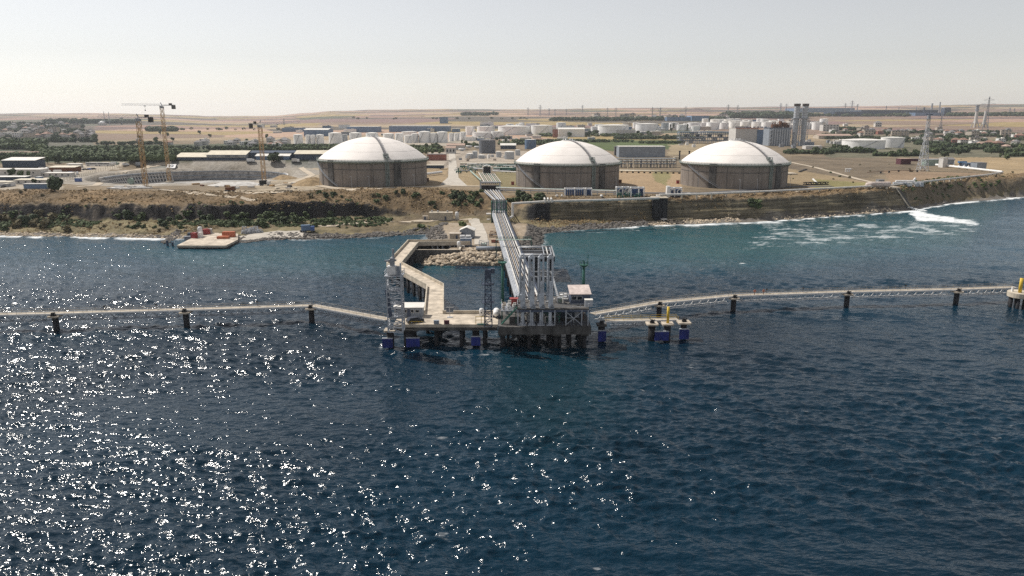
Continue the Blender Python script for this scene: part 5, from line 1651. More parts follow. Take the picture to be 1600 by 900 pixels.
def heap(name, label, cat, x, y, w, d, h, m, seed, kind=None):
    n = 26; mb = MB(); vs_, fs_ = [], []
    for i in range(n + 1):
        for j in range(n + 1):
            u, v = i / n * 2 - 1, j / n * 2 - 1
            xx, yy = x + u * w / 2, y + v * d / 2
            k = max(0, 1 - (u * u + v * v) ** .9)
            zz = gz(xx, yy) - .3 + h * k * (1 + .5 * float(fbm(np.array([u * 2.2]), np.array([v * 2.2]), seed, 3)[0]))
            vs_.append((xx, yy, zz))
    for i in range(n):
        for j in range(n):
            a = i * (n + 1) + j
            fs_.append((a, a + n + 1, a + n + 2, a + 1))
    o = mb.add(vs_, fs_).build(name, m, smooth=True)
    return tag(o, label, cat, None, kind)
M['gravel'] = mat('pale_gravel', (.52, .50, .47), .95, var=.3, scale=.4, bump=.2)
M['soil'] = mat('tan_soil', (.30, .215, .12), .95, var=.35, scale=.3, bump=.3)
heap('gravel_heap', 'pale gravel heap on the pit floor', 'heap', q.x, q.y, 40, 24, 2.6, M['gravel'], 5)
q = G(487, 288)
heap('spoil_heap', 'tan spoil mound between the pit and the first domed tank', 'heap', q.x, q.y, 26, 30, 4.5, M['soil'], 8)
q = G(445, 279)
heap('spoil_heap', 'lower grey-tan spoil mound inside the haul track loop', 'heap', q.x, q.y, 18, 26, 2.5, M['soil'], 9)
# banner lying on the bank
pA, pB = G(262, 264), G(275, 259)
t = thing('banner', 'white banner with a dark ring emblem spread on the bank above the pit', 'banner', tuple((pA + pB) / 2))
W_, L_ = 9.2, (G(268, 258) - G(268, 264.5))
cst = [G(259, 264.2), G(273.5, 264.2), G(276, 258), G(262.5, 258)]
def sheet(cs, lift): return [tuple(V(c) + V((0, 0, lift))) for c in cs]
ce = (V(cst[0]) + V(cst[2])) / 2
nrm = (V(cst[1]) - V(cst[0])).cross(V(cst[3]) - V(cst[0])).normalized()
up_ = nrm * .9
MB().add([tuple(V(c) + up_) for c in cst] + [tuple(V(c) + up_ * .8) for c in cst], [(0, 1, 2, 3), (7, 6, 5, 4), (0, 4, 5, 1), (1, 5, 6, 2), (2, 6, 7, 3), (3, 7, 4, 0)]).build('sheet', M['white'], t)
ex, ey = (V(cst[1]) - V(cst[0])).normalized(), (V(cst[3]) - V(cst[0])).normalized()
rg = MB(); pts_ = [(ce + up_ * 1.15 + ex * 1.5 * math.cos(a) + ey * (V(cst[3]) - V(cst[0])).length * .26 * math.sin(a)) for a in [k * math.pi / 8 for k in range(17)]]
for p, q2 in zip(pts_, pts_[1:]): rg.bar(p, q2, .8, .1)
rg.bar(ce + up_ * 1.15 - ex * .6, ce + up_ * 1.15 + ex * .6, 1.4, .1)
rg.build('emblem', M['dark_blue'], t)

# ================================================================== vehicles and site things
def truck(label, loc, rz, cab, box, L=7.5, group=None, h=2.6):
    t = thing('truck', label, 'truck', loc, rz, group)
    MB().box((-.6, 0, .75), (L, 2.2, .3)).build('chassis', M['black'], t, local=True)
    MB().box((-L * .14, 0, .95 + h / 2), (L * .68, 2.4, h)).build('cargo_box', box, t, local=True)
    c = MB().box((L * .36, 0, 1.7), (2.0, 2.3, 2.2)).build('cab', cab, t, local=True)
    MB().box((L * .36 + 1.01, 0, 2.1), (.06, 2.0, .9)).build('windscreen', M['glass'], c, local=True)
    for x in (-L * .38, -L * .22, L * .34):
        for s in (-1, 1):
            wheel(t, x, s * 1.05, .5, .3)
    return t
def container(label, loc, rz, m, L=6.1, group=None, h=2.6):
    t = thing('container', label, 'container', loc, rz, group)
    MB().box((0, 0, h / 2), (L, 2.4, h)).build('body', m, t, local=True)
    fr_ = MB()
    for x in (-L / 2, L / 2):
        for y in (-1.2, 1.2):
            fr_.bar((x, y, 0), (x, y, h + .05), .16)
    for z in (.05, h):
        for y in (-1.2, 1.2): fr_.bar((-L / 2, y, z), (L / 2, y, z), .14)
    fr_.build('corner_frame', m, t, local=True)
    for s in (-.6, .6):
        MB().box((L / 2 + .05, s, h / 2), (.06, 1.0, h - .3)).build('door', m, t, local=True)
    return t
# quay slab with its containers
c4 = [P(276, 383.5, 1.6), P(353, 383.5, 1.6), P(372, 374, 1.6), P(372, 365, 1.6), P(318, 363, 1.6)]
t = thing('quay', 'pale concrete quay slab jutting into the sea below the dark cliff', 'quay', (c4[0].x + 8, c4[0].y, 1.6))
MB().prism([(p.x, p.y) for p in c4], .7, 1.6).build('slab', M['deck'], t)
MB().prism([(c4[0].x + .3, c4[0].y + .4), (c4[1].x - .3, c4[1].y + .4), (c4[2].x - .3, c4[2].y), (c4[3].x - .3, c4[3].y), (c4[4].x + .3, c4[4].y)], -2, .7).build('wall', M['black'], t)
for px in (262, 270):
    q = P(px, 384.5, 0)
    MB().tube((q.x, q.y, -2), (q.x, q.y, 2.6 if px == 262 else 1.8), .5, 10).build('mooring_pile', M['dark_blue'], t)
QZ = 1.6
road('quay_track', None, 11, M['road'], 'concrete hardstanding leading along the shore from the quay', .3, 3, [Vector((P(368, 368, 2).x, P(368, 368, 2).y, 0)), Vector((P(420, 364.5, 2).x, P(420, 364.5, 2).y, 0)), Vector((P(476, 364, 2).x, P(476, 364, 2).y, 0))])
for px, py, rz, mm, L, lab in ((306, 371.5, 1.2, 'red', 3.6, 'small red container next to the white silo on the quay'), (320, 366, .9, 'red', 4.2, 'taller red container at the back of the quay'), (311.5, 371, 1.4, 'white', 2.6, 'small white container between the two red ones'), (326.5, 364.5, .3, 'pale_wall', 3.0, 'grey-white container behind the taller red one'), (358, 370, .12, 'orange', 5.6, 'large bright orange container on the quay'), (349, 372.6, .05, 'orange', 5.2, 'low orange skip lying in front of the orange container'), (293, 369.5, .5, 'steel', 3.0, 'dark grey container at the rocky end of the quay'), (299, 367.5, .3, 'dark_blue', 3.2, 'dark container squeezed beside the small red container')):
    q = P(px, py, QZ)
    container(lab, (q.x, q.y, QZ if px > 300 and py > 364.9 else gz(q.x, q.y)), rz, M[mm], L, None, 1.1 if 'skip' in lab else 2.5)
q = P(313.5, 369, QZ)
t = thing('silo', 'white upright silo standing among the red containers', 'silo', (q.x, q.y, QZ))
MB().lathe([(0, 0), (1.1, 0), (1.1, 4.0), (.7, 4.6), (0, 4.7)], (0, 0, 0), 14).build('shell', M['white'], t, True, True)
MB().bar((1.15, 0, 0), (1.15, 0, 4.2), .12).build('ladder', M['steel'], t, local=True)
q = G(481, 363)
truck('blue and grey truck parked at the end of the shore hardstanding', (q.x, q.y, q.z + .2), .3, M['car_blue'], M['blue_clad'], 6.5)
for k in range(9):
    q = G(390 + (k % 5) * 6 - 8, 365 - (k // 5) * 3)
    o = bpy.data.objects.new('scrap_metal', None); COL.objects.link(o); o.location = q
    tag(o, 'tangled grey steel frame dumped on the shore hardstanding', 'scrap', 'scrap frames on the shore')
    MB().lattice(0, 0, 0, 1.6 + (k % 3) * .5, 2.4, 1.6, 2, .16, k).build('frame', M['pale_steel'], o, local=True)
    MB().bar((-1.5, -.6, .3), (1.8, .8, .8), .4, .3).build('beam', M['steel'], o, local=True)
# concrete store on the bench with upright tank
q = P(688.5, 342.5, 3.6)
gx_, gy_ = q.x, q.y + 2
cabin('block_house', 'long pale concrete block house at the foot of the slope', 'building', (gx_, gy_ + 1, gz(gx_, gy_)), (12.6, 5, 4.0), 0, M['concrete'], M['concrete'], .1, (), 2.6)
for k, x in enumerate((-5, -1.7, 3.5)):
    tag(MB().lathe([(0, 0), (.35, 0), (.35, .5), (.5, .55), (.5, .8), (0, .9)], (gx_ + x, gy_ + 1, gz(gx_, gy_) + 4.15), 10).build('roof_vent', M['pale_steel']), 'small round vent on the block house roof', 'vent', 'vents on the block house')
q = P(714, 342, 3.6)
t = thing('upright_tank', 'slim upright white tank beside the block house', 'tank', (q.x, q.y + 1, gz(q.x, q.y + 1)))
MB().lathe([(0, 0), (1.0, 0), (1.0, 3.9), (.7, 4.3), (0, 4.4)], (0, 0, 0), 16).build('shell', M['white'], t, True, True)
MB().lathe([(0, 0), (1.25, 0), (1.25, .3), (0, .3)], (0, 0, 0), 16).build('plinth', M['concrete'], t, local=True)
cabin('meter_hut', 'tiny beige hut with dark doorways next to the block house', 'hut', tuple(G(664.5, 344)), (2.8, 1.8, 2.2), 0, M['beige'], M['beige'], .1, (), 0)

# site cabins at the edge of the cliff, px of the front foot, metres
SITE = [
    ('cabin', 'long white-roofed site cabin nearest the cliff edge'.replace('nearest', 'along'), 57, 288.5, 27, 6.5, 3.0, 'pale_wall', 'cream', .3, 6),
    ('cabin', 'low blue-grey site cabin in front of the long white-roofed one', 58, 295, 16, 3.5, 2.9, 'blue_clad', 'pale_wall', .0, 0),
    ('cabin', 'big white block with rooftop units at the back of the site compound', 20, 277, 40, 10, 5.5, 'pale_wall', 'white_roof', .1, 4),
    ('cabin', 'open-fronted canopy with a white roof beside the site cabins', 14, 283, 22, 6, 2.8, 'dark_blue', 'white_roof', .3, 0),
    ('cabin', 'brown-walled canteen with a beige roof in the site compound', 97, 269, 20, 9, 3.6, 'rust', 'cream', .8, 0),
    ('cabin', 'white site cabin in front of the brown-walled canteen', 88, 277, 22, 5, 3.0, 'pale_wall', 'white_roof', .3, 5),
    ('cabin', 'dark open workshop under a tilted white roof', 30, 262, 28, 14, 6.0, 'dark_blue', 'white_roof', 2.0, 0),
    ('cabin', 'small white office behind the brown-walled canteen', 115, 262, 11, 5, 3.0, 'pale_wall', 'white_roof', .2, 2),
    ('cabin', 'pale flat shed at the outer edge of the site compound', -6, 291, 18, 5, 2.6, 'white', 'cream', .2, 0),
]
for _, lab, px, py, w, d, h, wm, rm, sl, nw in SITE:
    q = G(px, py)
    wins = [((k + .5) / max(nw, 1) * w - w / 2, h * .58, 1.2, 1.0) for k in range(nw)]
    cabin('site_cabin', lab, 'cabin', (q.x, q.y + d / 2, gz(q.x, q.y + d / 2)), (w, d, h), .02, M[wm], M[rm], .5, wins, None, sl)
cars = [(66, 265, 'van', 'car_white', 'white van behind the big white block'), (75, 265, 'van', 'car_white', 'white van next to another behind the big block'), (111, 271, 'car', 'car_blue', 'blue car at the corner of the brown-walled canteen'), (121, 272.5, 'van', 'car_white', 'white van parked beside a blue car in the compound'), (133, 266, 'car', 'car_dark', 'dark car in the compound, first of the parked row'), (139, 265.5, 'car', 'car_blue', 'blue car in the middle of the parked row'), (146, 265, 'car', 'car_dark', 'dark car at the fence end of the parked row'), (115, 276, 'car', 'car_white', 'white car parked by the compound fence'), (3, 293, 'car', 'car_dark', 'dark car at the cliff edge beside the pale shed'), (197, 258.5, 'van', 'car_white', 'white van on the dirt track by the trees')]
for k, (px, py, kd, mm, lab) in enumerate(cars):
    q = G(px, py)
    car(lab, (q.x, q.y, q.z + .05), (k * 1.7) % 3, M[mm], 4.6 if kd == 'car' else 5.4, 'vehicles in the site compound', kd == 'van')
def bus(label, px, py):
    q = G(px, py)
    t = thing('bus', label, 'bus', tuple(q), .06, 'vehicles in the site compound')
    MB().box((0, 0, 1.7), (11, 2.5, 2.7)).build('body', M['white'], t, local=True)
    MB().box((0, -1.27, 2.1), (10, .06, .9)).build('window_band', M['glass'], t, local=True)
    for x in (-3.5, 3.5):
        for s in (-1, 1): wheel(t, x, s * 1.15, .5, .3)
bus('white bus parked below the trees, first of two', 145, 259.5)
bus('white bus parked below the trees, closer to the trucks', 163, 259.5)
for px, py, lab, c1, c2 in ((180, 259, 'green-white truck parked where the dirt track meets the trees', 'pale_green', 'white'), (414, 290, 'white truck at the foot of the shortest tower crane', 'white', 'black'), (360, 299.5, 'rust-brown loader on the pale track above the slope', 'rust', 'rust'), (219, 260, 'dark excavator-like truck beside the ochre crane', 'black', 'steel'), (392, 254, 'white truck parked beside the long cream-roofed shed', 'white', 'white'), (462, 254, 'white truck in front of the dark-doored shed', 'white', 'pale_wall')):
    q = G(px, py)
    truck(lab, (q.x, q.y, q.z + .1), .1, M[c1], M[c2], 6.5 if px != 360 else 5.2, None, 1.5 if px == 360 else 2.3)
t = thing('compound_fence', 'pale post fence along the edge of the site compound', 'fence', tuple(G(140, 272)))
fps = [G(96, 284), G(118, 279), G(150, 269.5), G(186, 260.5)]
for p, q2 in zip(fps, fps[1:]):
    n = int((q2 - p).length / 5)
    for i in range(n + 1):
        c = p + (q2 - p) * (i / max(n, 1)); c.z = gz(c.x, c.y)
        MB().bar(c, c + V((0, 0, 2.6)), .22).build('post', M['cream'], t)
    for z in (.8, 1.6, 2.4):
        MB().bar(p + V((0, 0, z)), q2 + V((0, 0, z)), .09).build('rail', M['cream'], t)
rnd = random.Random(21)
for k in range(14):
    q = G(175 + k * 4.2 + rnd.uniform(-2, 2), 294.5 + rnd.uniform(-1.5, 1.8))
    t = thing('timber_stack', 'stack of pale formwork boards on the seaward rim of the pit', 'stack', tuple(q), rnd.uniform(-.2, .2), 'formwork stacks by the pit')
    h = rnd.uniform(.5, 1.1); L = rnd.uniform(4, 7.5)
    MB().box((0, 0, h / 2 + .2), (L, 1.5, h)).build('boards', M['white'] if k % 2 else M['pale_wall'], t, local=True)
    MB().box((-L * .3, 0, .1), (.3, 1.6, .2)).box((L * .3, 0, .1), (.3, 1.6, .2)).build('bearers', M['rust'], t, local=True)
q = G(205, 288)
t = thing('hose_reel', 'large dark reel with a pale disc standing at the pit edge', 'reel', (q.x, q.y, q.z))
MB().tube((0, -.6, 2.1), (0, .6, 2.1), 2.0, 20).build('disc', M['pale_green'], t, local=True)
MB().bar((-1.2, .9, 0), (0, .9, 2.2), .3).bar((1.2, .9, 0), (0, .9, 2.2), .3).build('stand', M['black'], t, local=True)
for k in range(6):
    q = G(432 + k * 4.6, 299 + (k % 2) * .4)
    tag(MB().box((q.x, q.y, q.z + .55), (1.9, 1.0, 1.1), .1 * k, .85).build('concrete_block', M['concrete']), 'concrete barrier block beside the pale track', 'block', 'barrier blocks on the slope top')

# sheds behind the pit; px of the front wall's foot
SHEDS = [
    ('long cream-roofed shed behind the bank of the pit', 325, 257, 60, 26, 2.6, 3.0, 'dark_blue', 'cream'),
    ('taller cream-roofed shed overlapping the long one', 350, 256, 34, 24, 4.6, 3.0, 'grey_clad', 'cream'),
    ('long dark blue warehouse behind the round dark tree', 427, 250, 45, 16, 6.0, 1.4, 'dark_blue', 'dark_blue'),
    ('white-roofed shed in front of the dark blue warehouse', 423, 255, 29, 14, 3.6, 2.0, 'blue_clad', 'white_roof'),
    ('cream-roofed shed with dark doors beside the first domed tank', 491, 256, 36, 18, 5.2, 2.6, 'dark_blue', 'cream'),
]
for lab, px, py, w, d, h, ri, wm, rm in SHEDS:
    q = G(px, py)
    x, y = q.x, q.y + d / 2 + 6
    gable('shed', lab, 'shed', (x, y, gz(x, y) - .3), (w, d, h), ri, 0, M[wm], M[rm], .6, (), None, None, False, [(-w * .3, 4, 4.5), (0, 4, 4.5), (w * .3, 4, 4.5)] if 'doors' in lab else [(w * .25, 4, 4)])

# ================================================================== plant between the domed tanks
def bldg(label, px, py, wpx, hpx, d, wm, rm, name='plant_building', cat='building', rise=0.0, wins=0, group=None, rows=1, doors=(), rz=0.0):
    """box or gabled building whose front foot is at the pixel"""
    q = G(px, py)
    k = mpp(q.y, q.z)
    w, h = wpx * k, hpx * k
    wl_ = []
    for r_ in range(rows):
        wl_ += [((i + .5) / wins * w - w / 2, (r_ + .55) * h / rows, w / wins * .5, h / rows * .42) for i in range(wins)]
    c = (q.x, q.y + d / 2, min(gz(q.x, q.y), q.z) - .2)
    if rise:
        return gable(name, label, cat, c, (w, d, h), rise, rz, M[wm], M[rm], .5, wl_, None, group, False, doors)
    return cabin(name, label, cat, c, (w, d, h), rz, M[wm], M[rm], .25, wl_, None, 0, group)
bldg('low pink brick building beside the plant road', 682, 251, 29, 10, 10, 'brick', 'grey_roof')
bldg('white gate building with a pink roof at the head of the plant road', 704, 240, 15, 9, 12, 'pale_wall', 'pink_tile', rise=1.6, wins=3)
bldg('pink-roofed building behind the gate building', 712, 234, 28, 7, 14, 'pale_wall', 'pink_tile', rise=2.2)
bldg('long flat store in the cutting beside the domed tank', 678, 263, 30, 5, 6, 'dark_blue', 'cream')
bldg('long cream-roofed wall building above the pipe trench', 772, 258, 106, 3, 8, 'dark_concrete', 'cream')
bldg('white canopy shed with an open dark front', 794, 233, 24, 6, 14, 'dark_blue', 'white_roof', rise=2.6)
bldg('dark green-sided pipe shelter in the trench beside the middle tank', 788, 267, 34, 5, 5, 'green', 'pale_green')
bldg('large grey-blue compressor hall with a white roof', 1003, 246, 72, 17, 22, 'grey_clad', 'white_roof')
bldg('small dark block at the corner of the compressor hall', 964, 243, 7, 14, 8, 'dark_concrete', 'grey_roof')
bldg('beige hut on posts beside the dark pipe rack', 1057, 251, 7, 6, 4, 'cream', 'cream')
q = G(761, 273)
k_ = mpp(q.y)
t = thing('pump_shelter', 'dark pump shelter with a rounded white roof over the pipe bundle', 'shelter', (q.x, q.y + 2, q.z + 1.5))
MB().box((0, 0, 1.8), (12 * k_, 5, 5.0)).build('wall', M['black'], t, local=True)
for s in (-1, 1):
    MB().box((s * 6 * k_, -2.4, 1.9), (.5, .5, 5.2)).build('post', M['white'], t, local=True)
pr = [(-6.4 * k_, 4.2), (-4 * k_, 5.2), (0, 5.6), (4 * k_, 5.2), (6.4 * k_, 4.2)]
mb = MB()
for (xa_, za_), (xb_, zb_) in zip(pr, pr[1:]):
    mb.add([(xa_, -3, za_), (xb_, -3, zb_), (xb_, 3, zb_), (xa_, 3, za_), (xa_, -3, za_ + .3), (xb_, -3, zb_ + .3), (xb_, 3, zb_ + .3), (xa_, 3, za_ + .3)], [(3, 2, 1, 0), (4, 5, 6, 7), (0, 1, 5, 4), (2, 3, 7, 6)])
mb.build('roof', M['white'], t, local=True)

def cyl_tank(label, px, py, wpx, hpx, m, group=None, name='storage_drum', cone=.06, extras=True, zb=None, dy=0):
    q = G(px, py)
    k = mpp(q.y, q.z)
    r, h = wpx * k / 2, hpx * k
    x, y = q.x, q.y + r + dy
    x *= (y / q.y) ** .0
    z = gz(x, y) - .4
    t = thing(name, label, 'storage tank', (x, y, z), 0, group)
    rim = max(.12, r * .015)
    autosmooth(MB().lathe([(r, 0), (r, h - rim * 2), (r + rim, h - rim * 2), (r + rim, h)], (0, 0, 0), 36).build('shell', m, t, local=True))
    autosmooth(MB().lathe([(r + rim, h), (r * .5, h + r * cone * .8), (0.01, h + r * cone * 1.2)], (0, 0, 0), 36).build('roof', M['white_roof'] if m is not M['tank_grey'] else M['grey_roof'], t, local=True))
    if extras:
        a0 = random.Random(px).uniform(-2.6, -.9)
        st_ = MB()
        for i in range(14):
            a, b2 = a0 + i * .07, a0 + (i + 1) * .07
            st_.bar((math.cos(a) * (r + .5), math.sin(a) * (r + .5), h * i / 14), (math.cos(b2) * (r + .5), math.sin(b2) * (r + .5), h * (i + 1) / 14), .8, .35)
        st_.build('stair', M['steel'], t, local=True)
    return t
cyl_tank('dark grey drum tank behind the plant road', 761, 240, 26, 21, M['tank_grey'])
cyl_tank('white-roofed blue-grey drum tank beside the middle dome', 829, 233, 18, 15, M['blue_clad'])
for px, py, w, h, lab in ((734, 248, 11, 8, 'silver drum beside a taller silver drum'), (742, 247, 8, 11, 'taller silver drum between two lower ones'), (752, 248, 10, 6, 'low silver drum in front of the dark grey tank'), (796, 249, 15, 12, 'large silver drum beside the middle dome'), (779, 246, 8, 9, 'small silver drum next to the large one'), (809, 243, 8, 9, 'silver drum half behind the large one')):
    cyl_tank(lab, px, py, w, h, M['silver'], 'silver process drums', 'process_drum', .15, False)
rnd = random.Random(8)
for k in range(16):
    q = G(rnd.choice((728, 760, 772, 786, 815, 735, 750)) + rnd.uniform(-9, 9), rnd.uniform(243, 252))
    t = thing('process_unit', 'small pale piece of process plant among the silver drums', 'equipment', tuple(q), rnd.uniform(0, 3), 'small process units')
    h = rnd.uniform(1.5, 4)
    MB().box((0, 0, h / 2), (rnd.uniform(2, 4), rnd.uniform(2, 3), h)).build('housing', M[rnd.choice(('white', 'pale_steel', 'beige', 'steel'))], t, local=True)
    MB().pipe([(1.6, 0, .4), (1.6, 0, h + .8), (-2.5, 0, h + .8), (-2.5, 0, .4)], .22, 6).build('pipework', M['white_pipe'], t, local=True)
for k, (px, py) in enumerate(((720, 233), (733, 231), (746, 232), (722, 236))):
    q = G(px, py)
    t = thing('tanker_wagon', 'white road tanker parked behind the plant road' if k != 0 else 'white spherical vessel near the gate building', 'tanker', tuple(q), .1 * k, 'white vessels by the gate')
    if k == 0: MB().ball((0, 0, 3), 2.4, 16).build('shell', M['white'], t, True, True)
    else: MB().tube((-4.5, 0, 2.2), (4.5, 0, 2.2), 1.4, 14).build('shell', M['white'], t, True, True)
    MB().box((0, 0, .6), (4, 2, 1.2)).build('chassis', M['steel'], t, local=True)

# pipe bundle, portal and descending tower on the line of the trestle
def pipes(name, label, pts_list, r, m, group, n=8):
    for k, pts in enumerate(pts_list):
        o = MB().pipe(pts, r, n).build(name, m)
        tag(autosmooth(o), label if isinstance(label, str) else label[k], 'pipe', group)
pa = [(748 + k * 3.0, 272 + k * .15) for k in range(9)]
pb = [(757 + k * 3.2, 288) for k in range(9)]
for k in range(9):
    a, b2 = G(*pa[k]), G(*pb[k])
    a.z += 1.2; b2.z += 1.4
    tag(MB().tube(a, b2, .32 if k in (0, 5) else .22, 8).build('pipe', M['white_pipe'] if k % 2 == 0 else M['pale_green']), 'pipe in the bundle running down from the pump shelter', 'pipe', 'pipes below the pump shelter')
q = G(766, 298)
t = thing('pipe_portal', 'grey concrete portal where the pipe bundle dives down the slope', 'portal', tuple(q))
k_ = mpp(q.y)
for x in (-15 * k_, 15 * k_):
    MB().box((x, 0, 2.2), (.9, 1.4, 5.4)).build('post', M['pale_steel'], t, local=True)
MB().box((0, 0, 5.1), (32 * k_, 1.4, .8)).build('lintel', M['pale_steel'], t, local=True)
MB().box((0, 3, 1.4), (28 * k_, 3, 3.2)).build('recess', M['black'], t, local=True)
base = V((tc[0][0], tc[0][1], 0))
t = thing('pipe_tower', 'dark green pipe tower where the pipes drop from the plateau to the trestle', 'tower', (base.x, base.y + 4, 3))
x0, y0 = base.x, base.y + 3
for x in (-4.0, -1.4, 1.4, 4.0):
    for y in (0, 7):
        MB().bar((x0 + x, y0 + y, 2), (x0 + x, y0 + y, 14.2), .34).build('column', M['green'], t)
fm_ = MB()
for z in (6, 10, 14):
    for y in (0, 7):
        fm_.bar((x0 - 4, y0 + y, z), (x0 + 4, y0 + y, z), .3)
    for x in (-4, 4): fm_.bar((x0 + x, y0, z), (x0 + x, y0 + 7, z), .3)
fm_.bar((x0 - 4, y0, 3), (x0 - 1.4, y0, 10), .2).bar((x0 + 4, y0, 3), (x0 + 1.4, y0, 10), .2)
fm_.build('frame', M['green'], t)
MB().box((x0, y0 + 7.6, 8.4), (8.4, .6, 11.6)).box((x0, y0 + 3.6, 4.2), (7.2, 6.2, 2.6)).build('dark_backdrop', M['dark_blue'], t)  # dark backdrop added so the tower looks dark behind its pipes
pq = G(766, 300)
for k in range(7):
    o_ = -3 + k * 1.0
    MB().pipe([(pq.x + o_ * 1.6, pq.y + 2, 15.2), (x0 + o_, y0 + 6 - (k % 2) * 2, 14.8), (x0 + o_, y0 + 5.4 - (k % 2) * 2, 9.2), (x0 + o_ * .95 , y0 - 2, TZ)], .26 if k % 3 else .34, 8).build('drop_pipe', M['white_pipe'] if k in (1, 4) else M['pale_steel' if k % 2 else 'steel'], t)
MB().box((x0 - 5.4, y0 - 1, TZ - .6), (2.6, 3.4, .5)).box((x0 - 5.4, y0 - 1, 5), (2.0, 2.4, .4)).build('anchor_block', M['pale_wall'], t)
# big white pipe that climbs the slope and runs along the cliff top
cliffpts = [(801, 333), (801, 319)]
up0 = P(801, 336, 8.2)
z_up = 15.4
pA_ = V((up0.x, up0.y, 7.5)); pB_ = V((up0.x, up0.y, D(801, 318, up0.y).z))
line = [pA_ + V((-1.5, -6, 0)), pA_, pB_]
for px, py in ((858, 314.5), (940, 312.5), (1030, 309.5)):
    q = P(px, py, 15.2); line.append(V((q.x, q.y, 15.2)))
o = MB().pipe(line, .62, 12).build('white_pipeline', M['white_pipe'])
tag(autosmooth(o), 'big white pipe climbing from the trestle and running along the cliff top', 'pipe')
for k, dy_ in enumerate((0, .9, 1.8)):
    q = P(856, 315, 15.2)
    pts = [V((q.x - 1.5 + k * 1.7, q.y + 4, 15)), V((q.x - 1.7 + k * 1.7, q.y + 1, 16.8)), V((q.x - 1.5 + k * 1.7, q.y - .4, 16.4)), V((q.x - 1.2 + k * 1.7, q.y - .6, 14.8))]
    tag(MB().pipe(pts, .5, 10).build('pipe_elbow', M['white_pipe']), 'white pipe elbow rising over the big cliff-top pipe', 'pipe', 'three elbows on the cliff top')
line2 = [V((*G(1030, 309)[:2], 15.0)), V((*G(1100, 308)[:2], 15.0)), V((*G(1190, 303.5)[:2], 15.0)), V((*G(1290, 298.5)[:2], 15.0)), V((*G(1395, 292)[:2], 15.0)), V((*G(1470, 284)[:2], 15.0)), V((*G(1540, 275.5)[:2], 15.0)), V((*G(1566, 271)[:2], 15.0))]
t = thing('cliff_pipeline', 'long white pipeline on low supports following the cliff edge', 'pipe', tuple(line2[3]))
autosmooth(MB().pipe(line2, .6, 12).build('pipe', M['white_pipe'], t))
for p, q2 in zip(line2, line2[1:]):
    n = max(1, int((q2 - p).length / 9))
    for i in range(n):
        c = p + (q2 - p) * ((i + .5) / n)
        g0 = gz(c.x, c.y)
        MB().box((c.x, c.y, (g0 - .3 + 14.6) / 2), (.8, .9, max(.4, 14.6 - g0 + .3))).build('support', M['concrete'], t)
line3 = [V((*G(1566, 271)[:2], 15.2)), V((*G(1535, 268)[:2], 15.4)), V((*G(1462, 260)[:2], 15.4))]
t = thing('metering_pipeline', 'white pipeline from the cliff corner to the metering sheds', 'pipe', tuple(line3[1]))
autosmooth(MB().pipe(line3, .95, 12).build('pipe', M['white'], t))
for i in range(9):
    c = line3[0] + (line3[2] - line3[0]) * ((i + .5) / 9)
    MB().box((c.x, c.y, gz(c.x, c.y) + .4), (1, 1, 1.0)).build('support', M['concrete'], t)
for k, (off, zz) in enumerate(((0, 2.6), (1.2, 2.6), (2.4, 2.6))):
    a, b2, c = G(775, 300), G(860, 303), G(1000, 306.5)
    pts = [V((p.x, p.y + off, p.z + zz)) for p in (a, b2, c)]
    tag(autosmooth(MB().pipe(pts, .34, 8).build('rack_pipe', M['pale_green'] if k else M['white_pipe'])), ('white pipe at the seaward edge of the cliff-top pipe rack', 'pale green pipe in the middle of the cliff-top pipe rack', 'pale green pipe at the inland edge of the cliff-top pipe rack')[k], 'pipe', 'pipes of the cliff-top rack')
for i in range(18):
    f_ = i / 17
    q = G(777 + 222 * f_, 300.3 + 6 * f_)
    t = thing('rack_stanchion', 'pale stanchion under the cliff-top pipe rack', 'stanchion', tuple(q), 0, 'stanchions of the cliff-top pipe rack')
    for y in (-.4, 3.0): MB().bar((0, y, -.5), (0, y, 2.2), .26).build('post', M['pale_steel'], t, local=True)
    MB().bar((0, -.6, 2.2), (0, 3.2, 2.2), .26).build('beam', M['pale_steel'], t, local=True)
# blue panel vaporisers in white frames
def unit(label, px, py, wpx, hpx, np_, scroll=False):
    q = G(px, py); k = mpp(q.y)
    w, h, d = wpx * k, hpx * k, 4.0
    t = thing('vaporiser', label, 'vaporiser', (q.x, q.y + 2, q.z), 0, 'blue panel vaporisers in white frames')
    fr_ = MB()
    for x in np.linspace(-w / 2, w / 2, np_ + 1):
        for y in (-d / 2, d / 2): fr_.bar((x, y, -.2), (x, y, h), .5)
        fr_.bar((x, -d / 2, h), (x, d / 2, h), .5)
    for y in (-d / 2, d / 2): fr_.bar((-w / 2 - .2, y, h), (w / 2 + .2, y, h), .5)
    fr_.build('frame', M['white'], t, local=True)
    for i in range(np_):
        a, b2 = -w / 2 + w * i / np_ + .3, -w / 2 + w * (i + 1) / np_ - .3
        nb = 4
        for j in range(nb):
            xx = a + (b2 - a) * (j + .5) / nb
            MB().box((xx, 0, h * .46), ((b2 - a) / nb * .72, d * .6, h * .8)).build('panel', M['navy_unit'], t, local=True)
        if scroll:
            ring = [(((a + b2) / 2) + 1.3 * math.cos(s * math.pi / 5) + .6, -d / 2 - .3, h * .6 + 1.3 * math.sin(s * math.pi / 5)) for s in range(9)]
            MB().pipe(ring, .3, 8).build('scroll_pipe', M['white_pipe'], t, local=True)
unit('long low blue-panelled vaporiser in front of the middle dome', 898, 306, 30, 11, 2)
unit('short blue-panelled vaporiser at the end of the long low one', 920, 306, 9, 11, 1)
unit('blue-panelled vaporiser behind the green valve cluster', 973, 306, 19, 13, 2, True)
unit('tall blue-panelled vaporiser with plain panels', 992, 307.5, 12, 14, 1)
unit('narrow blue-panelled vaporiser closing the plain-panelled pair', 1002, 307.5, 8, 14, 1)
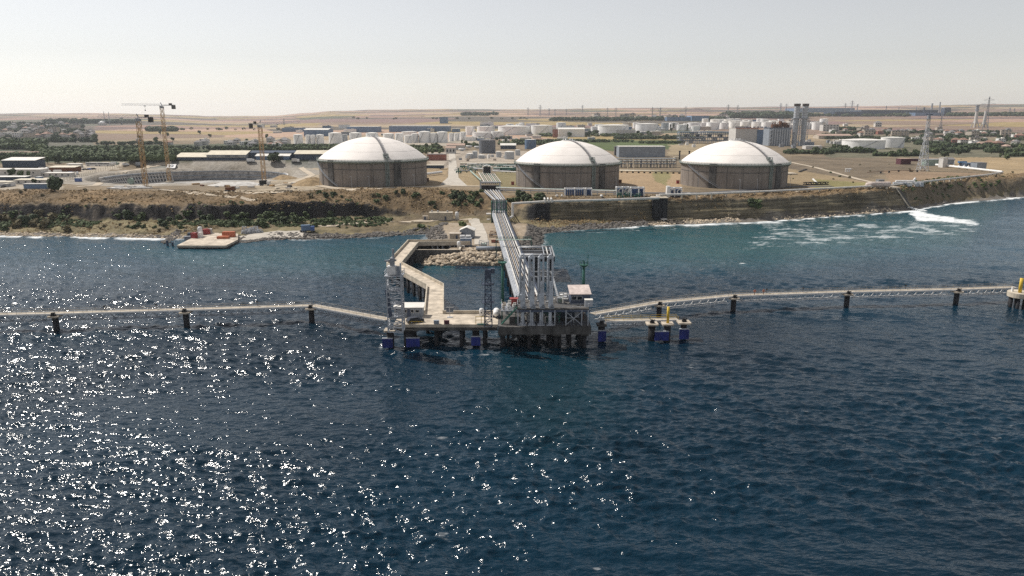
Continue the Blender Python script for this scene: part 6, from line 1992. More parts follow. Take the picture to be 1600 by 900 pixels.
unit('blue vaporiser with white scroll pipes beside the stack-side dome', 1054, 308, 22, 14, 2, True)
q = G(1044.5, 308)
MB_ = MB().box((q.x, q.y + 2, q.z + 3), (2.0, 3.6, 6.2), 0, .92)
tag(MB_.build('end_panel_block', M['white']), 'white end block standing against the scroll-pipe vaporiser', 'block')
rnd = random.Random(31)
for k in range(10):
    q = G(966 + k * 3.6 + rnd.uniform(-1, 1), 309.2 + rnd.uniform(-1, .6))
    t = thing('valve_cluster', 'dark green valve set in front of the blue vaporisers', 'valve', tuple(q), rnd.uniform(0, 3), 'green valve sets on the cliff top')
    h = rnd.uniform(1.2, 3)
    MB().tube((0, 0, 0), (0, 0, h), .35, 8).tube((-1.2, 0, h * .6), (1.2, 0, h * .6), .3, 8).build('body', M['green'], t, local=True)
    MB().lathe([(.8, h), (.85, h + .08), (.8, h + .16)], (0, 0, 0), 12).bar((-.8, 0, h + .08), (.8, 0, h + .08), .1).build('handwheel', M['pale_green'], t, local=True)
for k, px in enumerate((1028, 1033, 1076, 1105, 870, 878, 940)):
    q = G(px, 308 if px < 1070 else 305)
    t = thing('small_vessel', 'small white vessel lying on the cliff-top apron', 'vessel', tuple(q), .3 * k, 'small vessels on the cliff-top apron')
    MB().tube((-1.1, 0, .8), (1.1, 0, .8), .55, 10).build('shell', M['white'], t, True, True)
    MB().box((0, 0, .2), (1.4, .8, .5)).build('saddle', M['steel'], t, local=True)
# dark concrete buttress on the cliff
q = P(1034, 345, 2)
yb_ = float(np.interp(q.x, CX, CC[:, 1]))
t = thing('cliff_intake_tower', 'dark concrete cliff buttress with two upright shafts', 'buttress', (q.x, yb_, 2))
MB().box((q.x, yb_ + 3.2, 7.2), (8.4, 6, 13.2)).build('wall', M['pile'], t)
for x in (-2.4, 2.2):
    MB().box((q.x + x, yb_ - .4, 6.8), (1.6, 1.4, 12.4)).build('shaft', M['black'], t)
MB().box((q.x - .3, yb_ + 2.6, 13.95), (9.2, 7.6, .4)).build('cap', M['concrete'], t)
MB().box((q.x + 2.0, yb_ - 2.0, 2.4), (3.2, 2.2, .6)).tube((q.x + 2, yb_ - 2, -1), (q.x + 2, yb_ - 2, 2.1), .4, 8).build('landing', M['pale_wall'], t)
# outfall flume with falling water
qt, qb = P(1412, 298, 13), P(1424, 326, 1)
yb0 = float(np.interp(qb.x, CX, CC[:, 1])); yt0 = float(np.interp(qt.x, CX, CC[:, 3]))
t = thing('outfall_flume', 'sloping concrete outfall channel down the cliff above the white foam', 'channel', (qb.x, yb0, 1))
a, b2 = V((qt.x + 1.0, yt0 + 1, 13.4)), V((qb.x, yb0 - 1.5, 1.2))
MB().bar(a, b2, 1.8, .7).build('channel_floor', M['concrete'], t)
for s in (-1.0, 1.0):
    MB().bar(a + V((s, 0, .4)), b2 + V((s, 0, .4)), .35, 1.2).build('side_wall', M['dark_concrete'], t)
MB().box((qt.x + .6, yt0 + 5, 13.8), (5.5, 9, .8)).build('inlet_slab', M['deck'], t)
M['white_water'] = mat('white_water', (.78, .80, .80), .9, var=.12, scale=1.5, bump=.3)
wv = MB()
r = random.Random(5)
n = 14
for i in range(n):
    for j in range(7):
        f_ = i / (n - 1)
        c = V((b2.x + .3 + f_ * 7 + r.uniform(-.8, .8), b2.y - f_ * 3.2 + (j - 3) * (.3 + f_ * .8) + r.uniform(-.4, .4), max(.05, (1.5 - 3.2 * f_) + r.uniform(-.3, .3))))
        wv.ball(c, r.uniform(.4, 1.0), 7, .45)
tag(wv.build('churning_water', M['white_water'], None, True), 'white churning water bursting out of the outfall channel', None, None, 'stuff')
# pipe rack between the middle and the stack-side dome
q = G(1010, 262)
t = thing('pipe_rack', 'dense dark multi-level pipe rack in front of the compressor hall', 'pipe rack', tuple(q))
k_ = mpp(q.y); w = 92 * k_
for i in range(13):
    x = -w / 2 + w * i / 12
    for y in (0, 7):
        MB().bar((x, y, -1), (x, y, 7.6), .4).build('column', M['blue_steel'], t, local=True)
for z in (3.2, 5.6, 7.6):
    f_ = MB()
    for y in (0, 7): f_.bar((-w / 2, y, z), (w / 2, y, z), .36)
    for i in range(13): f_.bar((-w / 2 + w * i / 12, 0, z), (-w / 2 + w * i / 12, 7, z), .3)
    f_.build('beam', M['blue_steel'], t, local=True)
    for j in range(5):
        MB().tube((-w / 2, .9 + j * 1.3, z + .4), (w / 2, .9 + j * 1.3, z + .4), .28, 8).build('rack_pipe', (M['white_pipe'], M['steel'], M['pale_green'], M['steel'], M['silver'])[j], t, local=True)
for i in range(18):
    x = -w / 2 + w * (i + .5) / 18
    MB().tube((x, 2 + (i % 3) * 1.5, -1), (x, 2 + (i % 3) * 1.5, 4 + (i % 4)), .34, 8).build('riser', M['steel'] if i % 3 else M['green'], t, local=True)
for px, lab in ((982, 'pale slanting pipe post in front of the dark pipe rack'), (991, 'taller pale pipe post in front of the dark pipe rack')):
    q = G(px, 268)
    tag(MB().tube((q.x, q.y, q.z), (q.x - 1.2, q.y + 1, q.z + (7 if px == 982 else 11)), .4, 8).build('vent_pipe', M['cream']), lab, 'pipe')
for px, lab in ((1061.5, 'black vent stack next to the beige hut'), (1076.5, 'black vent stack partly behind the stack-side dome')):
    q = G(px, 250)
    tag(MB().tube((q.x, q.y, q.z), (q.x, q.y, q.z + 9.5), .8, 10).tube((q.x, q.y, q.z + 8.6), (q.x, q.y, q.z + 9.6), 1.1, 10).build('vent_stack', M['black']), lab, 'vent stack')
a, b2 = G(958, 269.5), G(1066, 271.5)
t = thing('supply_pipe', 'cream pipe on black supports between two domed tanks', 'pipe', tuple(a))
MB().tube(a + V((0, 0, 1.6)), b2 + V((0, 0, 1.6)), .75, 10).build('pipe', M['cream'], t, True)
for i in range(12):
    c = a + (b2 - a) * ((i + .5) / 12)
    MB().box((c.x, c.y, c.z + .3), (1.4, 1.2, 1.6)).build('support', M['black'], t)
a, b2 = G(666, 275), G(690, 272)
tag(MB().pipe([a + V((0, 0, 1.5)), b2 + V((0, 0, 1.5))], .9, 10).build('white_pipe', M['white']), 'white pipe emerging behind the pit-side domed tank', 'pipe')
for k, (x0_, y0_, x1_, y1_, mm, lab) in enumerate(((730, 262, 806, 262, 'pale_green', 'pale green pipe along the trench wall'), (735, 266, 760, 268, 'white', 'short white pipe in the trench beside the pump shelter'), (776, 263, 808, 262, 'white', 'white bent pipe reaching the middle domed tank'), (770, 271, 808, 273, 'white', 'white pipe low on the middle domed tank'), (735, 271, 752, 287, 'pale_green', 'pale green pipe edging the tan slope'))):
    a, b2 = G(x0_, y0_), G(x1_, y1_)
    tag(MB().pipe([a + V((0, 0, 2)), b2 + V((0, 0, 2))], .5, 8).build('trench_pipe', M[mm]), lab, 'pipe', 'pipes in the trench')

rnd = random.Random(57)
for k in range(46):
    px, py = rnd.uniform(716, 808), rnd.uniform(259, 271)
    if 750 < px < 772 and py > 264: continue
    q = G(px, py)
    t = thing('trench_pipework', 'bent pipes and valves in the pipe trench between the two domes', 'pipework', tuple(q), rnd.choice((0, 0, 1.57, .1)), 'pipework in the trench')
    L_, h = rnd.uniform(3, 9), rnd.uniform(1, 3.6)
    mm = rnd.choice(('white', 'pale_green', 'green', 'green', 'steel', 'white_pipe', 'pile'))
    MB().pipe([(-L_ / 2, 0, -.3), (-L_ / 2, 0, h), (L_ / 2, 0, h), (L_ / 2, .6, -.3)], rnd.uniform(.2, .5), 8).build('pipe', M[mm], t, local=True)
    MB().box((0, .2, h * .5), (.8, .8, h)).build('stand', M['green'], t, local=True)
for k in range(24):
    px, py = rnd.uniform(-6, 128), rnd.uniform(262, 292)
    if py > 284 and px > 92: continue
    q = G(px, py)
    t = thing('site_container', 'small container or crate stacked between the site cabins', 'container', tuple(q), rnd.choice((0, .05, 1.5)), 'containers between the site cabins')
    L_, h = rnd.uniform(2.2, 6), rnd.uniform(1.2, 2.6)
    MB().box((0, 0, h / 2), (L_, 2.2, h)).build('body', M[rnd.choice(('white', 'pale_wall', 'blue_clad', 'steel', 'dark_blue', 'rust', 'car_blue'))], t, local=True)
    MB().box((0, 0, h + .06), (L_ + .1, 2.3, .12)).build('lid', M[rnd.choice(('white', 'cream', 'pale_wall'))], t, local=True)
for k in range(22):
    px, py = rnd.uniform(290, 470), rnd.uniform(286, 297)
    q = G(px, py)
    t = thing('material_pile', 'small pile of building material on the sandy ground by the pit', 'pile', tuple(q), rnd.uniform(0, 3), 'material piles by the pit')
    MB().box((0, 0, .4), (rnd.uniform(1.5, 5), rnd.uniform(1, 2.4), rnd.uniform(.6, 1.4))).build('bundle', M[rnd.choice(('white', 'pale_wall', 'rust', 'steel', 'crane', 'concrete', 'pile'))], t, local=True)
    MB().box((0, 0, -.2), (1.2, 2.2, .5)).build('bearer', M['rust'], t, local=True)

# ================================================================== seaside field and metering station
bldg('maroon brick shed standing alone in the dry field', 1415, 257, 16, 9, 9, 'maroon', 'pink_tile')
bldg('low dark lean-to beside the maroon shed', 1429, 252, 12, 4, 5, 'maroon', 'grey_roof')
bldg('long pale green metering hall behind the radio tower', 1461, 259, 30, 10, 8, 'pale_green', 'pale_steel')
bldg('tall pale end block of the metering hall', 1476, 262, 7, 15, 7, 'pale_wall', 'pale_wall')
bldg('small grey shed beside the metering hall', 1485, 257, 12, 8, 8, 'grey_clad', 'grey_roof', rise=1.5)
bldg('blue-grey shed at the end of the metering station', 1533, 266, 15, 12, 9, 'grey_clad', 'grey_roof')
bldg('dark open shelter beside the blue-grey shed', 1518, 263, 16, 8, 8, 'dark_blue', 'blue_clad')
for k, (px, py) in enumerate(((1482, 261.5), (1490, 262), (1498, 262.5), (1506, 263), (1513, 263.5))):
    q = G(px, py)
    t = thing('filter_vessel', 'white filter vessel in the row at the metering station', 'vessel', tuple(q), 0, 'filter vessels in a row')
    MB().lathe([(0, 0), (1.1, 0), (1.25, 1.0), (1.1, 2.0), (0, 2.5)], (0, 0, 0), 12).build('shell', M['white'], t, True, True)
    MB().tube((0, 0, 2.3), (0, 0, 3.4 + (k == 1) * 3), .2, 8).build('stub', M['white'], t, local=True)
q = G(1503, 259)
t = thing('blue_pump', 'bright blue pump set at the metering station', 'pump', tuple(q))
MB().box((0, 0, 3.4), (7, 3, 1.6)).build('housing', mat('bright_blue', (.04, .16, .36), .5), t, local=True)
MB().box((0, 0, 1.3), (5, 2, 2.6)).build('stand', M['dark_blue'], t, local=True)
q = G(1374, 295)
t = thing('slug_vessel', 'large pinkish horizontal vessel with a bent end behind the cliff pipeline', 'vessel', tuple(q))
k_ = mpp(q.y)
autosmooth(MB().pipe([(-17 * k_, 3, -.5), (-16 * k_, 2, 2.2), (-12 * k_, 1, 2.7), (18 * k_, 2.5, 2.7)], 1.7, 14).build('shell', mat('vessel_paint', (.56, .47, .42), .6), t, local=True))
for x in (-8, 2, 12): MB().box((x * k_, 1.8, .5), (1.2, 3, 1.4)).build('saddle', M['concrete'], t, local=True)
for px, py, w, mm, lab in ((1412, 288, 26, 'white', 'upper white header pipe behind the horizontal vessel'), (1405, 291, 20, 'pale_steel', 'lower grey header pipe behind the horizontal vessel')):
    q = G(px, py); k_ = mpp(q.y)
    tag(autosmooth(MB().pipe([(q.x - w / 2 * k_, q.y, q.z + 2), (q.x + w / 2 * k_, q.y, q.z + 2), (q.x + w / 2 * k_ + 2, q.y - 1, q.z)], .8, 10).build('header_pipe', M[mm])), lab, 'pipe')
bldg('dark grey cabinet behind the horizontal vessel', 1377, 286.5, 9, 6, 4, 'steel', 'grey_roof', 'control_cabinet', 'cabinet')
q = G(1427.5, 289)
tag(autosmooth(MB().pipe([(q.x, q.y, q.z), (q.x, q.y, q.z + 3.5), (q.x + .8, q.y, q.z + 4.6)], .7, 10).build('stand_pipe', M['white'])), 'white bent stand pipe above the outfall', 'pipe')
for k, (px, w) in enumerate(((1421, 5), (1432, 5), (1439, 6))):
    q = G(px, 291)
    tag(MB().box((q.x, q.y, q.z + 1.2), (2.6, 2, 2.6), .1, .9).build('valve_box', M['pale_steel' if k else 'white']), ('white valve box beside the bent stand pipe', 'pale grey valve box inland of the bent stand pipe', 'wide grey valve box at the end of the vessel group')[k], 'box')
for k, px in enumerate((1321, 1324, 1327)):
    q = G(px, 269)
    tag(MB().pipe([(q.x, q.y, q.z - .3), (q.x, q.y, q.z + 2.6), (q.x + 1.0, q.y - .3, q.z + 2.6), (q.x + 1.0, q.y - .3, q.z + 1.8)], .42, 8).build('goose_neck_vent', M['white']), 'white goose-neck vent in the dry field', 'vent', 'three goose-neck vents')
t = thing('field_pipe', 'thin dark pipe on stub posts crossing the dry field', 'pipe', tuple(G(1400, 272)))
a, b2, c = G(1355, 272), G(1405, 268.5), G(1446, 269)
MB().pipe([p + V((0, 0, 1.3)) for p in (a, b2, c)], .2, 6).build('pipe', M['rust'], t)
for px, py in ((1376, 271), (1389, 270), (1404, 268.5), (1422, 268.5), (1433, 269)):
    q = G(px, py); MB().box((q.x, q.y, q.z + .7), (1.0, 1.0, 1.8)).build('post', M['pile'], t)
t = thing('lying_gantry', 'dark lattice beam lying on the dry ground beside the stack-side dome', 'beam', tuple(G(1272, 290)))
a, b2 = G(1256, 289.5), G(1293, 288.5)
MB().truss(a + V((0, 0, .4)), b2 + V((0, 0, .4)), 2.0, 1.4, 10, .3).build('truss', M['pile'], t)
MB().bar(G(1276, 288) + V((0, 0, 1)), G(1270, 281) + V((0, 0, .6)), .8).build('boom', M['white'], t)
bldg('low concrete tank base behind the stack-side dome', 1236, 273, 20, 2, 12, 'concrete', 'concrete', 'tank_base', 'slab')
t = thing('concrete_steps', 'stepped dark drain cutting in the slope behind the stack-side dome', 'steps', tuple(G(1256, 268)))
for k in range(5):
    q = G(1250 + k * 2.2, 269 - k * .9); MB().box((q.x, q.y, q.z + .4), (2.2, 2, 1.2)).build('step', M['dark_concrete'], t)
# ================================================================== tank farm
ORD = ['first', 'second', 'third', 'fourth', 'fifth', 'sixth', 'seventh', 'eighth', 'ninth', 'tenth', 'eleventh', 'twelfth', 'thirteenth', 'fourteenth', 'fifteenth', 'sixteenth', 'seventeenth', 'eighteenth', 'nineteenth', 'twentieth', 'twenty-first', 'twenty-second', 'twenty-third', 'twenty-fourth', 'twenty-fifth', 'twenty-sixth', 'twenty-seventh', 'twenty-eighth', 'twenty-ninth', 'thirtieth']
# centre px, base py, width px, height px
FRONT = [(464.5, 226, 14, 15.5), (481, 225, 8, 14), (489, 225, 7, 14), (499, 225, 12, 14.5), (522, 226, 20, 18), (554, 224, 19, 16), (580, 223, 19, 15),
         (606, 220, 17, 11), (623, 222.5, 13, 14), (637, 223.5, 12, 12), (647.5, 223, 11, 14), (662.5, 223, 19, 17), (677, 223, 11, 15), (690.5, 223, 17, 16.5), (705, 221, 8, 13), (713.5, 220, 9, 12), (723, 219.5, 10, 13)]
for k, (px, py, w, h) in enumerate(FRONT):
    cyl_tank(f'white storage tank, {ORD[k]} along the front row from the crane side', px, py, w, h, M['tank_white'], 'front row of white storage tanks', 'storage_drum', .12)
cyl_tank('pale grey tank between two big white tanks of the front row', 538, 224, 9, 14, M['silver'], None, 'storage_drum', .05)
MID = [(638, 214, 24, 8), (734, 211, 14, 13), (757, 212, 24, 14), (752, 218, 29, 11), (777, 217.5, 20, 12), (803, 211, 50, 13), (847, 211, 34, 14.5)]
for k, (px, py, w, h) in enumerate(MID):
    cyl_tank(f'broad white tank behind the front row, {ORD[k]} in order from the pit side', px, py, w, h, M['tank_white'], 'broad white tanks behind the front row', 'storage_drum', .05)
BACK = [(961, 211, 49, 14.5), (1013, 207.5, 35, 13.5), (1040, 204, 12, 12), (1054, 202.5, 15, 10.5), (1067, 204, 16, 9), (1086, 203, 19, 11), (1100, 201, 13, 9), (1116, 203, 20, 11.5), (1133, 202, 14, 10), (1150, 200, 16, 9), (1166, 199, 15, 9), (1184, 200, 15, 9.5), (1203, 201, 20, 10), (1222, 199, 14, 9), (1262, 202, 9, 10), (1271, 202, 8, 11), (1279, 203, 15, 12)]
for k, (px, py, w, h) in enumerate(BACK):
    cyl_tank(f'white tank of the inland tank farm, {ORD[k]} from the middle dome towards the stacks', px, py, w, h, M['tank_white'] if k != 2 else M['silver'], 'white tanks of the inland tank farm', 'storage_drum', .05)
cyl_tank('larger white tank behind its twin above the dry field', 1402, 231, 34, 16, M['tank_white'], 'twin white tanks above the dry field', 'storage_drum', .06)
cyl_tank('low white tank in front of its larger twin above the dry field', 1363, 233, 64, 14, M['tank_white'], 'twin white tanks above the dry field', 'storage_drum', .05)
WH = [
    ('white warehouse with slanting dark roof bands among the tanks', 893, 214, 41, 12, 40, 'tank_white', 'white_roof', 2),
    ('long cream-roofed store beside the banded warehouse', 918, 210, 42, 4, 20, 'dark_blue', 'cream', 0),
    ('long white canopy in front of the broad tanks', 818, 210, 34, 4, 16, 'pale_wall', 'cream', 0),
    ('low white works building below the inland tank', 978, 211, 30, 8, 20, 'pale_wall', 'white_roof', 0),
    ('small red and white striped tower by the banded warehouse', 868, 215, 8, 13, 10, 'brick', 'white_roof', 0),
    ('blue-grey factory beyond the white tanks on the crane side', 458, 206, 34, 6, 60, 'blue_clad', 'dark_blue', 0),
    ('white-roofed blue-walled factory behind the first front tanks', 494, 213, 38, 10, 50, 'blue_clad', 'white_roof', 2),
    ('dark blue factory with white bands behind the pit-side dome', 566, 207, 48, 9, 60, 'blue_clad', 'white_roof', 0),
    ('long blue and white factory behind the front row of tanks', 655, 206, 94, 9, 60, 'blue_clad', 'white_roof', 0),
    ('square blue tower block alone in the pale fields', 693, 193, 12, 10, 40, 'blue_clad', 'grey_roof', 0),
    ('white-topped hall behind the long blue and white factory', 640, 200, 60, 4, 40, 'pale_wall', 'white_roof', 0),
    ('blue box factory on the dusty plain behind the inland tanks', 1094, 189, 27, 8, 90, 'blue_clad', 'blue_clad', 0),
    ('low blue works beside the blue box factory', 1062, 189, 40, 6, 60, 'blue_clad', 'white_roof', 0),
    ('white factory with blue bands on the dusty plain', 1046, 188, 14, 6, 50, 'pale_wall', 'blue_clad', 0),
    ('huge teal-blue steelworks hall on the skyline behind the stacks', 1290, 176, 90, 7, 200, 'blue_clad', 'blue_clad', 0),
    ('lower blue steelworks hall in front of the huge one', 1340, 182, 74, 7, 120, 'dark_blue', 'blue_clad', 0),
    ('long white-roofed steelworks hall reaching the two works chimneys', 1405, 180, 120, 8, 120, 'dark_blue', 'white_roof', 0),
    ('blue hall under the steelworks silo frame', 1470, 181, 80, 5, 120, 'blue_clad', 'dark_blue', 0),
    ('white factory strip at the foot of the hazy hills', 1560, 180, 70, 3, 80, 'pale_wall', 'grey_roof', 0),
    ('large white works in front of the blue steelworks', 1290, 180, 60, 3, 80, 'pale_wall', 'white_roof', 0),
    ('white-roofed sheds beyond the left village trees'.replace('left village', 'hazy village'), 184, 191, 14, 3, 40, 'pale_wall', 'white_roof', 0),
    ('yellow-fronted store among the trees behind the site compound', 141, 241, 20, 4, 8, 'yellow', 'grey_roof', 0),
    ('long grey-roofed store next to the yellow-fronted one', 120, 242, 20, 4, 10, 'dark_blue', 'blue_clad', 0),
    ('wide pink roof among the dark trees behind the workshop', 22, 246, 60, 4, 22, 'pale_wall', 'pink_tile', 2),
    ('broad terracotta-roofed hall near the twin white tanks', 1305, 217, 52, 5, 30, 'beige', 'pink_tile', 2),
    ('pale square block in front of the terracotta-roofed hall', 1309, 224, 12, 6, 10, 'beige', 'cream', 0),
    ('low white works beside the power station yard', 1272, 233, 26, 5, 14, 'pale_wall', 'white_roof', 0),
    ('grey yard building under the power station stacks', 1262, 228, 20, 6, 14, 'grey_clad', 'grey_roof', 0),
    ('flat beige slab building behind the dry field hedge', 1340, 236, 30, 3, 10, 'beige', 'cream', 0),
    ('three-storey pale flats with balconies at the edge of the village', 1298, 205, 25, 10, 22, 'pale_wall', 'grey_roof', 0),
]
for lab, px, py, w, h, d, wm, rm, ri in WH:
    win = (5, 3) if 'flats' in lab else (0, 1)
    bldg(lab, px, py, w, h, d, wm, rm, 'factory' if d > 20 else 'building', 'building', ri * 1.5, win[0], None, win[1])
rnd = random.Random(101)
for k in range(110):
    px = rnd.uniform(728, 1290) if k < 84 else rnd.uniform(400, 740)
    py = rnd.uniform(196, 222) if px < 1110 else rnd.uniform(190, 203)
    if k >= 84: py = rnd.uniform(199, 212)
    if 990 < px < 1105 and py > 212: py -= 12
    q = G(px, py); k_ = mpp(q.y)
    t = thing('works_building', 'low pale works building scattered between the white tank farms', 'building', tuple(q), rnd.uniform(-.15, .15), 'low works buildings among the tank farms')
    w, h, d = rnd.uniform(6, 20) * k_, rnd.uniform(2.2, 5.5) * k_, rnd.uniform(10, 26)
    MB().box((0, d / 2, h / 2), (w, d, h)).build('wall', M[rnd.choice(('pale_wall', 'white', 'grey_clad', 'blue_clad', 'beige', 'tank_white'))], t, local=True)
    MB().box((0, d / 2, h + .3), (w + 1, d + 1, .6)).box((w * .2, d / 2, h + 1.2), (w * .2, d * .3, 1.6)).build('roof', M[rnd.choice(('white_roof', 'cream', 'grey_roof', 'white_roof'))], t, local=True)
for k in range(40):
    px = rnd.uniform(735, 1290); py = rnd.uniform(199, 208) if px < 1100 else rnd.uniform(194, 199)
    cyl_tank('small white tank scattered among the tank farms', round(px, 1), py, rnd.uniform(7, 16), rnd.uniform(6, 10), M['tank_white'], 'scattered small white tanks', 'storage_drum', .06)
# steelworks silo frame and chimneys
q = G(1477, 181)
k_ = mpp(q.y)
t = thing('steelworks_silo', 'blue steelworks silo with an open ring frame on top', 'silo', tuple(q))
MB().box((0, 0, 6 * k_), (12 * k_, 12 * k_, 12 * k_), 0, .75).build('hopper', M['dark_blue'], t, local=True)
MB().lathe([(5.5 * k_, 12 * k_), (5.5 * k_, 13 * k_), (4.6 * k_, 13 * k_), (4.6 * k_, 12 * k_)], (0, 0, 0), 20).build('ring', M['pale_steel'], t, local=True)
for s in (-4.6, 0, 4.6): MB().bar((s * k_, -2 * k_, 8 * k_), (s * k_, -2 * k_, 12.4 * k_), 1.4).build('post', M['pale_steel'], t, local=True)
for k, (px, py, h, w) in enumerate(((1443, 180, 12, 2.8), (1455, 177, 15, 2.8), (1467, 178, 18, 2.2), (1431, 176, 9, 1.6))):
    q = G(px, py); k_ = mpp(q.y)
    t = thing('chimney', ('short dark chimney rising from the long steelworks hall', 'pale chimney beside the steelworks silo', 'slim pale chimney nearest the silo frame'.replace('nearest', 'beside'), 'thin mast-like chimney before the short dark one')[k], 'chimney', tuple(q))
    MB().tube((0, 0, 0), (0, 0, h * k_), w * k_ / 2, 14, w * k_ / 2.4).build('shaft', M['dark_blue' if k == 0 else 'grey_clad'], t, local=True)
for k, (px, py, top) in enumerate(((1523, 199.5, 165), (1537, 199.5, 174))):
    q = G(px, py); k_ = mpp(q.y); H = (py - top) * k_
    t = thing('chimney', 'tall chimney with a dark banded top on a pale braced base' if k == 0 else 'plain pale chimney in front of the tall pylon', 'chimney', tuple(q))
    MB().tube((0, 0, H * .2), (0, 0, H), 2.6 * k_, 16, 1.9 * k_).build('shaft', M['pale_wall'], t, local=True)
    lg = MB()
    for sx in (-1, 1):
        for sy in (-1, 1): lg.bar((sx * 4.2 * k_, sy * 4.2 * k_, -1), (sx * 1.6 * k_, sy * 1.6 * k_, H * .3), 1.4 * k_)
    lg.build('braced_base', M['pale_wall'], t, local=True)
    if k == 0:
        MB().tube((0, 0, H * .72), (0, 0, H * .98), 2.4 * k_, 16, 2.3 * k_).tube((0, 0, H * .95), (0, 0, H * 1.0), 3.0 * k_, 16).build('banded_top', M['steel'], t, local=True)
# power station
q = G(1247, 228)
k_ = mpp(q.y)
for s, lab in ((-6.5, 'steel power station stack next to the ribbed boiler house'), (6.5, 'steel power station stack on the far side of its twin')):
    t = thing('power_station_stack', lab, 'chimney', (q.x + s * k_, q.y, q.z), 0, 'twin power station stacks')
    H = 65 * k_
    autosmooth(MB().lathe([(3.6 * k_, 0), (4.2 * k_, 40 * k_), (4.3 * k_, 60 * k_)], (0, 0, 0), 24).build('shaft', M['pale_steel'], t, local=True))
    autosmooth(MB().lathe([(4.4 * k_, 60 * k_), (4.9 * k_, 61 * k_), (4.9 * k_, 64 * k_), (4.2 * k_, 64 * k_), (4.0 * k_, 62 * k_), (0.1, 62 * k_)], (0, 0, 0), 24).build('cap', M['cap_dark'], t, local=True))
    MB().box((0, 0, 42 * k_), (11 * k_, 10 * k_, 1.2 * k_)).build('gallery', M['steel'], t, local=True)
    MB().lattice(0, 0, 0, 41 * k_, 10 * k_, 10 * k_, 6, .34 * k_).build('support_frame', M['steel'], t, local=True)
    bd = MB()
    for z in (46, 50, 54, 58): bd.lathe([(4.28 * k_, z * k_), (4.5 * k_, (z + .3) * k_), (4.28 * k_, (z + .6) * k_)], (0, 0, 0), 24)
    bd.build('stiffening_ring', M['steel'], t, local=True)
q = G(1217, 228)
t = thing('boiler_house', 'ribbed blue-grey boiler house joined to the twin stacks', 'building', tuple(q))
MB().box((0, 14, 13.5 * k_), (33 * k_, 28, 27 * k_)).build('wall', M['grey_clad'], t, local=True)
for i in range(9):
    MB().box(((-15 + i * 3.75) * k_, -.4, 13 * k_), (1.5 * k_, 1.6, 25 * k_)).build('rib', M['pale_steel'], t, local=True)
MB().box((0, 14, 27.4 * k_), (34 * k_, 29, .8 * k_)).build('roof', M['blue_steel'], t, local=True)
r = random.Random(4)
for i in range(7):
    MB().box(((-9 + i * 4) * k_, 10, (30 + r.uniform(-1, 3)) * k_), (2.4 * k_, 8, r.uniform(5, 11) * k_)).pipe([((-10 + i * 4) * k_, 8, 28 * k_), ((-10 + i * 4) * k_, 8, 35 * k_), ((-7 + i * 4) * k_, 8, 35 * k_)], .6 * k_, 8).build('steam_drum', M['rust'], t, local=True)
for j in range(4):
    MB().bar((-17 * k_, -3, (4 + j * 6) * k_), (-11 * k_, -3, (8 + j * 6) * k_), 1.4, .5).build('stair', M['steel'], t, local=True)
bldg('big pale turbine hall with an orange roof edge beside the boiler house', 1166, 226, 35, 25, 40, 'pale_wall', 'beige')
q = G(1190, 226)
bldg('grey wing of the turbine hall next to the ribbed boiler house', 1191, 226, 18, 23, 34, 'blue_clad', 'pink_tile')
t = thing('roof_edge', 'long thin orange parapet on the turbine hall roof', 'parapet', tuple(G(1176, 226)))
k_ = mpp(t.location.y)
MB().box((-.5 * k_, -1.2, 25.3 * k_), (56 * k_, 1.2, .9 * k_)).build('coping', M['orange'], t, local=True)
for i in range(6): MB().box((( -8 + i * 6) * k_, 12, 26.6 * k_), (2.4 * k_, 5, 1.6 * k_)).build('roof_fan', M['dark_blue'], t, local=True)
q = G(1105, 224)
t = thing('cooling_rack', 'long grey open-framed cooling structure before the turbine hall', 'structure', tuple(q))
k_ = mpp(q.y); w = 88 * k_
for i in range(15):
    x = -w / 2 + w * i / 14
    for y in (0, 16): MB().bar((x, y, 0), (x, y, 17 * k_), 1.0).build('column', M['pale_steel'], t, local=True)
for z in (4, 9, 14, 17):
    MB().box((0, 8, z * k_), (w, 17, 1.3 * k_)).build('deck', M['grey_clad'] if z != 17 else M['blue_clad'], t, local=True)
for i in range(10): MB().box((-w / 2 + w * (i + .5) / 10, 9, 6.6 * k_ + (i % 2) * 5 * k_), (5 * k_, 10, 3.4 * k_)).build('fan_unit', M['dark_blue'] if i % 2 else M['pale_steel'], t, local=True)
rnd = random.Random(77)
for k in range(26):
    px, py = rnd.uniform(1060, 1300), rnd.uniform(222, 232)
    if 1115 < px < 1178: continue
    q = G(px, py)
    t = thing('yard_unit', 'small pale unit in the power station yard', 'equipment', tuple(q), 0, 'units in the power station yard')
    h = rnd.uniform(2, 5)
    MB().box((0, 0, h / 2), (rnd.uniform(4, 9), 4, h)).build('housing', M[rnd.choice(('pale_wall', 'grey_clad', 'white', 'steel'))], t, local=True)
    MB().tube((1, 0, h), (1, 0, h + 2.5), .5, 8).build('flue', M['steel'], t, local=True)
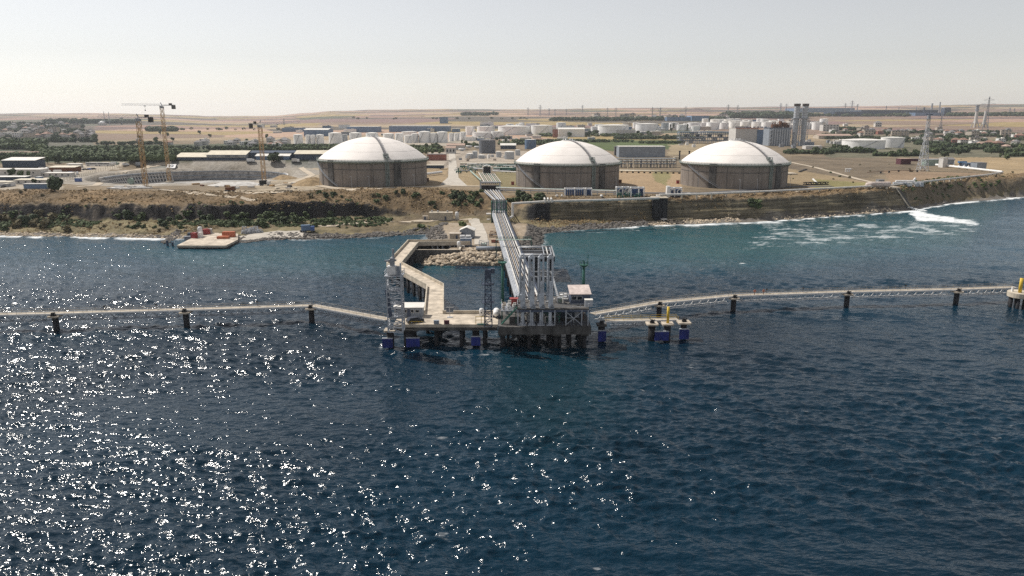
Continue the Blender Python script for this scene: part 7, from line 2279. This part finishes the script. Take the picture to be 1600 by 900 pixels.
# mosque far inland
q = G(160, 196)
k_ = mpp(q.y)
t = thing('mosque', 'small white-domed mosque with two minarets in the hazy village', 'mosque', tuple(q))
MB().box((0, 0, 1.6 * k_), (9 * k_, 9 * k_, 4 * k_)).build('wall', M['pale_wall'], t, local=True)
autosmooth(MB().lathe([(4 * k_ * math.cos(a), 3.4 * k_ + 3.6 * k_ * math.sin(a)) for a in [i * math.pi / 16 for i in range(9)]], (0, 0, 0), 20).build('dome', M['white'], t, local=True))
for s, dz in ((1.2, 19), (8.6, 18.5)):
    MB().tube((s * k_, 6 * k_, 0), (s * k_, 6 * k_, dz * k_), .55 * k_, 10, .4 * k_).tube((s * k_, 6 * k_, dz * k_), (s * k_, 6 * k_, (dz + 3) * k_), .5 * k_, 10, .02).tube((s * k_, 6 * k_, (dz - 3) * k_), (s * k_, 6 * k_, (dz - 2.5) * k_), .9 * k_, 10).build('minaret', M['steel'], t, local=True)
for s in (-3.6, 3.6): MB().ball((s * k_, -3.6 * k_, 3.7 * k_), 1.1 * k_, 8).build('side_dome', M['white'], t, local=True)

# ================================================================== houses
def house_proto(name, wall, roof, flat, storeys, w=10, d=9):
    t = thing(name, 'house', 'house')
    h = 3.0 * storeys
    if flat:
        MB().box((0, 0, h / 2), (w, d, h)).build('wall', M[wall], t, local=True)
        MB().box((0, 0, h + .15), (w + .6, d + .6, .3)).box((w * .2, 0, h + .9), (w * .3, d * .4, 1.4)).build('roof', M[roof], t, local=True)
    else:
        MB().add([(-w / 2, -d / 2, 0), (w / 2, -d / 2, 0), (w / 2, d / 2, 0), (-w / 2, d / 2, 0), (-w / 2, -d / 2, h), (w / 2, -d / 2, h), (w / 2, d / 2, h), (-w / 2, d / 2, h)], [(0, 1, 5, 4), (1, 2, 6, 5), (2, 3, 7, 6), (3, 0, 4, 7), (4, 5, 6, 7)]).build('wall', M[wall], t, local=True)
        o = .6
        MB().add([(-w / 2 - o, -d / 2 - o, h - .1), (w / 2 + o, -d / 2 - o, h - .1), (w / 2 + o, d / 2 + o, h - .1), (-w / 2 - o, d / 2 + o, h - .1), (-w / 2 + d * .42, 0, h + 2.6), (w / 2 - d * .42, 0, h + 2.6)], [(0, 1, 5, 4), (1, 2, 5), (2, 3, 4, 5), (3, 0, 4), (3, 2, 1, 0)]).build('roof', M[roof], t, local=True)
    for s in range(storeys):
        for x in (-w * .3, w * .02, w * .32):
            f = MB().box((x, -d / 2 - .03, s * 3 + 1.7), (1.9, .08, 1.6)).build('window', M['white'], t, local=True)
            MB().box((x, -d / 2 - .10, s * 3 + 1.7), (1.6, .08, 1.3)).build('pane', M['glass'], f, local=True)
    if storeys > 1:
        MB().box((-w * .15, -d / 2 - .6, 3.0), (w * .55, 1.2, .2)).box((-w * .15, -d / 2 - 1.15, 3.5), (w * .55, .1, .8)).build('balcony', M[wall], t, local=True)
    return t
PROT = [house_proto('house', 'pale_wall', 'tile', False, 2), house_proto('house', 'beige', 'grey_roof', True, 3, 12, 10), house_proto('house', 'pale_wall', 'grey_roof', False, 2, 9, 8),
        house_proto('house', 'white', 'white_roof', True, 2, 11, 9), house_proto('house', 'brick', 'tile', False, 2, 10, 8), house_proto('house', 'beige', 'pink_tile', False, 1, 12, 9)]
KIND = ['white-walled house with a terracotta roof', 'beige three-storey flat-roofed house', 'pale house with a grey hipped roof', 'white flat-roofed villa', 'red-walled house with a tiled roof', 'low beige house with a pink roof']
HS = [  # kind, px, py
    (3, 1430, 221, 1.3), (1, 1452, 222, 1.1), (3, 1466, 222, 1.2), (4, 1492, 224, 1.15), (0, 1504, 225, 1.25), (3, 1516.5, 225, 1.2), (5, 1533, 229, 1.4), (4, 1545, 229, 1.2), (4, 1558, 230, 1.2), (5, 1572, 231, 1.0),
    (1, 1518, 216, 1.6), (0, 1497, 213, 1.3), (2, 1487, 211, 1.3), (0, 1479, 209, 1.2), (2, 1470, 208, 1.2), (1, 1571, 214, 1.7), (4, 1592, 218, 1.5), (1, 1357, 214, 1.6), (0, 1346, 213, 1.4), (4, 1374, 210, 1.3), (2, 1389, 209, 1.3), (1, 1399, 214, 1.5), (1, 1411, 214, 1.5), (0, 1382, 206, 1.2), (2, 1362, 206, 1.2), (1, 1352, 203, 1.2), (3, 1321, 197, 1.2), (2, 1371, 198, 2.0), (0, 1425, 206, 1.2), (5, 1440, 206, 1.2), (2, 1452, 207, 1.1), (0, 1536, 213, 1.2), (2, 1552, 213, 1.2), (5, 1585, 224, 1.2), (0, 1610, 222, 1.4), (1, 1632, 220, 1.6), (0, 1660, 224, 1.4), (3, 1680, 218, 1.4)]
used = {}
def put_house(kd, px, py, s, label, group):
    q = G(px, py)
    o = PROT[kd] if kd not in used else dup(PROT[kd])
    used[kd] = True
    o.location = (q.x, q.y, q.z - .2)
    o.rotation_euler = (0, 0, random.Random(px * 3 + py).uniform(-.5, .5))
    o.scale = (s, s, s)
    tag(o, label, 'house', group)
byk = {}
for h in sorted(HS, key=lambda a: a[1]): byk.setdefault(h[0], []).append(h)
for kd, L in byk.items():
    for k, (kd_, px, py, s) in enumerate(L):
        put_house(kd, px, py, s, f'{KIND[kd]}, {ORD[k]} of its kind from the power station', 'houses of the village inland of the dry field')
rnd = random.Random(29)
for k in range(46):
    px = rnd.uniform(1300, 1650); py = rnd.uniform(204, 228)
    if 1330 < px < 1425 and py > 212: continue
    put_house(rnd.choice((0, 1, 2, 2, 3, 3)), px, py, rnd.uniform(.9, 1.3), 'house half hidden by trees in the village inland of the dry field', 'houses among the village trees')
rnd = random.Random(19)
vl = []
for k in range(64):
    py = rnd.choice((196, 199, 202, 205, 208, 211, 214, 217)) + rnd.uniform(-1, 1)
    px = rnd.uniform(-30, 118 + (217 - py) * .6)
    vl.append((rnd.choice((0, 1, 2, 2, 1, 3)), px, py, rnd.uniform(1.1, 1.7)))
for k in range(10): vl.append((rnd.choice((1, 3, 2)), rnd.uniform(102, 148), rnd.uniform(210, 216), rnd.uniform(1.2, 1.6)))
for kd, px, py, s in vl:
    put_house(kd, px, py, s, ('hazy ' + KIND[kd] + ' in the wooded village behind the site compound'), 'houses of the hazy village')
for k in range(26):
    px = rnd.choice((rnd.uniform(160, 330), rnd.uniform(310, 400), rnd.uniform(420, 450)))
    put_house(rnd.choice((0, 2, 3)), px, rnd.uniform(222, 232), rnd.uniform(.9, 1.3), 'pale house among the trees between compound and tan fields', 'houses along the green belt')
for k in range(30):
    px = rnd.uniform(930, 1140)
    put_house(rnd.choice((1, 2, 3)), px, rnd.uniform(185.5, 188.5), rnd.uniform(1.6, 2.6), 'tiny pale building in the dusty strip behind the inland tanks', 'buildings on the dusty plain')

# ================================================================== trees and bushes
def crown_mesh(name, seed, h, w, m, leaves=170, trunk=True, clumps=9, low=.18, column=False):
    """tapered trunk with limbs and a crown of leaf clumps; one mesh, small in the picture"""
    r = random.Random(seed)
    mb = MB()
    cs = []
    for k in range(clumps):
        a = r.uniform(0, 6.28); rr_ = w * .5 * r.uniform(.1, .62) * (0.6 if column else 1)
        z = h * r.uniform(low + .14, .86)
        sh = 1 - abs(z / h - .52) * .9
        cs.append((rr_ * math.cos(a) * sh, rr_ * math.sin(a) * sh, z, w * r.uniform(.16, .30)))
    for x, y, z, s in cs:
        for j in range(int(leaves / clumps)):
            d = V((r.gauss(0, 1), r.gauss(0, 1), r.gauss(0, 1))).normalized()
            c = V((x, y, z)) + V((d.x * s, d.y * s, d.z * s * .8)) * r.uniform(.6, 1.12)
            n = (d + V((r.uniform(-.6, .6), r.uniform(-.6, .6), r.uniform(-.3, .8)))).normalized()
            a = n.cross(V((0, 0, 1)))
            a = a.normalized() if a.length > .01 else V((1, 0, 0))
            b_ = n.cross(a)
            l = s * r.uniform(.34, .62)
            mb.add([c - a * l - b_ * l * .4, c + a * l * .3 - b_ * l, c + a * l + b_ * l * .5, c - a * l * .2 + b_ * l], [(0, 1, 2, 3)])
    me_c = mb
    tb = MB()
    if trunk:
        tb.tube((0, 0, -.4), (0, 0, h * .5), w * .045 + .08, 6, w * .02 + .04)
        for x, y, z, s in cs[:5]:
            tb.bar((0, 0, h * .3), (x, y, z), w * .03)
    return mb.mesh(name, m), tb.mesh('trunk', M['trunk']) if trunk else None
TREES = []
for k, (m, h, w, col_) in enumerate((('leaf', 7, 7, 0), ('leaf_dark', 8, 6.5, 0), ('leaf_light', 6, 6.5, 0), ('leaf', 9, 6, 0), ('leaf_dark', 10, 3.6, 1), ('leaf_dark', 6, 7.5, 0), ('leaf', 6.5, 8, 0), ('leaf_light', 7.5, 7, 0))):
    TREES.append((crown_mesh('tree_crown', k + 1, h, w, M[m], 220, True, 10, .15, bool(col_)), h, w))
BUSH = [crown_mesh('bush', 50 + k, 2.6, 3.6, M[m], 180, False, 9, -.1)[0] for k, m in enumerate(('leaf', 'leaf_dark', 'leaf_dry', 'leaf_light', 'leaf'))]
def tree(px, py, s, kd, label, group, name='tree'):
    q = G(px, py)
    (cm, tm), h, w = TREES[kd]
    t = thing(name, label, 'tree', tuple(q), random.Random(px * 7 + py).uniform(0, 6.28), group)
    t.scale = (s, s, s * random.Random(px).uniform(.85, 1.15))
    c = bpy.data.objects.new('crown', cm); COL.objects.link(c); c.parent = t
    if tm:
        k = bpy.data.objects.new('trunk', tm); COL.objects.link(k); k.parent = t
    return t
def bush(px, py, s, kd, label, group):
    q = G(px, py)
    o = bpy.data.objects.new('bush', BUSH[kd]); COL.objects.link(o)
    o.location = (q.x, q.y, q.z - .25)
    o.rotation_euler = (0, 0, random.Random(px + py).uniform(0, 6.28))
    o.scale = (s, s, s * random.Random(px).uniform(.65, 1.0))
    return tag(o, label, 'bush', group)
tree(86, 300, 1.35, 5, 'big dark round tree on the cliff edge by the site cabins', None)
tree(80, 298, .7, 1, 'smaller dark tree leaning against the big cliff-edge tree', None)
tree(428, 254, 1.5, 5, 'wide round dark tree in front of the dark blue warehouse', None)
for px, py, s, kd, lab in ((20, 279, .9, 1, 'dark tree in front of the big white block'), (33, 280, .85, 0, 'middle tree in front of the big white block'), (45, 280, .7, 3, 'smallest tree in front of the big white block'), (54, 289, .5, 1, 'small dark tree by the wall of the long site cabin'), (71, 275, .5, 4, 'slim tree beside the white site cabin')):
    tree(px, py, s, kd, lab, None)
r = random.Random(2)
def belt(n, px0, px1, py0, py1, kinds, s0, s1, label, group, cond=None):
    k = 0; tr_ = 0
    while k < n and tr_ < n * 5:
        tr_ += 1
        px, py = r.uniform(px0, px1), r.uniform(py0, py1)
        if cond and not cond(px, py): continue
        tree(round(px, 2), round(py, 2), r.uniform(s0, s1), r.choice(kinds), label, group); k += 1
belt(26, -10, 270, 251, 258, (0, 0, 1, 5, 3), .8, 1.1, 'green tree at the front of the belt behind the site compound', 'trees behind the site compound', lambda x, y: y < 258 - max(0, x - 90) * .05 and not (8 < x < 56) and not (100 < x < 152 and y < 245))
belt(10, 270, 400, 241, 246, (0, 1, 3, 2), .8, 1.2, 'green tree behind the long cream-roofed shed', 'trees behind the cream-roofed sheds')
belt(16, 395, 545, 232, 240, (0, 1, 3, 6), .8, 1.2, 'green tree in the belt below the white tanks', 'trees below the white tanks')
belt(13, 636, 692, 232, 241, (0, 2, 7, 6), .9, 1.3, 'bright green tree between the domed tank and the gate building', 'trees by the gate building')
belt(12, 700, 860, 224, 231, (0, 3, 6), .8, 1.2, 'green tree behind the dark grey drum tank', 'trees behind the grey drum tank', lambda x, y: not 745 < x < 778)
belt(16, 706, 800, 217, 220.5, (1, 5), .9, 1.2, 'dark tree in the row under the broad white tanks', 'dark trees under the broad tanks')
belt(14, 840, 990, 208, 216, (1, 4, 5, 0), 1.2, 1.8, 'dark tree behind the apex of the middle dome', 'dark trees behind the middle dome')
belt(14, 988, 1100, 206, 221, (1, 0, 5), 1.1, 1.7, 'dark green tree by the inland tank farm', 'trees by the inland tank farm')
belt(9, 1046, 1084, 202, 205, (4, 1), 1.6, 2.2, 'pointed dark tree in front of the inland tanks', 'pointed trees by the inland tanks')
belt(18, 1228, 1300, 236, 243, (0, 1, 5, 6), .8, 1.15, 'round green tree along the edge of the dry field', 'trees along the dry field')
belt(18, 1292, 1365, 233, 241, (5, 1, 0), .9, 1.3, 'dark tree screening the twin white tanks', 'trees below the twin white tanks')
belt(14, 1365, 1436, 241, 245, (0, 6), .8, 1.05, 'even green tree in the planted strip behind the dry field', 'planted strip behind the dry field')
belt(18, 1452, 1500, 228, 246, (5, 1, 0), .9, 1.35, 'dark green tree behind the metering hall', 'trees behind the metering hall')
belt(28, 1500, 1660, 228, 250, (0, 2, 6, 1), .7, 1.2, 'green tree in the scrub below the village', 'trees in the scrub below the village', lambda x, y: y < 240 or x > 1535)
belt(22, 1290, 1640, 206, 224, (1, 5, 0, 4), 1.0, 1.7, 'dark tree among the village houses inland of the dry field', 'trees of the inland village')
belt(16, -30, 150, 206, 226, (0, 1, 5, 6), 1.3, 2.0, 'hazy tree among the houses behind the site compound', 'trees of the hazy village')
belt(8, 0, 70, 226, 240, (2, 7, 0), 1.3, 1.9, 'light green tree in the grove behind the pink roof', 'light green grove')
belt(12, 205, 450, 210, 232, (0, 1), 1.1, 1.7, 'scattered tree on the tan fields behind the cranes', 'scattered field trees')
# woods that read as one mass
def wood(name, label, strips, m, seed, hh=9):
    r = random.Random(seed); mb = MB()
    for px0, px1, py, n, s0, s1 in strips:
        for _ in range(n):
            px = r.uniform(px0, px1); q = G(px, py + r.uniform(-.7, .7))
            s = r.uniform(s0, s1)
            for j in range(18):
                d = V((r.gauss(0, 1), r.gauss(0, 1), r.gauss(0, 1))).normalized()
                c = q + V((d.x * s, d.y * s, s * .7 + d.z * s * .55))
                a = d.cross(V((0, 0, 1))); a = a.normalized() if a.length > .01 else V((1, 0, 0))
                b_ = d.cross(a); l = s * .40
                mb.add([c - a * l - b_ * l * .4, c + a * l * .3 - b_ * l, c + a * l + b_ * l * .5, c - a * l * .2 + b_ * l], [(0, 1, 2, 3)])
    return tag(mb.build(name, m), label, None, None, 'stuff')
wood('distant_woods', 'far-off dark woods and tree lines across the hazy plain', [
    (722, 765, 180.3, 60, 8, 14), (770, 776, 179.5, 8, 10, 14), (860, 1000, 188.6, 160, 7, 12), (1000, 1130, 188, 120, 7, 13), (1130, 1260, 184.5, 220, 9, 18), (1130, 1240, 181.5, 90, 10, 18),
    (1260, 1420, 181.8, 120, 7, 12), (1480, 1600, 181.4, 130, 8, 14), (70, 150, 193, 90, 8, 16), (0, 80, 197, 60, 7, 12), (150, 215, 192.5, 80, 7, 13), (232, 278, 205, 60, 7, 11), (280, 480, 203, 14, 4, 7), (540, 900, 186, 20, 5, 9)], M['leaf_dark'], 4)
wood('plantation', 'dense green plantation behind the site compound, sheds and domed tanks', [
    (-10, 8, 251, 60, 3, 4.5), (-10, 60, 246, 90, 3, 4.5), (56, 270, 256 - 5, 240, 2.6, 4.2), (60, 270, 247, 330, 3, 4.5), (60, 280, 243, 300, 3, 4.8), (60, 300, 239, 260, 3, 5), (40, 270, 235, 130, 3.5, 5.5), (0, 70, 233, 70, 4, 7), (0, 70, 226, 70, 5, 8),
    (270, 400, 243, 120, 3, 4.5), (390, 560, 236, 220, 3, 4.6), (400, 550, 231, 200, 3, 4.6), (636, 692, 237, 110, 3, 4.5), (630, 690, 233, 90, 3, 4.5), (700, 745, 229, 60, 3, 4), (780, 860, 226, 120, 3, 4.5), (800, 990, 222, 160, 3, 4.5), (840, 1000, 213, 100, 4, 6), (1000, 1070, 224, 70, 3, 4)], M['leaf'], 6)
wood('hedgerow', 'dark hedges and tree groups between the houses, tanks and fields', [
    (-30, 150, 222, 120, 4, 7), (-30, 140, 214, 120, 4, 7.5), (-30, 130, 206, 120, 5, 8), (-10, 130, 200, 110, 5, 9), (150, 260, 226, 50, 3, 5), (180, 460, 234, 120, 3, 5), (960, 1100, 217, 160, 3.5, 6), (1226, 1300, 240, 120, 2.4, 3.8), (1290, 1366, 238, 160, 2.6, 4.4), (1366, 1440, 243.5, 150, 2.2, 3.4), (1450, 1510, 238, 120, 3, 5), (1454, 1500, 230, 70, 3, 5),
    (1430, 1480, 226, 70, 3, 5), (1470, 1540, 220, 80, 3, 5), (1500, 1560, 233, 90, 2.5, 4.5), (1440, 1520, 216, 70, 3, 5.5), (1330, 1440, 222, 50, 3, 5), (1300, 1420, 209, 80, 4, 6), (1570, 1680, 244, 90, 2.5, 4.5), (1540, 1680, 238, 150, 3, 5), (1500, 1680, 230, 110, 3, 5), (1560, 1680, 220, 90, 4, 6), (1480, 1680, 213, 110, 3, 6), (1290, 1470, 217, 110, 3, 5), (1340, 1560, 208, 140, 3.5, 6), (1290, 1345, 203, 60, 4, 7), (1285, 1330, 212, 30, 3, 5)], M['leaf_dark'], 7)
def cover(name, label, pts, m, seed, s0, s1, flat=.6, n=6):
    r = random.Random(seed); mb = MB()
    for x, y in pts:
        z = gz(x, y); s = r.uniform(s0, s1)
        for j in range(n):
            d = V((r.gauss(0, 1), r.gauss(0, 1), abs(r.gauss(0, 1)))).normalized()
            c = V((x + d.x * s, y + d.y * s, z + d.z * s * flat))
            a = d.cross(V((0, 0, 1))); a = a.normalized() if a.length > .01 else V((1, 0, 0))
            b_ = d.cross(a); l = s * r.uniform(.45, .8)
            mb.add([c - a * l - b_ * l * .4, c + a * l * .3 - b_ * l, c + a * l + b_ * l * .5, c - a * l * .2 + b_ * l], [(0, 1, 2, 3)])
    return tag(mb.build(name, m), label, None, None, 'stuff')
rr_ = random.Random(12)
def scat(n, x0, x1, f0, f1, k0, k1):
    """points between two coast lines (columns of COAST), clumped"""
    out = []
    while len(out) < n:
        x = rr_.uniform(x0, x1); t = rr_.random()
        a = float(np.interp(x, CX, CC[:, k0])) + f0; b_ = float(np.interp(x, CX, CC[:, k1])) + f1
        y = a + (b_ - a) * t
        if float(vnoise(x / 9, y / 6, 77)) > rr_.uniform(-.9, .5) : out.append((x, y))
    return out
cover('dry_grass', 'tufts of dry brown grass on the scarp, the slope and the cliff top', scat(5200, -330, -20, -1, 5, 3, 5) + scat(1800, -330, -150, 5, -2, 0, 1) + scat(2600, 10, 400, -1, 6, 3, 5) + scat(700, 9, 75, 6, 0, 0, 1), M['dry_grass'], 3, .25, .6, .5, 5)
cover('scrub', 'low olive scrub massed at the foot of the dark cliff', scat(900, -185, -66, 24, -4, 0, 1) + scat(700, -330, -215, 14, -3, 0, 1) + scat(40, -330, -60, 0, 4, 1, 3) + scat(150, 250, 350, 2, 6, 1, 5), M['leaf'], 5, .5, 1.2, .8, 9)
# cliff-foot and slope bushes
gb = 'bushes on the slope below the pit-side tank'
for k in range(46):
    px, py = r.uniform(480, 735), r.uniform(301, 325)
    if py > 316 and px < 640: continue
    bush(round(px, 1), round(py, 1), r.uniform(.6, 1.25), r.choice((0, 1, 4, 2)), 'dark bush dotted on the dry slope below the pit-side domed tank', gb)
for k in range(52):
    px = r.uniform(180, 520); py = r.uniform(336, 356) - (px > 420) * 2
    bush(round(px, 1), round(py, 1), r.uniform(.8, 1.7), r.choice((0, 0, 1, 4)), 'green bush massed at the foot of the dark cliff behind the quay', 'bushes behind the quay')
for k in range(34):
    px = r.uniform(-20, 110); py = r.uniform(334, 361)
    bush(round(px, 1), round(py, 1), r.uniform(.9, 2.0), r.choice((0, 2, 1, 2)), 'grey-green bush on the shore below the site cabins', 'bushes on the cabin-side shore')
for k in range(16):
    px = r.uniform(110, 330); py = r.uniform(348, 362)
    bush(round(px, 1), round(py, 1), r.uniform(.4, .9), r.choice((2, 2, 4)), 'low dry bush on the grassy shore beside the quay', 'dry bushes on the grassy shore')
for k in range(9):
    px = r.uniform(-20, 440); py = 301 + r.uniform(-3, 14) + max(0, px - 300) * .06
    bush(round(px, 1), round(py, 1), r.uniform(.4, 1.1), r.choice((2, 2, 2, 1)), 'dry brown bush on the scarp above the dark cliff', 'dry bushes on the scarp')
for px, py, s, kd, lab in ((1181, 322, 2.6, 0, 'single big green bush clinging to the pale cliff'), (1176, 321, 1.6, 1, 'darker bush merged with the big green cliff bush'), (660, 357, 1.7, 0, 'round green bush on the rock revetment by the block house'), (722, 353, 1.3, 3, 'light green bush at the edge of the rock revetment')):
    bush(px, py, s, kd, lab, None)
for k in range(20):
    px, py = r.uniform(706, 754), r.uniform(300, 322)
    bush(round(px, 1), round(py, 1), r.uniform(.7, 1.6), r.choice((0, 4, 1)), 'green bush beside the pipe tower on the slope', 'bushes beside the pipe tower')
for k in range(18):
    px, py = r.uniform(786, 850), r.uniform(306, 316)
    bush(round(px, 1), round(py, 1), r.uniform(.8, 1.5), r.choice((0, 1)), 'dark green bush behind the climbing white pipe', 'bushes behind the climbing pipe')
for k in range(24):
    px = r.uniform(1440, 1560); py = r.uniform(288, 303) - (px - 1440) * .09
    bush(round(px, 1), round(py, 1), r.uniform(.5, 1.2), r.choice((0, 3, 2)), 'green scrub bush on the cliff below the white pipeline', 'scrub on the cliff below the pipeline')
for k in range(20):
    px = r.uniform(1230, 1600); py = r.uniform(246, 286)
    bush(round(px, 1), round(py, 1), r.uniform(.4, .9), r.choice((2, 2, 0)), 'tiny dry bush in the brown field', 'tiny bushes in the dry field')
for k in range(20):
    px = r.uniform(860, 1420); py = 318 + r.uniform(-2, 12) - max(0, px - 1040) * .035
    bush(round(px, 1), round(py, 1), r.uniform(.25, .6), 2, 'tuft of dry growth on the pale cliff face', 'dry tufts on the pale cliff')
